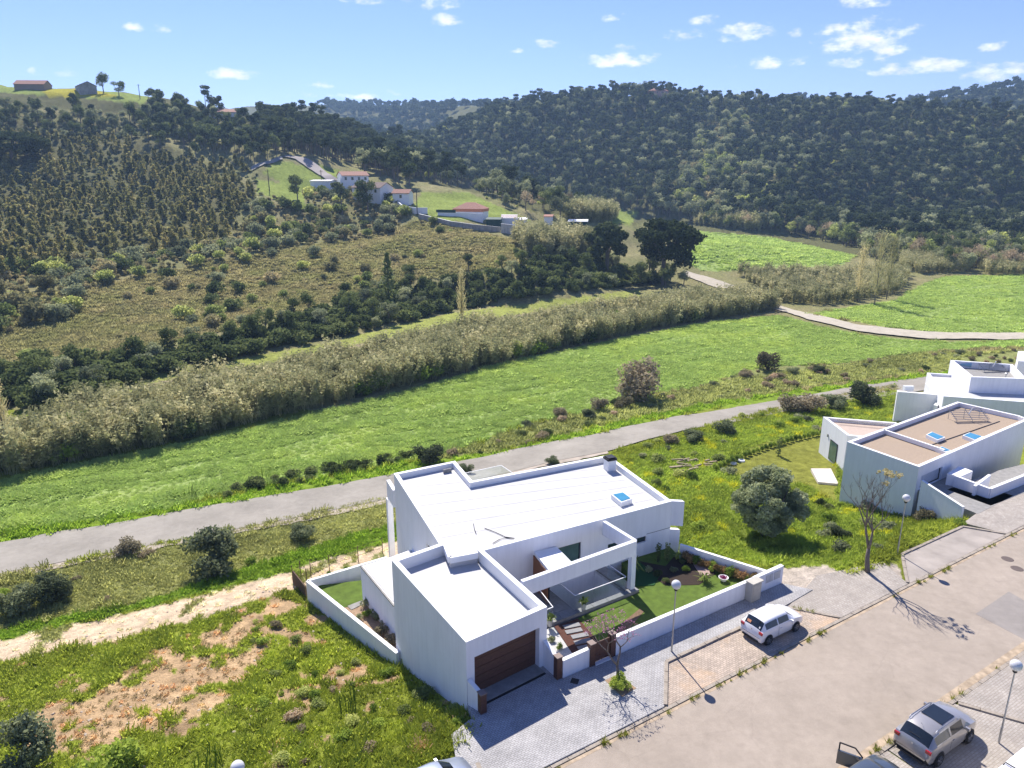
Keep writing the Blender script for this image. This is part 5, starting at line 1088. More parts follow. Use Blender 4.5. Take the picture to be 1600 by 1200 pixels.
def place(key, px, py, sc_, label, cat, name=None, group=None, hs=1.0, z=None, rz=None, dy=0):
    g = G(px, py) if z is None else P(px, py, z)
    o = bpy.data.objects.new(name or PR[key].name, PR[key]); COL.objects.link(o); o.location = g; o.scale = (sc_, sc_, sc_ * hs); o.rotation_euler[2] = rng.uniform(0, 6.28) if rz is None else rz
    return tag(o, label, cat, group)

def build_wild():
    nz = lambda X, Y, k, s: fbm(X / k, Y / k, 3, s)
    notveg = lambda X, Y: ~np.logical_or.reduce([inpoly(*project(X, Y, terrain(X, Y))[:2], z_) for z_ in Z_FAR_LAWN + [Z_MEADOW2, Z_MEADOW3]])
    # the pine forest on the right and middle hills
    FOREST = [(590,400),(560,240),(640,225),(700,150),(760,130),(1700,60),(1700,425),(1600,420),(1500,425),(1420,400),(1335,385),(1200,352),(1060,345),(1000,335),(900,322),(830,318),(760,300),(700,290),(640,275)]
    gully = [(1060,300),(1075,250),(1100,200),(1160,180),(1180,215),(1130,260),(1190,275),(1190,310),(1110,345),(1020,340)]
    X, Y, Z = sample(FOREST, 5.6, h=13, seed=1, rmax=1000, extra=lambda X, Y, Z: (Y > 330) & notveg(X, Y))
    px, py, _ = project(X, Y, Z); gl = inpoly(px, py, Z_GULLY); keep = np.where(gl, nz(X, Y, 25, 4) > .12, nz(X, Y, 30, 5) > -.30)
    split_plant('pine_tree', 'pine_forest', [('pine', 0), ('pine', 1), ('pine', 2), ('pine', 3)], X[keep], Y[keep], Z[keep], .5, 1.25, 'dark pine in the far hillside wood beyond the meadows', 'pine tree', 'pines of the far hillside', seed=5)
    k2 = ~keep; k2 = np.flatnonzero(k2)[::max(1, int(k2.sum() / 280))]; individuals('hillside_bush', [('light', 0), ('grey', 1), ('scrub', 0)], X[k2], Y[k2], Z[k2], 2.0, 5.0, 'bush in a clearing of the wooded far hillside', 'bush', 'bushes in the clearings of the far hillside', 3)
    X, Y, Z = sample([(-90,175),(-90,110),(1690,50),(1690,240),(900,240),(560,260),(330,200)], 12, h=10, seed=2, rmax=2500, extra=lambda X, Y, Z: (Y > 850))
    k = nz(X, Y, 60, 6) > -.12; X, Y, Z = X[k], Y[k], Z[k]; w = np.random.default_rng(2).integers(0, 3, len(X))
    for v in range(3): q = w == v; mass('distant_wood', PR['far', v], X[q], Y[q], Z[q], .8, 1.5, seed=v)
    X, Y, Z = sample(FOREST, 11, h=8, seed=101, rmax=1000, extra=lambda X, Y, Z: (Y > 330) & notveg(X, Y)); mass('forest_understorey', PR['broadgrey', 0], X, Y, Z, .7, 1.6, seed=77); X, Y, Z = sample(FOREST, 22, h=8, seed=102, rmax=1000, extra=lambda X, Y, Z: (Y > 330) & notveg(X, Y)); mass('forest_understorey', PR['broadlight', 1], X, Y, Z, .6, 1.2, seed=78)
    # dark pines of the spur behind the farm
    X, Y, Z = sample([(390,215),(420,188),(480,182),(540,205),(620,245),(650,275),(640,300),(590,272),(560,262),(500,250),(430,236)], 5.5, h=11, seed=3, rmax=520, extra=lambda X, Y, Z: (Y > 300) & notveg(X, Y))
    split_plant('spur_pine', 'spur_wood', [('pine', 0), ('pine', 1), ('pine', 3)], X, Y, Z, .7, 1.15, 'dark pine on the steep spur behind the white farm houses', 'pine tree', 'pines of the spur behind the farm', seed=8)
    # young eucalyptus plantation on the left hill
    X, Y, Z = sample([(-90,235),(0,200),(60,215),(150,215),(250,245),(400,262),(415,290),(380,330),(370,380),(230,400),(100,420),(-90,470)], 4.3, h=4, seed=4, rmax=430, extra=lambda X, Y, Z: nz(X, Y, 14, 12) > -.14)
    split_plant('young_eucalyptus', 'eucalyptus_plantation', [('euca', 0), ('euca', 1), ('euca', 2)], X, Y, Z, .85, 1.75, 'young eucalyptus with brownish tips on the left hillside', 'eucalyptus', 'young eucalyptus on the left hillside', seed=12, hs=.72)
    # mixed trees at the crest and along the foot of the left hill
    X, Y, Z = sample([(-90,170),(230,185),(330,200),(400,215),(420,250),(300,245),(150,215),(60,212),(-90,215)], 7.0, h=8, seed=6, rmax=440, extra=lambda X, Y, Z: nz(X, Y, 18, 15) > -.16)
    individuals('crest_tree', [('broad', 0), ('pine', 0), ('broad', 1), ('broadgrey', 0), ('pine', 2)], X, Y, Z, .6, 1.05, 'tree near the top of the left hill', 'tree', 'trees near the top of the left hill', 4)
    X, Y, Z = sample([(225,160),(340,178),(400,200),(480,212),(520,235),(450,240),(400,262),(330,235),(240,215),(225,190)], 5.0, h=8, seed=86, rmax=460, extra=lambda X, Y, Z: notveg(X, Y) & (nz(X, Y, 15, 61) > -.22)); individuals('ridge_tree', [('broad', 0), ('pine', 0), ('broad', 1), ('broadgrey', 1), ('pine', 3)], X[:290], Y[:290], Z[:290], .5, 1.0, 'tree in the belt between left hilltop and spur', 'tree', 'trees between the left hilltop and the spur', 14)
    X, Y, Z = sample([(-90,190),(0,165),(230,178),(340,192),(330,215),(-90,225)], 4, h=2, seed=16, rmax=440)
    mass('crest_scrub', PR['grey', 0], X, Y, Z, .7, 1.9, seed=4)
    FOOT = [(-90,560),(0,560),(120,575),(250,540),(400,505),(520,470),(620,445),(760,410),(900,400),(1010,420),(1060,440),(950,452),(800,472),(700,497),(600,520),(480,548),(350,580),(200,605),(100,640),(-90,660)]
    FOOT = [(-90,585),(0,582),(120,578),(250,550),(400,512),(520,474),(620,447),(760,415),(900,400),(1010,420),(1060,440),(950,452),(800,468),(700,488),(600,511),(480,538),(350,563),(200,592),(100,630),(-90,660)]
    X, Y, Z = sample(FOOT, 4.2, h=5, seed=7, rmax=330, extra=lambda X, Y, Z: nz(X, Y, 9, 17) > -.15)
    split_plant('streamside_tree', 'streamside_growth', [('broad', 0), ('dark', 0), ('broad', 1), ('broadgrey', 0), ('grey', 1), ('shrub', 0)], X, Y, Z, .35, .75, 'growth in the thicket at the foot of the hill', 'tree', 'thicket along the foot of the hill', seed=17)
    X, Y, Z = sample([(-90,588),(0,585),(250,558),(400,520),(600,458),(900,405),(1060,440),(800,468),(600,512),(350,564),(100,632),(-90,660)], 2.6, h=2, seed=47, rmax=330)
    mass('undergrowth', PR['dark', 1], X, Y, Z, 1.2, 2.6, seed=9)
    # shrubs of the left slope
    MID = [(-90,420),(100,415),(230,400),(370,375),(380,330),(450,300),(560,300),(640,320),(640,345),(600,370),(480,385),(380,400),(250,425),(150,450),(110,500),(-90,540)]
    X, Y, Z = sample(MID, 5.2, h=3, seed=9, rmax=400, extra=lambda X, Y, Z: (nz(X, Y, 11, 19) > -.10) & notveg(X, Y))
    split_plant('hillside_shrub', 'hillside_shrubs', [('grey', 0), ('dark', 0), ('light', 0), ('grey', 1), ('light', 1), ('scrub', 1)], X, Y, Z, 1.3, 3.0, 'shrub on the thickly grown lower left hillside', 'shrub', 'shrubs of the lower left hillside', seed=21)
    OPEN = [(-90,600),(-90,470),(120,455),(250,425),(380,400),(480,385),(600,365),(655,343),(800,374),(900,400),(760,420),(620,445),(400,505),(250,540),(120,575),(0,600)]
    X, Y, Z = sample(OPEN, 6.5, h=2, seed=10, rmax=330, extra=lambda X, Y, Z: nz(X, Y, 16, 27) > .04)
    individuals('open_slope_shrub', [('grey', 0), ('light', 0), ('dark', 0), ('light', 1), ('scrub', 0)], X, Y, Z, .5, 2.4, 'shrub on the dry open slope above the canes', 'shrub', 'shrubs of the dry open slope', 6)
    X, Y, Z = sample(OPEN + [(0,610)], 1.15, h=1, seed=11, rmax=330)
    cg = lambda X, Y, Z, k: np.clip(ground_colour(X, Y, Z) * k, .02, .7)
    mass('heath', PR['tuft', 3], X, Y, Z, 1.3, 2.8, L_GRASS, cg(X, Y, Z, 1.5), seed=5, hs=.6); X, Y, Z = sample(OPEN + [(0,610)], 3.6, h=1, seed=111, rmax=330); mass('heath', PR['scrub', 0], X, Y, Z, .3, .8, seed=15, hs=.6); 
    X, Y, Z = sample(MID + [(-90,570)], 2.6, h=1, seed=13, rmax=400, extra=lambda X, Y, Z: notveg(X, Y)); mass('heath', PR['scrub', 1], X, Y, Z, .4, 1.2, seed=6)
    X, Y, Z = sample([(-90,500),(-90,240),(250,245),(400,262),(415,330),(230,400),(100,420)], 3.4, h=1, seed=14, rmax=430); mass('plantation_undergrowth', PR['grey', 1], X, Y, Z, .5, 1.2, seed=7, hs=.8)
    # bushes and trees between farm and meadows, and along the far stream
    X, Y, Z = sample([(740,300),(840,300),(1000,318),(1060,330),(1060,352),(940,345),(870,335),(800,330)], 6, h=5, seed=18, rmax=460, extra=lambda X, Y, Z: notveg(X, Y)); individuals('valley_tree', [('broadgrey', 0), ('broad', 1), ('broadgrey', 1), ('light', 0), ('bare', 0)], X, Y, Z, .5, 1.1, 'tree in the valley beyond the farm buildings', 'tree', 'trees beyond the farm', 9)
    RS = [(1080,352),(1200,362),(1340,388),(1360,408),(1430,408),(1480,425),(1700,424),(1700,378),(1560,392),(1460,372),(1340,362),(1200,345),(1090,338)]
    X, Y, Z = sample(RS, 5.2, h=6, seed=19, rmax=480, extra=lambda X, Y, Z: notveg(X, Y)); split_plant('stream_edge_tree', 'stream_edge_growth', [('broadgrey', 0), ('bare', 0), ('broadlight', 0), ('broadgrey', 1), ('broad', 1), ('bare', 1)], X, Y, Z, .6, 1.15, 'tree at the wood edge behind the right meadows', 'tree', 'trees along the far edge of the meadows', seed=23)
    # cane belts
    CANE = [(-90,735),(0,695),(120,664),(300,622),(450,590),(600,563),(700,535),(740,527),(860,508),(1000,486),(1100,472),(1200,474),(1215,484),(1100,500),(1000,518),(860,548),(700,588),(600,612),(450,648),(300,686),(150,716),(0,746),(-90,768)]
    X, Y, Z = sample(CANE, 1.0, h=5, seed=20, rmax=330); w = np.random.default_rng(5).integers(0, 3, len(X))
    for v in range(3): q = w == v; mass('cane_belt', PR['cane', v], X[q], Y[q], Z[q], .68, 1.02, seed=30 + v, tilt=.16, sf=np.clip(1 + .9 * fbm(X[q] / 4, Y[q] / 4, 3, 33), .6, 1.2))
    X, Y, Z = sample(CANE, 5.5, h=4, seed=120, rmax=330, extra=lambda X, Y, Z: nz(X, Y, 8, 71) > -.05); mass('cane_belt', PR['shrub', 0], X, Y, Z, 1.3, 2.6, seed=121, hs=1.1); X, Y, Z = sample(CANE, 6.5, h=4, seed=122, rmax=330); mass('cane_belt', PR['dark', 1], X, Y, Z, 1.3, 2.4, seed=123, hs=1.1)
    for i, poly in enumerate(([(1150,428),(1330,432),(1350,470),(1290,478),(1210,472)], [(1330,430),(1420,430),(1412,455),(1350,468)], [(1410,398),(1510,402),(1515,425),(1440,428),(1405,420)], [(1520,410),(1690,405),(1690,428),(1540,430)], [(800,378),(925,378),(930,395),(820,398)], [(880,337),(960,337),(960,347),(890,347)], [(1080,340),(1200,352),(1190,362),(1085,352)])):
        X, Y, Z = sample(poly, 1.7, h=5, seed=40 + i, rmax=460); mass('cane_thicket', PR['cane', i % 3], X, Y, Z, *((1.0, 1.6) if i in (4, 5, 6) else (.55, 1.0)), seed=50 + i)
    # vineyard-like open strip between hill and canes
    # grass of the meadows
    cfun = lambda X, Y, Z, k=1.15: np.clip(ground_colour(X, Y, Z) * k, .02, .95)
    for i, (poly, sp_, s0, s1) in enumerate(((Z_MEADOW, .62, .9, 1.9), (Z_MEADOW2, 1.1, 1.4, 2.6), (Z_MEADOW3, 2.0, 2, 4))):
        X, Y, Z = sample(poly, sp_, h=1, seed=60 + i, rmax=460, jit=.6); wv = fbm((X * .85 + Y * .53) / 9.0, (Y * .85 - X * .53) / 1.9, 3, 7)
        mass('meadow_grass', PR['tuft', 3], X, Y, Z, s0, s1, L_GRASS, cfun(X, Y, Z, 1.45), seed=i, hs=.40, sf=np.clip(1.0 + 2.2 * wv, .45, 1.9))
    # weeds, near ground
    NEAR = [(-90,860),(0,900),(640,770),(640,850),(480,905),(490,940),(625,1040),(735,1125),(660,1200),(640,1330),(-90,1330)]
    def near(poly, sp_, v, s0, s1, seed, k=1.75, extra=None, hs=.8, nm='wild_grass'):
        X, Y, Z = sample(poly, sp_, h=1, seed=seed, rmax=240, jit=.6, extra=extra)
        if len(X): k_ = ~in_cut(X, Y); X, Y, Z = X[k_], Y[k_], Z[k_]; mass(nm, PR['tuft', v], X, Y, Z, s0, s1, L_GRASS, cfun(X, Y, Z, k), seed=seed, hs=hs)
    green = lambda X, Y, Z: (lambda c: (c[:, 0] < c[:, 1] * 1.12) & ~((st(X, Y)[1] < 24)))(ground_colour(X, Y, Z)) & ~inpoly(*project(X, Y, Z)[:2], Z_LAWNB)
    near(NEAR, .40, 0, .8, 1.7, 70, extra=green); near(NEAR, .75, 3, .6, 1.5, 71, extra=lambda X, Y, Z: green(X, Y, Z) & (fbm(X / 2.5, Y / 2.5, 3, 44) > 0.0)); near(NEAR, 1.1, 2, .8, 1.6, 72, extra=lambda X, Y, Z: st(X, Y)[1] > 24.5); near([(640,1110),(745,1120),(735,1160),(640,1215)], .33, 1, .8, 1.8, 82, extra=lambda X, Y, Z: st(X, Y)[1] > 25.0)
    near([(640,770),(800,715),(1000,665),(1200,620),(1480,590),(1500,560),(1600,545),(1600,530),(1330,567),(1100,600),(830,660),(640,722),(330,775),(0,835),(-90,860),(-90,900),(0,905)], .95, 3, .8, 1.9, 73, extra=lambda X, Y, Z: ~on_road(X, Y))
    RP = [(960,705),(1200,640),(1400,600),(1420,760),(1430,835),(1400,880),(1330,905),(1230,890),(1200,900),(1060,860),(1060,800),(950,712)]
    near(RP, .48, 1, .6, 1.5, 74, extra=green); near(RP, .9, 3, .6, 1.4, 75, extra=lambda X, Y, Z: green(X, Y, Z) & (fbm(X / 2.5, Y / 2.5, 3, 45) > -.02))
    near([(1395,800),(1500,795),(1506,822),(1412,870),(1395,885)], .4, 1, .7, 1.6, 83, extra=lambda X, Y, Z: st(X, Y)[1] > 25.1)
    X, Y, Z = sample(RP, 3.2, h=1, seed=76, rmax=150, extra=lambda X, Y, Z: (fbm(X / 4, Y / 4, 3, 46) > .02) & ~in_cut(X, Y) & ~inpoly(*project(X, Y, Z)[:2], Z_LAWNB)); individuals('weed_bush', [('shrub', 0), ('light', 1), ('grey', 0)], X, Y, Z, .35, .85, 'weed bush in the green plot between the white houses', 'bush', 'weed bushes of the green plot', 5, .8)
    X, Y, Z = sample([(370,960),(600,1030),(735,1125),(650,1200),(300,1200),(420,1050)], 1.5, h=1, seed=77, rmax=90, extra=lambda X, Y, Z: (fbm(X / 2, Y / 2, 3, 48) > -.02) & ~in_cut(X, Y) & (st(X, Y)[1] > 25)); individuals('weed_clump', [('shrub', 0), ('shrub', 1), ('light', 1), ('dry', 0)], X, Y, Z, .22, .5, 'leafy weed clump on the rough plot left of the garage', 'weed', 'weed clumps of the rough plot', 5, .8)
    X, Y, Z = sample([(0,905),(640,775),(640,805),(330,905),(0,985)], 3.4, h=1, seed=78, rmax=120, extra=lambda X, Y, Z: (fbm(X / 4, Y / 4, 3, 49) > .08)); individuals('roadside_weed', [('dry', 0), ('grey', 0), ('shrub', 1)], X, Y, Z, .3, .7, 'bush between the country road and the dirt track', 'bush', 'small bushes below the country road', 5, .7)
    X, Y, Z = sample(Z_SCRUBSTRIP, 3.0, h=1, seed=79, rmax=200, extra=lambda X, Y, Z: (fbm(X / 6, Y / 6, 3, 50) > -.02)); individuals('verge_bush', [('dry', 0), ('grey', 0), ('dry', 1), ('dark', 0)], X, Y, Z, .4, 1.0, 'bush on the strip between meadow and country road', 'bush', 'small bushes between meadow and road', 5, .75)
    X, Y, Z = sample([(330,768),(450,745),(640,708),(640,722),(450,757),(330,780)], 1.5, h=1, seed=80, rmax=120); mass('bramble_hedge', PR['dark', 0], X, Y, Z, .5, .95, seed=80, hs=.8)

# ------------------------------------------------------------------ cars
def paintm(name, col, metal=.0, rough=.25): return plain(name, col, rough, metal, var=.03, scale=2, spec=.5, coat=.8)
CG = gloss_dark('car_glass', (.012, .016, .018), .04, .9); CG2 = gloss_dark('car_side_glass', (.05, .048, .038), .05, .8); TRIM = plain('black_plastic', (.02, .02, .022), .6); REDL = gloss_dark('red_lamp', (.35, .01, .015), .1)
SPEC = dict(
 hatch=dict(L=3.97, W=.84, wb=(.62, 3.08), r=.31, ground=.20, st=[(0,.70,.42,.58,.60,.62),(.05,.78,.26,.66,.70,.66),(.09,.80,.24,.90,.92,.62),(.14,.82,.22,.96,.99,.60),(.42,.83,.21,.98,1.41,.58),(.80,.84,.2,.98,1.46,.58),(1.42,.84,.2,.97,1.475,.59),(1.50,.84,.2,.97,1.475,.59),(2.10,.84,.2,.96,1.46,.59),(2.42,.84,.2,.95,1.40,.57),(3.02,.83,.2,.94,.99,.60),(3.45,.81,.21,.86,.93,.58),(3.80,.74,.24,.72,.80,.52),(3.93,.62,.32,.56,.60,.45),(3.97,.55,.38,.5,.52,.4)],
   glass=(4, 9, 6), rear=(3, 4), front=(9, 10)),
 suv=dict(L=4.5, W=.92, wb=(.85, 3.52), r=.36, ground=.26, st=[(0,.74,.5,.66,.68,.66),(.05,.84,.34,.76,.80,.72),(.10,.88,.3,1.06,1.10,.70),(.16,.89,.28,1.14,1.18,.68),(.55,.91,.26,1.16,1.60,.64),(.95,.92,.25,1.15,1.69,.65),(1.70,.92,.25,1.13,1.71,.66),(1.80,.92,.25,1.13,1.71,.66),(2.55,.92,.25,1.11,1.69,.66),(2.85,.92,.25,1.10,1.63,.64),(3.50,.90,.26,1.08,1.13,.66),(3.95,.88,.28,1.00,1.08,.64),(4.30,.80,.32,.84,.94,.58),(4.46,.68,.42,.66,.72,.5),(4.5,.6,.48,.6,.62,.45)],
   glass=(4, 9, 6), rear=(3, 4), front=(9, 10)))
def car(name, label, cat, spec, paint, loc, rz, clad=False, pano=False, rails=False, open_door=False, extras=None):
    sp = SPEC[spec]; t = thing(name, label, cat, loc, rz=0); M = Matrix.Translation(loc) @ Matrix.Rotation(rz, 4, 'Z'); st_ = sp['st']; W = sp['W']; rings = []
    body, glass_side, glass_rear, glass_front, cl = MB(), [], MB(), MB(), MB()
    for (x, w, zb, zbelt, zr, wr) in st_:
        zm = zb + (zbelt - zb) * .55
        half = [(0, zb), (w * .9, zb), (w * .985, zb + .12), (w, zm), (w * .965, zbelt), (wr, zr - .06), (wr * .78, zr - .008), (0, zr + .015)]
        rings.append([(x, -y, z) for y, z in half[::1]][::1] + [(x, y, z) for y, z in half[-2:0:-1]])
    n = len(rings[0]); g0, g1, gp = sp['glass']; rr0, rr1 = sp['rear']; ff0, ff1 = sp['front']
    tp = lambda p: tuple(M @ Vector(p)); side = {0: MB(), 1: MB(), 2: MB(), 3: MB()}
    for i in range(len(rings) - 1):
        for k in range(n):
            j = (k + 1) % n; f = [rings[i][k], rings[i][j], rings[i + 1][j], rings[i + 1][k]]
            isside = k in (4, n - 5); istop = k in (5, 6, 7, 8)
            if isside and g0 <= i < g1 and i != gp:
                b = 0 if k == 4 else 1; c = Vector([sum(q[a] for q in f) / 4 for a in range(3)]); ins = [Vector(f[0]).lerp(Vector(f[1]), .13), Vector(f[1]).lerp(Vector(f[0]), .13), Vector(f[2]).lerp(Vector(f[3]), .13), Vector(f[3]).lerp(Vector(f[2]), .13)]
                side[b + (2 if i > gp else 0)].quad(*[tp(q) for q in ins]); 
                for a in range(4): e = (a + 1) % 4; body.quad(tp(f[a]), tp(f[e]), tp(ins[e]), tp(ins[a]))
            elif istop and i == rr0 and rr1: glass_rear.quad(*[tp(q) for q in f])
            elif istop and i == ff0: glass_front.quad(*[tp(q) for q in f])
            elif clad and k in (0, 1, n - 1, n - 2): cl.quad(*[tp(q) for q in f])
            else: body.quad(*[tp(q) for q in f])
    body.quad(*[tp(q) for q in rings[0][::-1]]); body.quad(*[tp(q) for q in rings[-1]])
    def weld(mb, nm, mat):
        if not mb.v: return None
        o = mb.build(nm, mat, t); me = o.data; bm = bmesh.new(); bm.from_mesh(me); bmesh.ops.remove_doubles(bm, verts=bm.verts, dist=.0008); bmesh.ops.recalc_face_normals(bm, faces=bm.faces); bm.to_mesh(me); bm.free(); me.polygons.foreach_set('use_smooth', [True] * len(me.polygons))
        me.set_sharp_from_angle(angle=R(42)); return o
    weld(body, 'body', paint); weld(glass_rear, 'rear_window', CG); weld(glass_front, 'windscreen', CG)
    if clad: weld(cl, 'lower_cladding', TRIM)
    for b in side.values(): weld(b, 'side_window', CG2)
    r = sp['r']
    for x in sp['wb']:
        for s_ in (-1, 1):
            y = s_ * (W - .055); wo = MB(); v = [(r * .62, -.09), (r * .93, -.105), (r, -.06), (r, .06), (r * .93, .105), (r * .62, .09), (r * .62, -.09)]
            wo.lathe(v, (0, 0, 0), 24, axis='Y'); wo.v = [tp((x + a, y + b, r + c)) for a, b, c in wo.v]
            tyre = wo.build('wheel', RUBBER, t, smooth=True); m = MB(); yo = s_ * .10
            for k in range(5): an = 2 * math.pi * k / 5 + .3; m.beam((0, yo, 0), (math.cos(an) * r * .6, yo, math.sin(an) * r * .6), .03, r * .26, up=(0, 1, 0)) if False else m.beam((0, yo, 0), (math.cos(an) * r * .62, yo, math.sin(an) * r * .62), r * .22, .03, up=(0, 1, 0))
            m.lathe([(r * .66, yo - .02), (r * .66, yo + .02), (r * .58, yo + .02), (r * .58, yo - .02)], (0, 0, 0), 20, axis='Y'); m.v = [tp((x + a, y + b, r + c)) for a, b, c in m.v]; m.build('rim', ALLOY, tyre)
            a = MB(); a.lathe([(0, 0), (r * 1.16, 0)], (0, 0, 0), 24, axis='Y'); a.v = [tp((x + q[0], s_ * (W + .004) if True else 0, r + .02 + q[2])) for q in a.v]; a.f = [f for f in a.f]; a.build('wheel_arch', TRIM, t)
    s0 = st_[2]; zt_ = s0[3]
    def bx(nm, c, sz, mat, par=t, rx=0): m = MB(); m.box((0, 0, 0), sz); m.v = [tp((c[0] + p[0], c[1] + p[1], c[2] + p[2])) for p in m.v]; return m.build(nm, mat, par)
    for s_ in (-1, 1):
        bx('tail_light', (.13, s_ * (W - .18), zt_ - .07), (.17, .25, .16), REDL); bx('door_mirror', (sp['wb'][1] - .55, s_ * (W + .07), zt_ + .08), (.12, .2, .13), paint); bx('headlight', (sp['L'] - .24, s_ * (W - .30), zt_ - .30), (.2, .22, .12), ALLOY)
        bx('door_seam', (st_[gp][0] + .05, s_ * (W + .0015), .62), (.012, .004, .62), TRIM); bx('door_seam', (st_[ff0][0] + .30, s_ * (W + .001), .62), (.012, .004, .6), TRIM); bx('door_handle', (st_[gp][0] + .25, s_ * (W + .012), zt_ - .12), (.16, .03, .03), paint)
    bx('number_plate', (.035, 0, s0[2] + .30), (.03, .52, .11), plain('plate_blue_grey', (.10, .12, .18), .5)); bx('bumper_insert', (.03, 0, s0[2] + .03), (.1, W * 1.35, .1), TRIM); bx('rear_badge', (.075, 0, zt_ - .09), (.03, .08, .08), ALLOY)
    bx('wiper', (.26, .05, zt_ + .27), (.02, .5, .02), TRIM); m = MB(); m.tube([tp((.75, 0, st_[5][4])), tp((.55, 0, st_[5][4] + .2))], .008, 5); m.build('aerial', TRIM, t)
    if pano: a, b = st_[6], st_[8]; m = MB(); m.quad(tp((a[0] - .25, -.5, a[4] + .022)), tp((b[0], -.5, b[4] + .022)), tp((b[0], .5, b[4] + .022)), tp((a[0] - .25, .5, a[4] + .022))); m.build('glass_roof', CG, t)
    if rails:
        for s_ in (-1, 1): m = MB(); m.tube([tp((.7, s_ * .62, st_[5][4] - .03)), tp((.85, s_ * .62, st_[5][4] + .05)), tp((2.4, s_ * .62, st_[8][4] + .05)), tp((2.6, s_ * .62, st_[8][4] - .03))], .025, 6); m.build('roof_rail', ALLOY, t)
    if open_door:
        h = (st_[ff0][0] + .3, W, 0); an = R(62); dx, dy = -math.cos(an), math.sin(an); p = lambda f, z: tp((h[0] + dx * f, h[1] + dy * f, z)); m = MB(); m.beam(p(0, .60), p(1.05, .60), .09, .72); d = m.build('door', paint, t)
        m = MB(); [m.beam(p(a, za), p(b, zb), .05, .05) for a, za, b, zb in ((.35, 1.36, 1.0, 1.38), (0, .98, .35, 1.36), (1.0, .96, 1.0, 1.38))]; m.build('window_frame', TRIM, d)
    if extras: extras(t, tp, bx)
    return t
wp = paintm('white_car_paint', (.80, .80, .80)); q = S(31.35, 23.74, .055)
def wx(t, tp, bx):
    m = MB(); c = [(.175, -.44, 1.06), (.175, -.18, 1.06), (.26, -.18, 1.19), (.26, -.46, 1.19)]; m.quad(*[tp((x - .012, -y, z + .015)) for x, y, z in c]); m.build('orange_sticker', plain('orange_print', (.75, .32, .16), .6), t)
    m = MB(); c = [(.172, .42, 1.04), (.172, .50, 1.04), (.23, .50, 1.13), (.23, .42, 1.13)]; m.quad(*[tp((x - .012, -y, z + .015)) for x, y, z in c]); m.build('white_sticker', CAPW, t)
    bx('exhaust', (.0, .35, .24), (.12, .06, .06), TRIM)
car('parked_car', 'small white hatchback with an orange sticker on its rear window', 'car', 'hatch', wp, q, SA, extras=wx)
car('parked_car', 'silver grey SUV with dark glass roof and roof rails at the lower right', 'car', 'suv', paintm('silver_beige_paint', (.42, .40, .38), .5, .3), S(30.45, 13.62, .05), SA, clad=True, pano=True, rails=True)
car('parked_car', 'dark grey car with its driver door open, behind the silver SUV', 'car', 'hatch', paintm('dark_grey_paint', (.10, .12, .14), .5, .3), S(25.0, 13.45, .05), SA, open_door=True)
fc = P(738, 1200, .8); fs, ft = st(fc.x, fc.y); car('parked_car', 'silver blue car of which only the roof and bonnet show at the bottom edge', 'car', 'hatch', paintm('silver_blue_paint', (.36, .40, .47), .5, .3), S(fs - 3.85, ft + .1, .05), SA)
# white van at the corner
vp = P(1560, 1200, 2.0); vs, vt_ = st(vp.x, vp.y); t = thing('white_van', 'white van roof with dark roof bars cut off by the lower right corner', 'van', S(vs, vt_ - 1, 0))
m = MB(); m.prism(stpoly([(vs - .3, vt_ + .05), (vs + 4.2, vt_ + .05), (vs + 4.2, vt_ - 1.8), (vs - .3, vt_ - 1.8)]), .3, 1.9); m.prism(stpoly([(vs - .2, vt_ - .05), (vs + 4.1, vt_ - .05), (vs + 4.1, vt_ - 1.7), (vs - .2, vt_ - 1.7)]), 1.9, 2.0); m.build('body', wp, t)
for k in (.5, 2.4): m = MB(); m.tube([S(vs + k, vt_ + .02, 1.9), S(vs + k, vt_ - .05, 2.08), S(vs + k, vt_ - 1.7, 2.08), S(vs + k, vt_ - 1.77, 1.9)], .03, 6); m.build('roof_bar', TRIM, t)
for k in (.6, 3.3):
    m = MB(); m.lathe([(.0, -.1), (.33, -.1), (.33, .1), (.0, .1)], (0, 0, 0), 18, axis='Y'); o_ = S(vs + k, vt_ - .03, .34); m.v = [tuple(o_ + Matrix.Rotation(SA, 3, 'Z') @ Vector(p)) for p in m.v]; m.build('wheel', RUBBER, t)

# ------------------------------------------------------------------ street lamps
GLOBE = None
def globe_mat():
    m, nt, b = nodes_of('opal_globe'); n = noise_node(nt, 4, 2); r = ramp(nt, n.outputs[0], [(.3, .62), (.7, .72)]); nt.links.new(r.outputs[0], b.inputs['Base Color']); b.inputs['Roughness'].default_value = .18; b.inputs['Coat Weight'].default_value = .6; return m
GLOBE = globe_mat()
def lamp_post(loc, label, z=0.1):
    t = thing('street_lamp', label, 'street lamp', (loc.x, loc.y, z), 'globe street lamps')
    m = MB(); m.tube([(loc.x, loc.y, z), (loc.x, loc.y, 1.0)], .055, 10); m.tube([(loc.x, loc.y, 1.0), (loc.x, loc.y, 4.1)], [.045, .032], 10); m.build('pole', STEEL, t)
    m = MB(); m.lathe([(.0, 4.08), (.09, 4.08), (.12, 4.2), (.0, 4.22)], (loc.x, loc.y, 0), 14); m.build('collar', DARKM, t)
    m = MB(); m.lathe([(max(.001, .27 * math.sin(a)), 4.45 - .27 * math.cos(a)) for a in [math.pi * k / 14 for k in range(15)]], (loc.x, loc.y, 0), 24); m.build('globe', GLOBE, t, smooth=True)
lamp_post(P(1049, 1020), 'street lamp with silvery globe standing on the pavement before the street wall'); lamp_post(P(1401.7, 866), 'street lamp with white globe beside the bare tree on the right', .0); lamp_post(P(1560, 1162), 'street lamp with white globe on the near pavement at the right edge', .1); lb = P(371, 1199, 4.45); lamp_post(lb, 'street lamp of which only the top of the globe shows at the bottom edge', .0)

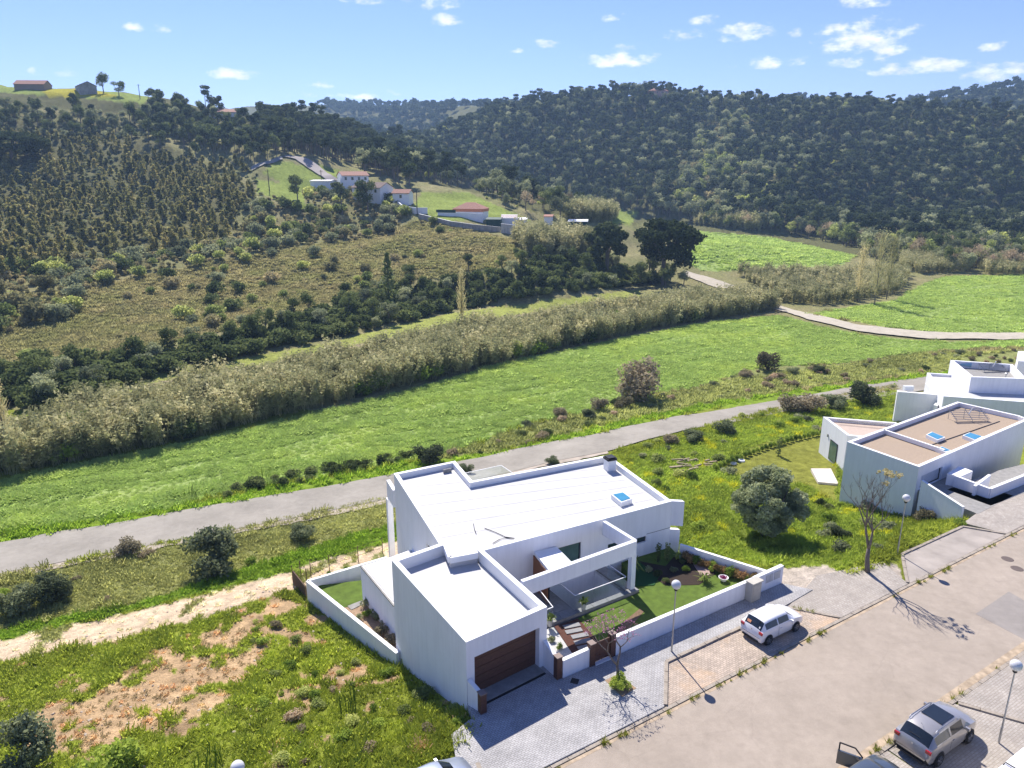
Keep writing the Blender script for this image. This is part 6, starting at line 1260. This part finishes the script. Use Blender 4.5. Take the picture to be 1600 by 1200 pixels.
# ------------------------------------------------------------------ near trees
def branch_tree(name, label, cat, loc, h, seed, mat, spread=.5, levels=4, r0=.2, lean=(0, 0), fork=(2, 4), bias=1.0, twig=None):
    rd = random.Random(seed); t = thing(name, label, cat, loc); trunk, limbs = MB(), MB(); tips = []
    def grow(p, d, L, r, lv, mb):
        pts = [p]; q = p; dd = d
        for k in range(3): dd = (dd + Vector((rd.uniform(-.16, .16), rd.uniform(-.16, .16), rd.uniform(-.02, .14)))).normalized(); q = q + dd * L / 3; pts.append(q)
        mb.tube(pts, [r, r * .88, r * .76, r * .62], 7 if lv < 2 else 4)
        if lv >= levels: tips.append((q, dd)); return
        n = rd.randint(*fork); a0 = rd.uniform(0, 6.28)
        for i in range(n):
            a = a0 + 6.28 * i / n + rd.uniform(-.4, .4); s_ = spread * rd.uniform(.6, 1.25); nd = (dd + Vector((math.cos(a) * s_, math.sin(a) * s_, .12 * bias))).normalized()
            grow(q if i else q - dd * L * .02, nd, L * rd.uniform(.62, .84), r * (.62 if n < 4 else .52) * rd.uniform(.85, 1.05), lv + 1, limbs)
    L0 = h * .33; grow(Vector(loc) - Vector((0, 0, .2)), Vector((lean[0], lean[1], 1)).normalized(), L0, r0, 0, trunk)
    trunk.build('trunk', mat, t, smooth=True); limbs.build('branches', mat, t, smooth=True); return t, tips
loc = P(1356, 894, .05); bt, tips = branch_tree('bare_tree', 'leafless tree with spreading twigs beside the right street lamp', 'tree', loc, 6.2, 21, BARKG, .42, 6, .19, (-.04, 0), (2, 3), 1.6)
r_ = np.random.default_rng(3); top = sorted(tips, key=lambda q: -(q[0].x * 1.0 + q[0].z * .8))[:24]; bl = [(q.x, q.y, q.z, .16, .16, .16, 14) for q, _ in top]; p_, n_2 = blob_points(bl, r_, .2); link('last_leaves', mesh_from_quads('last_leaves', leaf_quads(p_, n_2, .04, 1.3, r_), [L_SCRUB]), bt)
loc = P(965, 1064, .1); jt, tips = branch_tree('judas_tree', 'small pink-budding tree in a square pit in front of the garden gate', 'tree', loc, 3.7, 11, BARKG, .95, 6, .11, (0, 0), (2, 3), .5)
bl = [(q.x, q.y, q.z, .10, .10, .10, 3) for q, _ in tips]; p_, n_2 = blob_points(bl, r_, .2); link('blossom', mesh_from_quads('blossom', leaf_quads(p_, n_2, .026, 1.2, r_), [L_PINK]), jt)
m = MB(); pit = [S(*st(P(a, b).x, P(a, b).y)) for a, b in ((945, 1066), (965, 1057), (994, 1078), (972, 1092))]; m.prism([(p.x, p.y) for p in pit], .02, .125); m.build('tree_pit', EARTH, kind='structure')
kerb_run([pit[0], pit[3]], -.02); 
def fine_bush(key, leaf, size, n, blobs, seed, trunkh=.6, mat=None):
    r = np.random.default_rng(seed); bl = [(*b, n) for b in blobs]; p, nn = blob_points(bl, r, .35); t = MB()
    for a in range(5): t.tube([(0, 0, -.2), (math.cos(a * 1.3) * .18, math.sin(a * 1.3) * .18, trunkh * .5), (math.cos(a * 1.3) * .55, math.sin(a * 1.3) * .55, trunkh * 1.3)], [.07, .05, .02], 5)
    PR[key] = mesh_from_quads('olive_bush', leaf_quads(p, nn, size, 1.5, r), [leaf, BARK], t)
for v in range(3):
    rs = random.Random(40 + v); fine_bush(('olive', v), L_OLIVE, .045, 420, [(rs.uniform(-.75, .75), rs.uniform(-.75, .75), rs.uniform(.6, 1.9), rs.uniform(.45, .7), rs.uniform(.45, .7), rs.uniform(.45, .7)) for _ in range(9)], 60 + v)
    fine_bush(('cane_bush', v), leafmat('reed_bush_leaves', (.22, .195, .12), (.40, .355, .22), .35), .04, 320, [(rs.uniform(-.6, .6), rs.uniform(-.6, .6), rs.uniform(.4, 1.5), .5, .5, .6) for _ in range(8)], 70 + v)
for v in range(2):
    rs = random.Random(80 + v); fine_bush(('lush', v), L_SHRUB, .032, 260, [(rs.uniform(-.5, .5), rs.uniform(-.5, .5), rs.uniform(.2, .7), .35, .35, .3) for _ in range(8)], 90 + v, .3)
place(('lush', 0), 968, 1074, .72, 'bright green shrub growing in the square pit at the foot of the pink-budding tree', 'shrub', 'pit_shrub', z=.12)
# the big olive
g = G(1192, 838); ot = thing('olive_tree', 'large round grey-green olive tree on the green plot between the white houses', 'tree', g); rs = random.Random(5)
bl = []
for k in range(58):
    a = rs.uniform(0, 6.28); q_ = rs.uniform(.2, 1) ** .6 * 3.0; z_ = rs.uniform(1.3, 5.4); w_ = 1 - abs(z_ - 3.1) / 3.6; bl.append((g.x + math.cos(a) * q_ * w_, g.y + math.sin(a) * q_ * w_, g.z + z_, rs.uniform(.5, .9), rs.uniform(.5, .9), rs.uniform(.42, .7), 620))
r_ = np.random.default_rng(9); p_, n_2 = blob_points(bl, r_, .45); link('crown', mesh_from_quads('crown', leaf_quads(p_, n_2, .055, 1.5, r_), [leafmat('olive_tree_leaves', (.16, .20, .09), (.42, .46, .27), .38)]), ot)
t_ = MB()
for k in range(6): a = k * 1.05; t_.tube([(g.x, g.y, g.z - .3), (g.x + math.cos(a) * .3, g.y + math.sin(a) * .3, g.z + .9), (g.x + math.cos(a) * 1.1, g.y + math.sin(a) * 1.1, g.z + 2.6), (g.x + math.cos(a) * 1.6, g.y + math.sin(a) * 1.6, g.z + 4)], [.17, .13, .08, .03], 7)
t_.build('trunk', BARKG, ot, smooth=True)
# stone pines above the lane
def stone_pine(px, py, wid, hgt, label, seed, nb=16):
    g = G(px, py); rs = random.Random(seed); t = thing('stone_pine', label, 'pine tree', g); bl = []
    for k in range(nb): a = rs.uniform(0, 6.28); q_ = rs.random() ** .5; bl.append((g.x + math.cos(a) * q_ * wid * .42, g.y + math.sin(a) * q_ * wid * .42, g.z + hgt * (.86 - .22 * q_ * q_) + rs.uniform(-1, .6), wid * .16, wid * .16, hgt * .09, 330))
    for k in range(nb // 2): a = rs.uniform(0, 6.28); bl.append((g.x + math.cos(a) * wid * .3, g.y + math.sin(a) * wid * .25, g.z + hgt * rs.uniform(.35, .6), wid * .15, wid * .15, hgt * .12, 200))
    r = np.random.default_rng(seed); p, nn = blob_points(bl, r, .4); link('crown', mesh_from_quads('crown', leaf_quads(p, nn, .34, 1.2, r), [L_PINE]), t)
    m = MB()
    for k in range(5): a = k * 1.25 + seed; m.tube([(g.x, g.y, g.z - 1), (g.x + math.cos(a) * .4, g.y + math.sin(a) * .4, g.z + hgt * .4), (g.x + math.cos(a) * wid * .25, g.y + math.sin(a) * wid * .25, g.z + hgt * .75)], [.5, .35, .12], 6)
    m.build('trunk', BARKG, t)
stone_pine(1035, 446, 23, 22, 'huge dark stone pine with a broad crown above the lane, the larger of the pair', 4, 20); stone_pine(948, 428, 15, 17, 'dark stone pine left of the huge one beside the lane', 6, 12); stone_pine(20, 255, 30, 13, 'broad flat-topped dark pine at the left edge of the hillside', 8, 16); stone_pine(1345, 185, 22, 12, 'flat-topped dark pine on the crest of the far forest', 12, 8)
for px, py, key, s_, hs, lab, nm in (
 (608, 478, ('conifer', 0), .92, 1.0, 'tall dark conical conifer at the foot of the scrubby slope', 'dark_conifer'), (322, 172, ('pine', 1), 1.0, 1.0, 'lone pine silhouetted on the skyline of the left hill', 'lone_pine'), (384, 196, ('pine', 0), .85, 1.0, 'small lone pine on the skyline right of the other lone pine', 'lone_pine'),
 (162, 146, ('broad', 0), 1.25, 1.0, 'round dark tree beside the grey gabled hilltop house', 'round_tree'), (186, 150, ('broad', 1), 1.1, .8, 'dark bushy tree right of the round tree on the hilltop', 'round_tree'), (242, 161, ('broad', 0), 1.1, .8, 'dark rounded tree clump on the right end of the hilltop meadow', 'round_tree'),
 (1016, 147, ('pine', 1), 1.5, 1.0, 'tall pine standing out above the pink villa on the middle hill', 'tall_pine'), (875, 345, ('broadgrey', 0), 1.3, 1.0, 'round grey-green tree by the tiny white hut in the valley', 'round_tree'), (1105, 345, ('broad', 0), 1.35, 1.1, 'dark dense tree at the edge of the far meadow', 'dark_tree'),
 (1212, 358, ('broadlight', 0), 1.3, .9, 'yellow-green rounded tree at the near edge of the forest', 'budding_tree'), (1322, 385, ('broadlight', 1), 1.25, 1.0, 'yellow-green budding tree behind the right end of the far meadow', 'budding_tree'), (575, 330, ('broad', 1), 1.4, 1.0, 'dark leafy tree in front of the brown-roofed farmhouse', 'dark_tree'), (535, 335, ('pine', 2), 1.2, 1.0, 'brownish tall tree in front of the farm group', 'farm_tree'),
 (1000, 446, ('broad', 1), 1.0, .9, 'dark leafy tree under the huge stone pine, left one', 'dark_tree'), (1040, 450, ('broad', 0), 1.0, .8, 'dark leafy tree at the very foot of the huge stone pine', 'dark_tree'), (1068, 446, ('broadgrey', 0), .7, .9, 'grey leafy tree on the right below the huge stone pine', 'dark_tree'), (965, 448, ('broad', 0), .9, .9, 'dark leafy tree between the two stone pines', 'dark_tree'), (1015, 432, ('broad', 1), 1.3, 1.0, 'dark tree close behind the foot of the huge stone pine', 'dark_tree'),
 (560, 318, ('broadlight', 0), .8, 1.0, 'light green tree before the long farmhouse', 'farm_tree'), (640, 290, ('broad', 0), 1.3, .9, 'dark round tree on the spur right of the farmhouses', 'dark_tree'), (465, 315, ('broad', 1), 1.0, 1.2, 'dark upright tree left of the farm annex', 'dark_tree')):
    place(key, px, py, s_, lab, 'tree', nm, hs=hs)
# slim bare poplars
for px, py, h, w_, lab in ((722, 512, 14.5, 1.7, 'slim bare poplar rising out of the cane belt'), (1340, 470, 17, 2.8, 'bare yellowish poplar in the thicket left of the right meadow'), (1366, 478, 21, 3.4, 'tallest bare poplar of the thicket left of the right meadow'), (1385, 468, 19, 3.0, 'bare poplar on the right side of the thicket'), (15, 720, 11, 1.6, 'bare reddish poplar at the left edge in the cane belt')):
    g = G(px, py); t = thing('bare_poplar', lab, 'poplar', g); r = np.random.default_rng(int(px)); n_b = 170; m = MB(); m.tube([(g.x, g.y, g.z - .5), (g.x, g.y, g.z + h)], [.16, .02], 5); m.build('trunk', BARKG, t); Q = []
    for k in range(n_b):
        z0 = r.uniform(.12, .86) * h; a = r.uniform(0, 6.28); l = h * .24 * (1 - z0 / h * .65); sp_ = w_ * (1 - abs(z0 / h - .4)) * r.uniform(.3, 1); x0, y0 = g.x + math.cos(a) * sp_ * .15, g.y + math.sin(a) * sp_ * .15; x1, y1 = g.x + math.cos(a) * sp_, g.y + math.sin(a) * sp_; ww = .035
        Q.append([(x0 - ww, y0, g.z + z0), (x0 + ww, y0, g.z + z0), (x1 + ww * .5, y1, g.z + z0 + l), (x1 - ww * .5, y1, g.z + z0 + l)])
    bp, bn = blob_points([(g.x, g.y, g.z + h * k, w_ * .62, w_ * .62, h * .13, 150 if h > 15 else 90) for k in (.3, .45, .6, .75, .87)][:], r, .2); Q = np.concatenate([np.array(Q, float), leaf_quads(bp, bn, .07, 2.0, r)]); link('twigs', mesh_from_quads('twigs', Q, [leafmat('budding_twigs', (.34, .32, .15), (.56, .52, .26), .45)]), t)
# bushes along the roads
for px, py, k, v, s_, hs, lab in (
 (338, 893, 'olive', 0, 1.35, 1.05, 'large dark olive bush between the country road and the dirt track'), (88, 938, 'olive', 1, 1.0, 1.05, 'dark olive bush at the left between road and track, second from the left edge'), (26, 955, 'olive', 2, .95, 1.0, 'blurry dark bush at the left edge below the country road'), (203, 864, 'cane_bush', 1, .75, .8, 'small greyish bush at the lower side of the country road'),
 (470, 846, 'olive', 1, .75, 1.0, 'dark roundish bush below the road, left of the villa'), (672, 722, 'olive', 2, 1.15, .9, 'dark round bush behind the back parapet of the villa across the road'), (1005, 622, 'cane_bush', 0, 2.3, 1.1, 'big round reed bush at the near edge of the meadow'), (935, 640, 'cane_bush', 1, .85, .9, 'brownish bush left of the big reed bush'), (975, 638, 'cane_bush', 0, .9, .8, 'pale brown bush just below the big reed bush'),
 (875, 652, 'cane_bush', 2, .65, .9, 'small grey bush at the lower edge of the meadow, third left of the reed bush'), (918, 652, 'olive', 0, .6, .9, 'small dark bush between two brownish ones near the road'), (1200, 578, 'cane_bush', 1, 1.3, 1.1, 'rounded brown reed bush at the edge of the meadow toward the right'), (1350, 632, 'olive', 0, 1.45, .9, 'big dark shrub beside the country road left of the rear white house'), (1300, 640, 'olive', 2, 1.2, .75, 'grey-green shrub left of the big dark one by the road'), (1262, 645, 'cane_bush', 0, 1.4, .8, 'patch of pale canes at the lower roadside'), (1232, 642, 'cane_bush', 0, 1.2, .9, 'upright pale canes at the left end of the roadside patch'),
 (1135, 678, 'olive', 1, .95, .8, 'dark leafy bush below the road in front of the neighbour lawn'), (1078, 690, 'olive', 2, .9, .7, 'grey-green bush between the villa roof corner and the road'), (1048, 694, 'cane_bush', 2, .6, .8, 'small pale bush just above the villa roof corner'), (865, 725, 'olive', 1, .55, .7, 'small bush top showing above the back parapet of the villa'), (728, 742, 'olive', 2, .6, .9, 'bush behind the glass balcony of the villa'),
 (1310, 840, 'olive', 0, .55, .8, 'dusty grey-green bush in the weeds right of the olive tree'), (1165, 590, 'cane_bush', 2, .8, .7, 'low grey bush left of the rounded reed bush'), (1240, 585, 'olive', 1, .8, .7, 'dark low bush near the right end of the meadow edge'), (1275, 582, 'olive', 2, .8, .7, 'small dark bush at the meadow edge, right of two others')):
    place((k, v), px, py, s_ * (1.65 if k == 'cane_bush' else 1.3), lab, 'bush', 'roadside_bush', hs=hs * .78)
for px, py, k, v, s_, hs, lab in ((45, 1215, 'olive', 0, 1.25, 1.0, 'silvery grey bush in the lower left corner'), (185, 1210, 'lush', 1, 1.9, 1.0, 'dark green leafy bush at the bottom edge left of the lamp globe'), (1470, 800, 'lush', 0, 1.2, .9, 'tangled green and brown bush at the foot of the neighbour drive wall'), (1445, 815, 'cane_bush', 1, .9, .8, 'dry brown bush beside the neighbour driveway'), (1500, 820, 'lush', 1, .7, .8, 'small green bush at the corner of the neighbour driveway')):
    place((k, v), px, py, s_, lab, 'bush', 'corner_bush', hs=hs)
def weed_stalks(px, py, n, h, w, label):
    g = G(px, py); m = MB(); rs = random.Random(int(px))
    for k in range(n): x, y = g.x + rs.uniform(-w, w), g.y + rs.uniform(-w, w); hh = h * rs.uniform(.5, 1); m.tube([(x, y, g.z - .1), (x + rs.uniform(-.15, .15), y + rs.uniform(-.15, .15), g.z + hh * .7), (x + rs.uniform(-.2, .2), y + rs.uniform(-.2, .2), g.z + hh)], [.012, .03, .008], 5)
    tag(m.build('tall_weed', L_SHRUB), label, 'weed')
weed_stalks(543, 1110, 14, 1.5, .5, 'clump of tall upright weed stalks on the plot left of the garage'); weed_stalks(330, 1200, 14, 1.3, .6, 'clump of tall dark weed stalks at the bottom edge beside the lamp globe'); weed_stalks(300, 778, 8, 1.6, .8, 'thin dry stalks at the field edge above the country road'); weed_stalks(415, 755, 6, 2.2, .7, 'dark thin shoots in the bramble hedge above the road'); weed_stalks(535, 735, 6, 2.2, .5, 'pair of tall shoots in the bramble hedge nearer the villa')

# ------------------------------------------------------------------ small things in the gardens
def pot(px, py, label, h=.5, z=TZ, leaf=L_PALM, s_=1.0):
    p = P(px, py, z); t = thing('potted_plant', label, 'potted plant', p); m = MB(); m.lathe([(.0, .0), (.12 * s_, 0), (.2 * s_, h), (.17 * s_, h), (.15 * s_, h - .05), (0, h - .05)], p, 14); m.build('pot', plain('pale_ceramic', (.55, .54, .5), .6), t); Q = []; r = np.random.default_rng(int(px))
    for k in range(26): a = r.uniform(0, 6.28); l = r.uniform(.25, .5) * s_; dx, dy = math.cos(a), math.sin(a); ww = .05; zz = p.z + h - .05; e = r.uniform(.1, .42); Q.append([(p.x - dy * ww * .4, p.y + dx * ww * .4, zz), (p.x + dy * ww * .4, p.y - dx * ww * .4, zz), (p.x + dx * l * .6 + dy * ww, p.y + dy * l * .6 - dx * ww, zz + e), (p.x + dx * l * .6 - dy * ww, p.y + dy * l * .6 + dx * ww, zz + e)]); Q.append([Q[-1][3], Q[-1][2], (p.x + dx * l + dy * .01, p.y + dy * l, zz + e * .7), (p.x + dx * l - dy * .01, p.y + dy * l, zz + e * .7)])
    link('leaves', mesh_from_quads('leaves', np.array(Q, float), [leaf]), t)
pot(911.5, 953, 'tall pale pot with yellow-green leaves at the corner of the glass balustrade'); pot(859, 978, 'pale pot with yellow-green leaves beside the garage wall', .45)
p = P(1130, 907, .08); t = thing('flower_bowl', 'white bowl with dark red flowers at the right end of the planting bed', 'flower bowl', p); m = MB(); m.lathe([(0, 0), (.18, 0), (.34, .26), (.31, .26), (.2, .18), (0, .18)], p, 16); m.build('bowl', CAPW, t); r = np.random.default_rng(1); a, b = blob_points([(p.x, p.y, p.z + .26, .26, .26, .12, 160)], r, .2); link('flowers', mesh_from_quads('flowers', leaf_quads(a, b, .03, 1, r), [leafmat('dark_red_petals', (.20, .03, .08), (.30, .06, .12), .2)]), t)
def fan_plant(px, py, s_, leaf, label, nm='spiky_plant', n=34, z=.07, up=.9, cat='plant', w=.035):
    p = P(px, py, z) if z is not None else G(px, py); Q = []; r = np.random.default_rng(int(px * 3 + py))
    for k in range(n):
        a = r.uniform(0, 6.28); dx, dy = math.cos(a), math.sin(a); l = s_ * r.uniform(.4, 1) ; u = r.uniform(.3, 1) * up * s_; c = [(p.x, p.y, p.z), (p.x + dx * l * .45, p.y + dy * l * .45, p.z + u), (p.x + dx * l, p.y + dy * l, p.z + u * .75)]
        for (q1, w1), (q2, w2) in zip(((c[0], w), (c[1], w)), ((c[1], w), (c[2], w * .2))): Q.append([(q1[0] - dy * w1, q1[1] + dx * w1, q1[2]), (q1[0] + dy * w1, q1[1] - dx * w1, q1[2]), (q2[0] + dy * w2, q2[1] - dx * w2, q2[2]), (q2[0] - dy * w2, q2[1] + dx * w2, q2[2])])
    o = link(nm, mesh_from_quads(nm, np.array(Q, float), [leaf])); o_loc = None; return tag(o, label, cat)
fan_plant(985, 900, 1.2, L_PALM, 'large palm-like plant behind the portico column', 'palm', 40, .07, 1.3); fan_plant(1100, 908, .85, L_PALM, 'yellow-green cycad-like plant beside the flower bowl', 'cycad', 46, .08, .8); fan_plant(1060, 873, .55, L_GREY, 'spiky grey-green yucca against the right end of the villa wall', z=.08)
for i, (px, py, lab) in enumerate(((1028, 878, 'upright dark plant in the mulch bed, left of the other'), (1042, 876, 'upright dark plant in the mulch bed, right of the other'))): place(('column', 0), px, py, .48, lab, 'plant', 'upright_plant', z=.07)
for px, py, k, s_, lab in ((1013, 893, ('grey', 0), .30, 'pale dry grass clump in the mulch bed'), (1028, 900, ('dark', 0), .32, 'dark low plant in the middle of the mulch bed'), (1052, 893, ('grey', 1), .28, 'grey low plant in the mulch bed behind the lamp post'), (1066, 880, ('dark', 1), .3, 'small dark plant at the back of the mulch bed'), (1072, 892, ('shrub', 0), .3, 'small green plant in the mulch bed beside the pink stones'), (1040, 910, ('dark', 0), .26, 'small dark plant at the front of the mulch bed')): place(k, px, py, s_, lab, 'plant', 'bed_plant', z=.07)
for i in range(15):
    f = (i + .5) / 15; p = RW[0].lerp(RW[1], f); d = (RW[1] - RW[0]).normalized(); nn = Vector((d.y, -d.x, 0)); nn = nn if nn.y < 0 else -nn; q = p + nn * .5
    o = bpy.data.objects.new('hedge_shrub', PR[('reddish', i % 2) if i % 3 else ('shrub', i % 2)]); COL.objects.link(o); o.location = (q.x, q.y, .05); s_ = random.uniform(.30, .42); o.scale = (s_, s_, s_ * 1.3); o.rotation_euler[2] = i * 1.7; tag(o, 'reddish green young hedge shrub along the inside of the low side wall', 'shrub', 'young hedge along the side wall')
place(('shrub', 0), 874, 1013, .22, 'small green plant in the white gravel bed beside the low wall', 'plant', 'gravel_plant', z=.06); place(('grey', 0), 861, 1003, .25, 'small plant in the white gravel against the garage', 'plant', 'gravel_plant', z=.06)
for px, py, k, s_, lab in ((576, 947, ('grey', 0), .5, 'tall dry shrub against the white annex wall, left one'), (594, 958, ('dark', 0), .45, 'tall dry shrub against the white annex wall, right one'), (572, 962, ('shrub', 0), .35, 'small green plant near the lower garden path'), (588, 968, ('grey', 1), .38, 'pale rosette plant in the lower earth bed'), (601, 975, ('grey', 0), .42, 'greyish cushion plant in the lower earth bed'), (560, 968, ('grey', 1), .3, 'smallest cushion plant at the left of the lower earth bed'), (595, 992, ('dry', 0), .5, 'brown flowering shrub at the wall of the lower bed, upper one'), (608, 1003, ('dry', 1), .5, 'brown flowering shrub at the wall of the lower bed, lower one')): place(k, px, py, s_, lab, 'plant', 'lower_bed_plant', z=zl)
for px, py, lab in ((500, 905, 'tuft at the corner of the lower lawn'), (515, 898, 'tuft on the back edge of the lower lawn, second from the corner'), (540, 891, 'tuft on the back edge of the lower lawn nearest the annex')): place(('shrub', 1), px, py, .22, lab, 'plant', 'lawn_edge_tuft', z=zl)
# neighbour's garden
for i in range(26):
    f = i / 25; a, b = (1118, 735), (1283, 680); px, py = a[0] + (b[0] - a[0]) * f, a[1] + (b[1] - a[1]) * f - 6 * math.sin(f * 3.1); g = G(px, py); o = bpy.data.objects.new('hedge_cypress', PR['shrub', i % 2]); COL.objects.link(o); o.location = g; s_ = random.uniform(.30, .42); o.scale = (s_, s_, s_ * 1.7); tag(o, 'small cypress of the curved young hedge around the neighbour lawn', 'cypress', 'young cypress hedge around the neighbour lawn')
place(('column', 0), 1216, 712, .75, 'single slim cypress on the neighbour lawn above the olive tree', 'cypress', 'slim_cypress')
for px, py, lab in ((1145, 724, 'flat round white stone on the neighbour lawn, the left one'), (1158, 720, 'flat round white stone on the neighbour lawn, the right one')): g = G(px, py); m = MB(); m.lathe([(0, .12), (.38, .12), (.42, .0)], g, 16); tag(m.build('round_stone', CAPW), lab, 'stone')
t = thing('timber_pile', 'untidy pile of pale old timber and rubble beside the green plot', 'timber pile', G(1090, 735)); rs = random.Random(8)
for k in range(22): g = G(1060 + rs.uniform(-8, 55), 722 + rs.uniform(-2, 18)); m = MB(); a = rs.uniform(-.5, .6); l = rs.uniform(.3, .9); m.beam((g.x - math.cos(a) * l, g.y - math.sin(a) * l, g.z + rs.uniform(.05, .4)), (g.x + math.cos(a) * l, g.y + math.sin(a) * l, g.z + rs.uniform(.1, .5)), .16, .12); m.build('beam', plain('weathered_timber', (.34, .27, .19), .9, var=.3, scale=5), t)
for px, py, k, s_, lab in ((1575, 758, ('dark', 0), .4, 'dark round plant in the neighbour yard, left one'), (1585, 752, ('dark', 1), .45, 'dark round plant in the neighbour yard, middle one'), (1597, 742, ('reddish', 0), .6, 'orange-green shrub in the neighbour yard at the right edge'), (1283, 790, ('dark', 0), .5, 'dark shrub at the corner of the neighbour lawn, left one'), (1296, 796, ('dark', 1), .5, 'dark shrub at the corner of the neighbour lawn, right one'), (1285, 705 - 28, ('dry', 1), .7, 'round rust-brown shrub at the far corner of the neighbour lawn')): place(k, px, py, s_, lab, 'shrub', 'yard_shrub')
# wire fence behind the lower garden
t = thing('wire_fence', 'rusty wire fence on iron posts behind the lower garden', 'fence', G(470, 900)); fp = [G(a, b) for a, b in ((458, 910), (470, 902), (480, 915), (486, 900), (515, 893), (560, 878), (598, 865))]
for p in fp: m = MB(); m.tube([(p.x, p.y, p.z - .2), (p.x, p.y, p.z + 1.5)], .035, 5); m.build('post', plain('rusty_iron_post', (.12, .075, .05), .8), t)
for z_ in (.6, 1.0, 1.4): m = MB(); m.tube([(p.x, p.y, p.z + z_) for p in fp[3:]], .012, 4); m.build('wire', plain('rusty_iron_post', (.12, .075, .05)), t)
a, b = G(459, 915), G(478, 935); m = MB(); m.prism([(a.x, a.y), (b.x, b.y), (b.x + .08, b.y + .05), (a.x + .08, a.y + .05)], [a.z - .2, b.z - .2, b.z - .2, a.z - .2], [a.z + 1.3, b.z + 1.0, b.z + 1.0, a.z + 1.3]); tag(m.build('reed_screen', plain('brown_reed_mat', (.13, .085, .055), .95, var=.5, scale=9)), 'sagging brown reed screen at the corner of the lower garden', 'screen')
for p_, lab in (((466, 900), 'yellow-green sapling by the rusty fence posts'), ((492, 925), 'creeper at the corner of the lower garden wall')): place(('shrub', 0), p_[0], p_[1], .55, lab, 'plant', 'corner_sapling')
# stones on the plot and the track
rs = random.Random(12)
for v in range(3):
    bm = bmesh.new(); bmesh.ops.create_icosphere(bm, subdivisions=1, radius=1)
    for q_ in bm.verts: q_.co *= 1 + rs.uniform(-.25, .25); q_.co.z *= .6
    me = bpy.data.meshes.new('stone'); bm.to_mesh(me); bm.free(); me.materials.append(plain('pale_stone', (.50, .42, .33), .9, var=.25, scale=3)); PR['stone', v] = me
SX = sample([(0,1035),(640,840),(640,900),(480,940),(640,1050),(700,1140),(640,1200),(0,1200)], .85, h=.3, seed=90, rmax=90, extra=lambda X, Y, Z: (fbm(X / 1.3, Y / 1.3, 3, 91) > .02) & ~in_cut(X, Y) & (st(X, Y)[1] > 25)); w_ = np.random.default_rng(4).integers(0, 3, len(SX[0]))
for v in range(3): q_ = w_ == v; mass('rubble_stones', PR['stone', v], SX[0][q_], SX[1][q_], SX[2][q_], .03, .13, seed=v, tilt=.5)

build_wild()
X_, Y_, Z_ = sample([(60,1130),(240,1010),(400,975),(430,1020),(400,1100),(250,1150),(120,1185)], .5, h=.3, seed=93, rmax=90, extra=lambda X, Y, Z: (fbm(X / 1.5, Y / 1.5, 3, 95) > -.06) & (st(X, Y)[1] > 25)); mass('dry_grass', PR['tuft', 0], X_, Y_, Z_, .5, 1.2, L_GRASS, np.tile((.50, .43, .25), (len(X_), 1)), seed=94, hs=.6)
for run_, sd in ((((4, 21.98), (62, 21.98)), 1), (((23, 14.72), (60, 14.72)), 2), (((37.9, 22.6), (36.1, 24.8)), 3), (((45.5, 22.6), (48.8, 24.8)), 4), (((36.45, 14.2), (38.3, 11.2)), 5)):
    r = np.random.default_rng(sd); L_ = math.dist(*run_); n = int(L_ * 3.2); f = r.random(n); f = f[fbm(f * L_ / 1.7, f * 0 + sd, 3, 5) > .02]; s_ = run_[0][0] + (run_[1][0] - run_[0][0]) * f; t_ = run_[0][1] + (run_[1][1] - run_[0][1]) * f + r.normal(0, .06, len(f)); X_, Y_ = from_st(s_, t_); mass('kerb_weeds', PR['tuft', 1], X_, Y_, X_ * 0 + .05, .2, .7, L_GRASS, np.tile((.30, .33, .06), (len(X_), 1)), seed=sd)

# ------------------------------------------------------------------ haze
def haze():
    m = bpy.data.materials.new('haze'); m.use_nodes = True; nt = m.node_tree; nt.nodes.clear(); out = add(nt, 'ShaderNodeOutputMaterial'); v = add(nt, 'ShaderNodeVolumePrincipled'); v.inputs['Color'].default_value = (.44, .67, 1.0, 1); v.inputs['Density'].default_value = HAZE; v.inputs['Anisotropy'].default_value = .2; nt.links.new(v.outputs[0], out.inputs['Volume'])
    mb = MB(); mb.box((0, 500, 85), (8600, 9000, 190)); o = mb.build('haze', m); o['kind'] = 'stuff'; m.volume_intersection_method = 'FAST' if hasattr(m, 'volume_intersection_method') else None
HAZE = .00020
try: haze()
except Exception as ex: print('haze', ex)
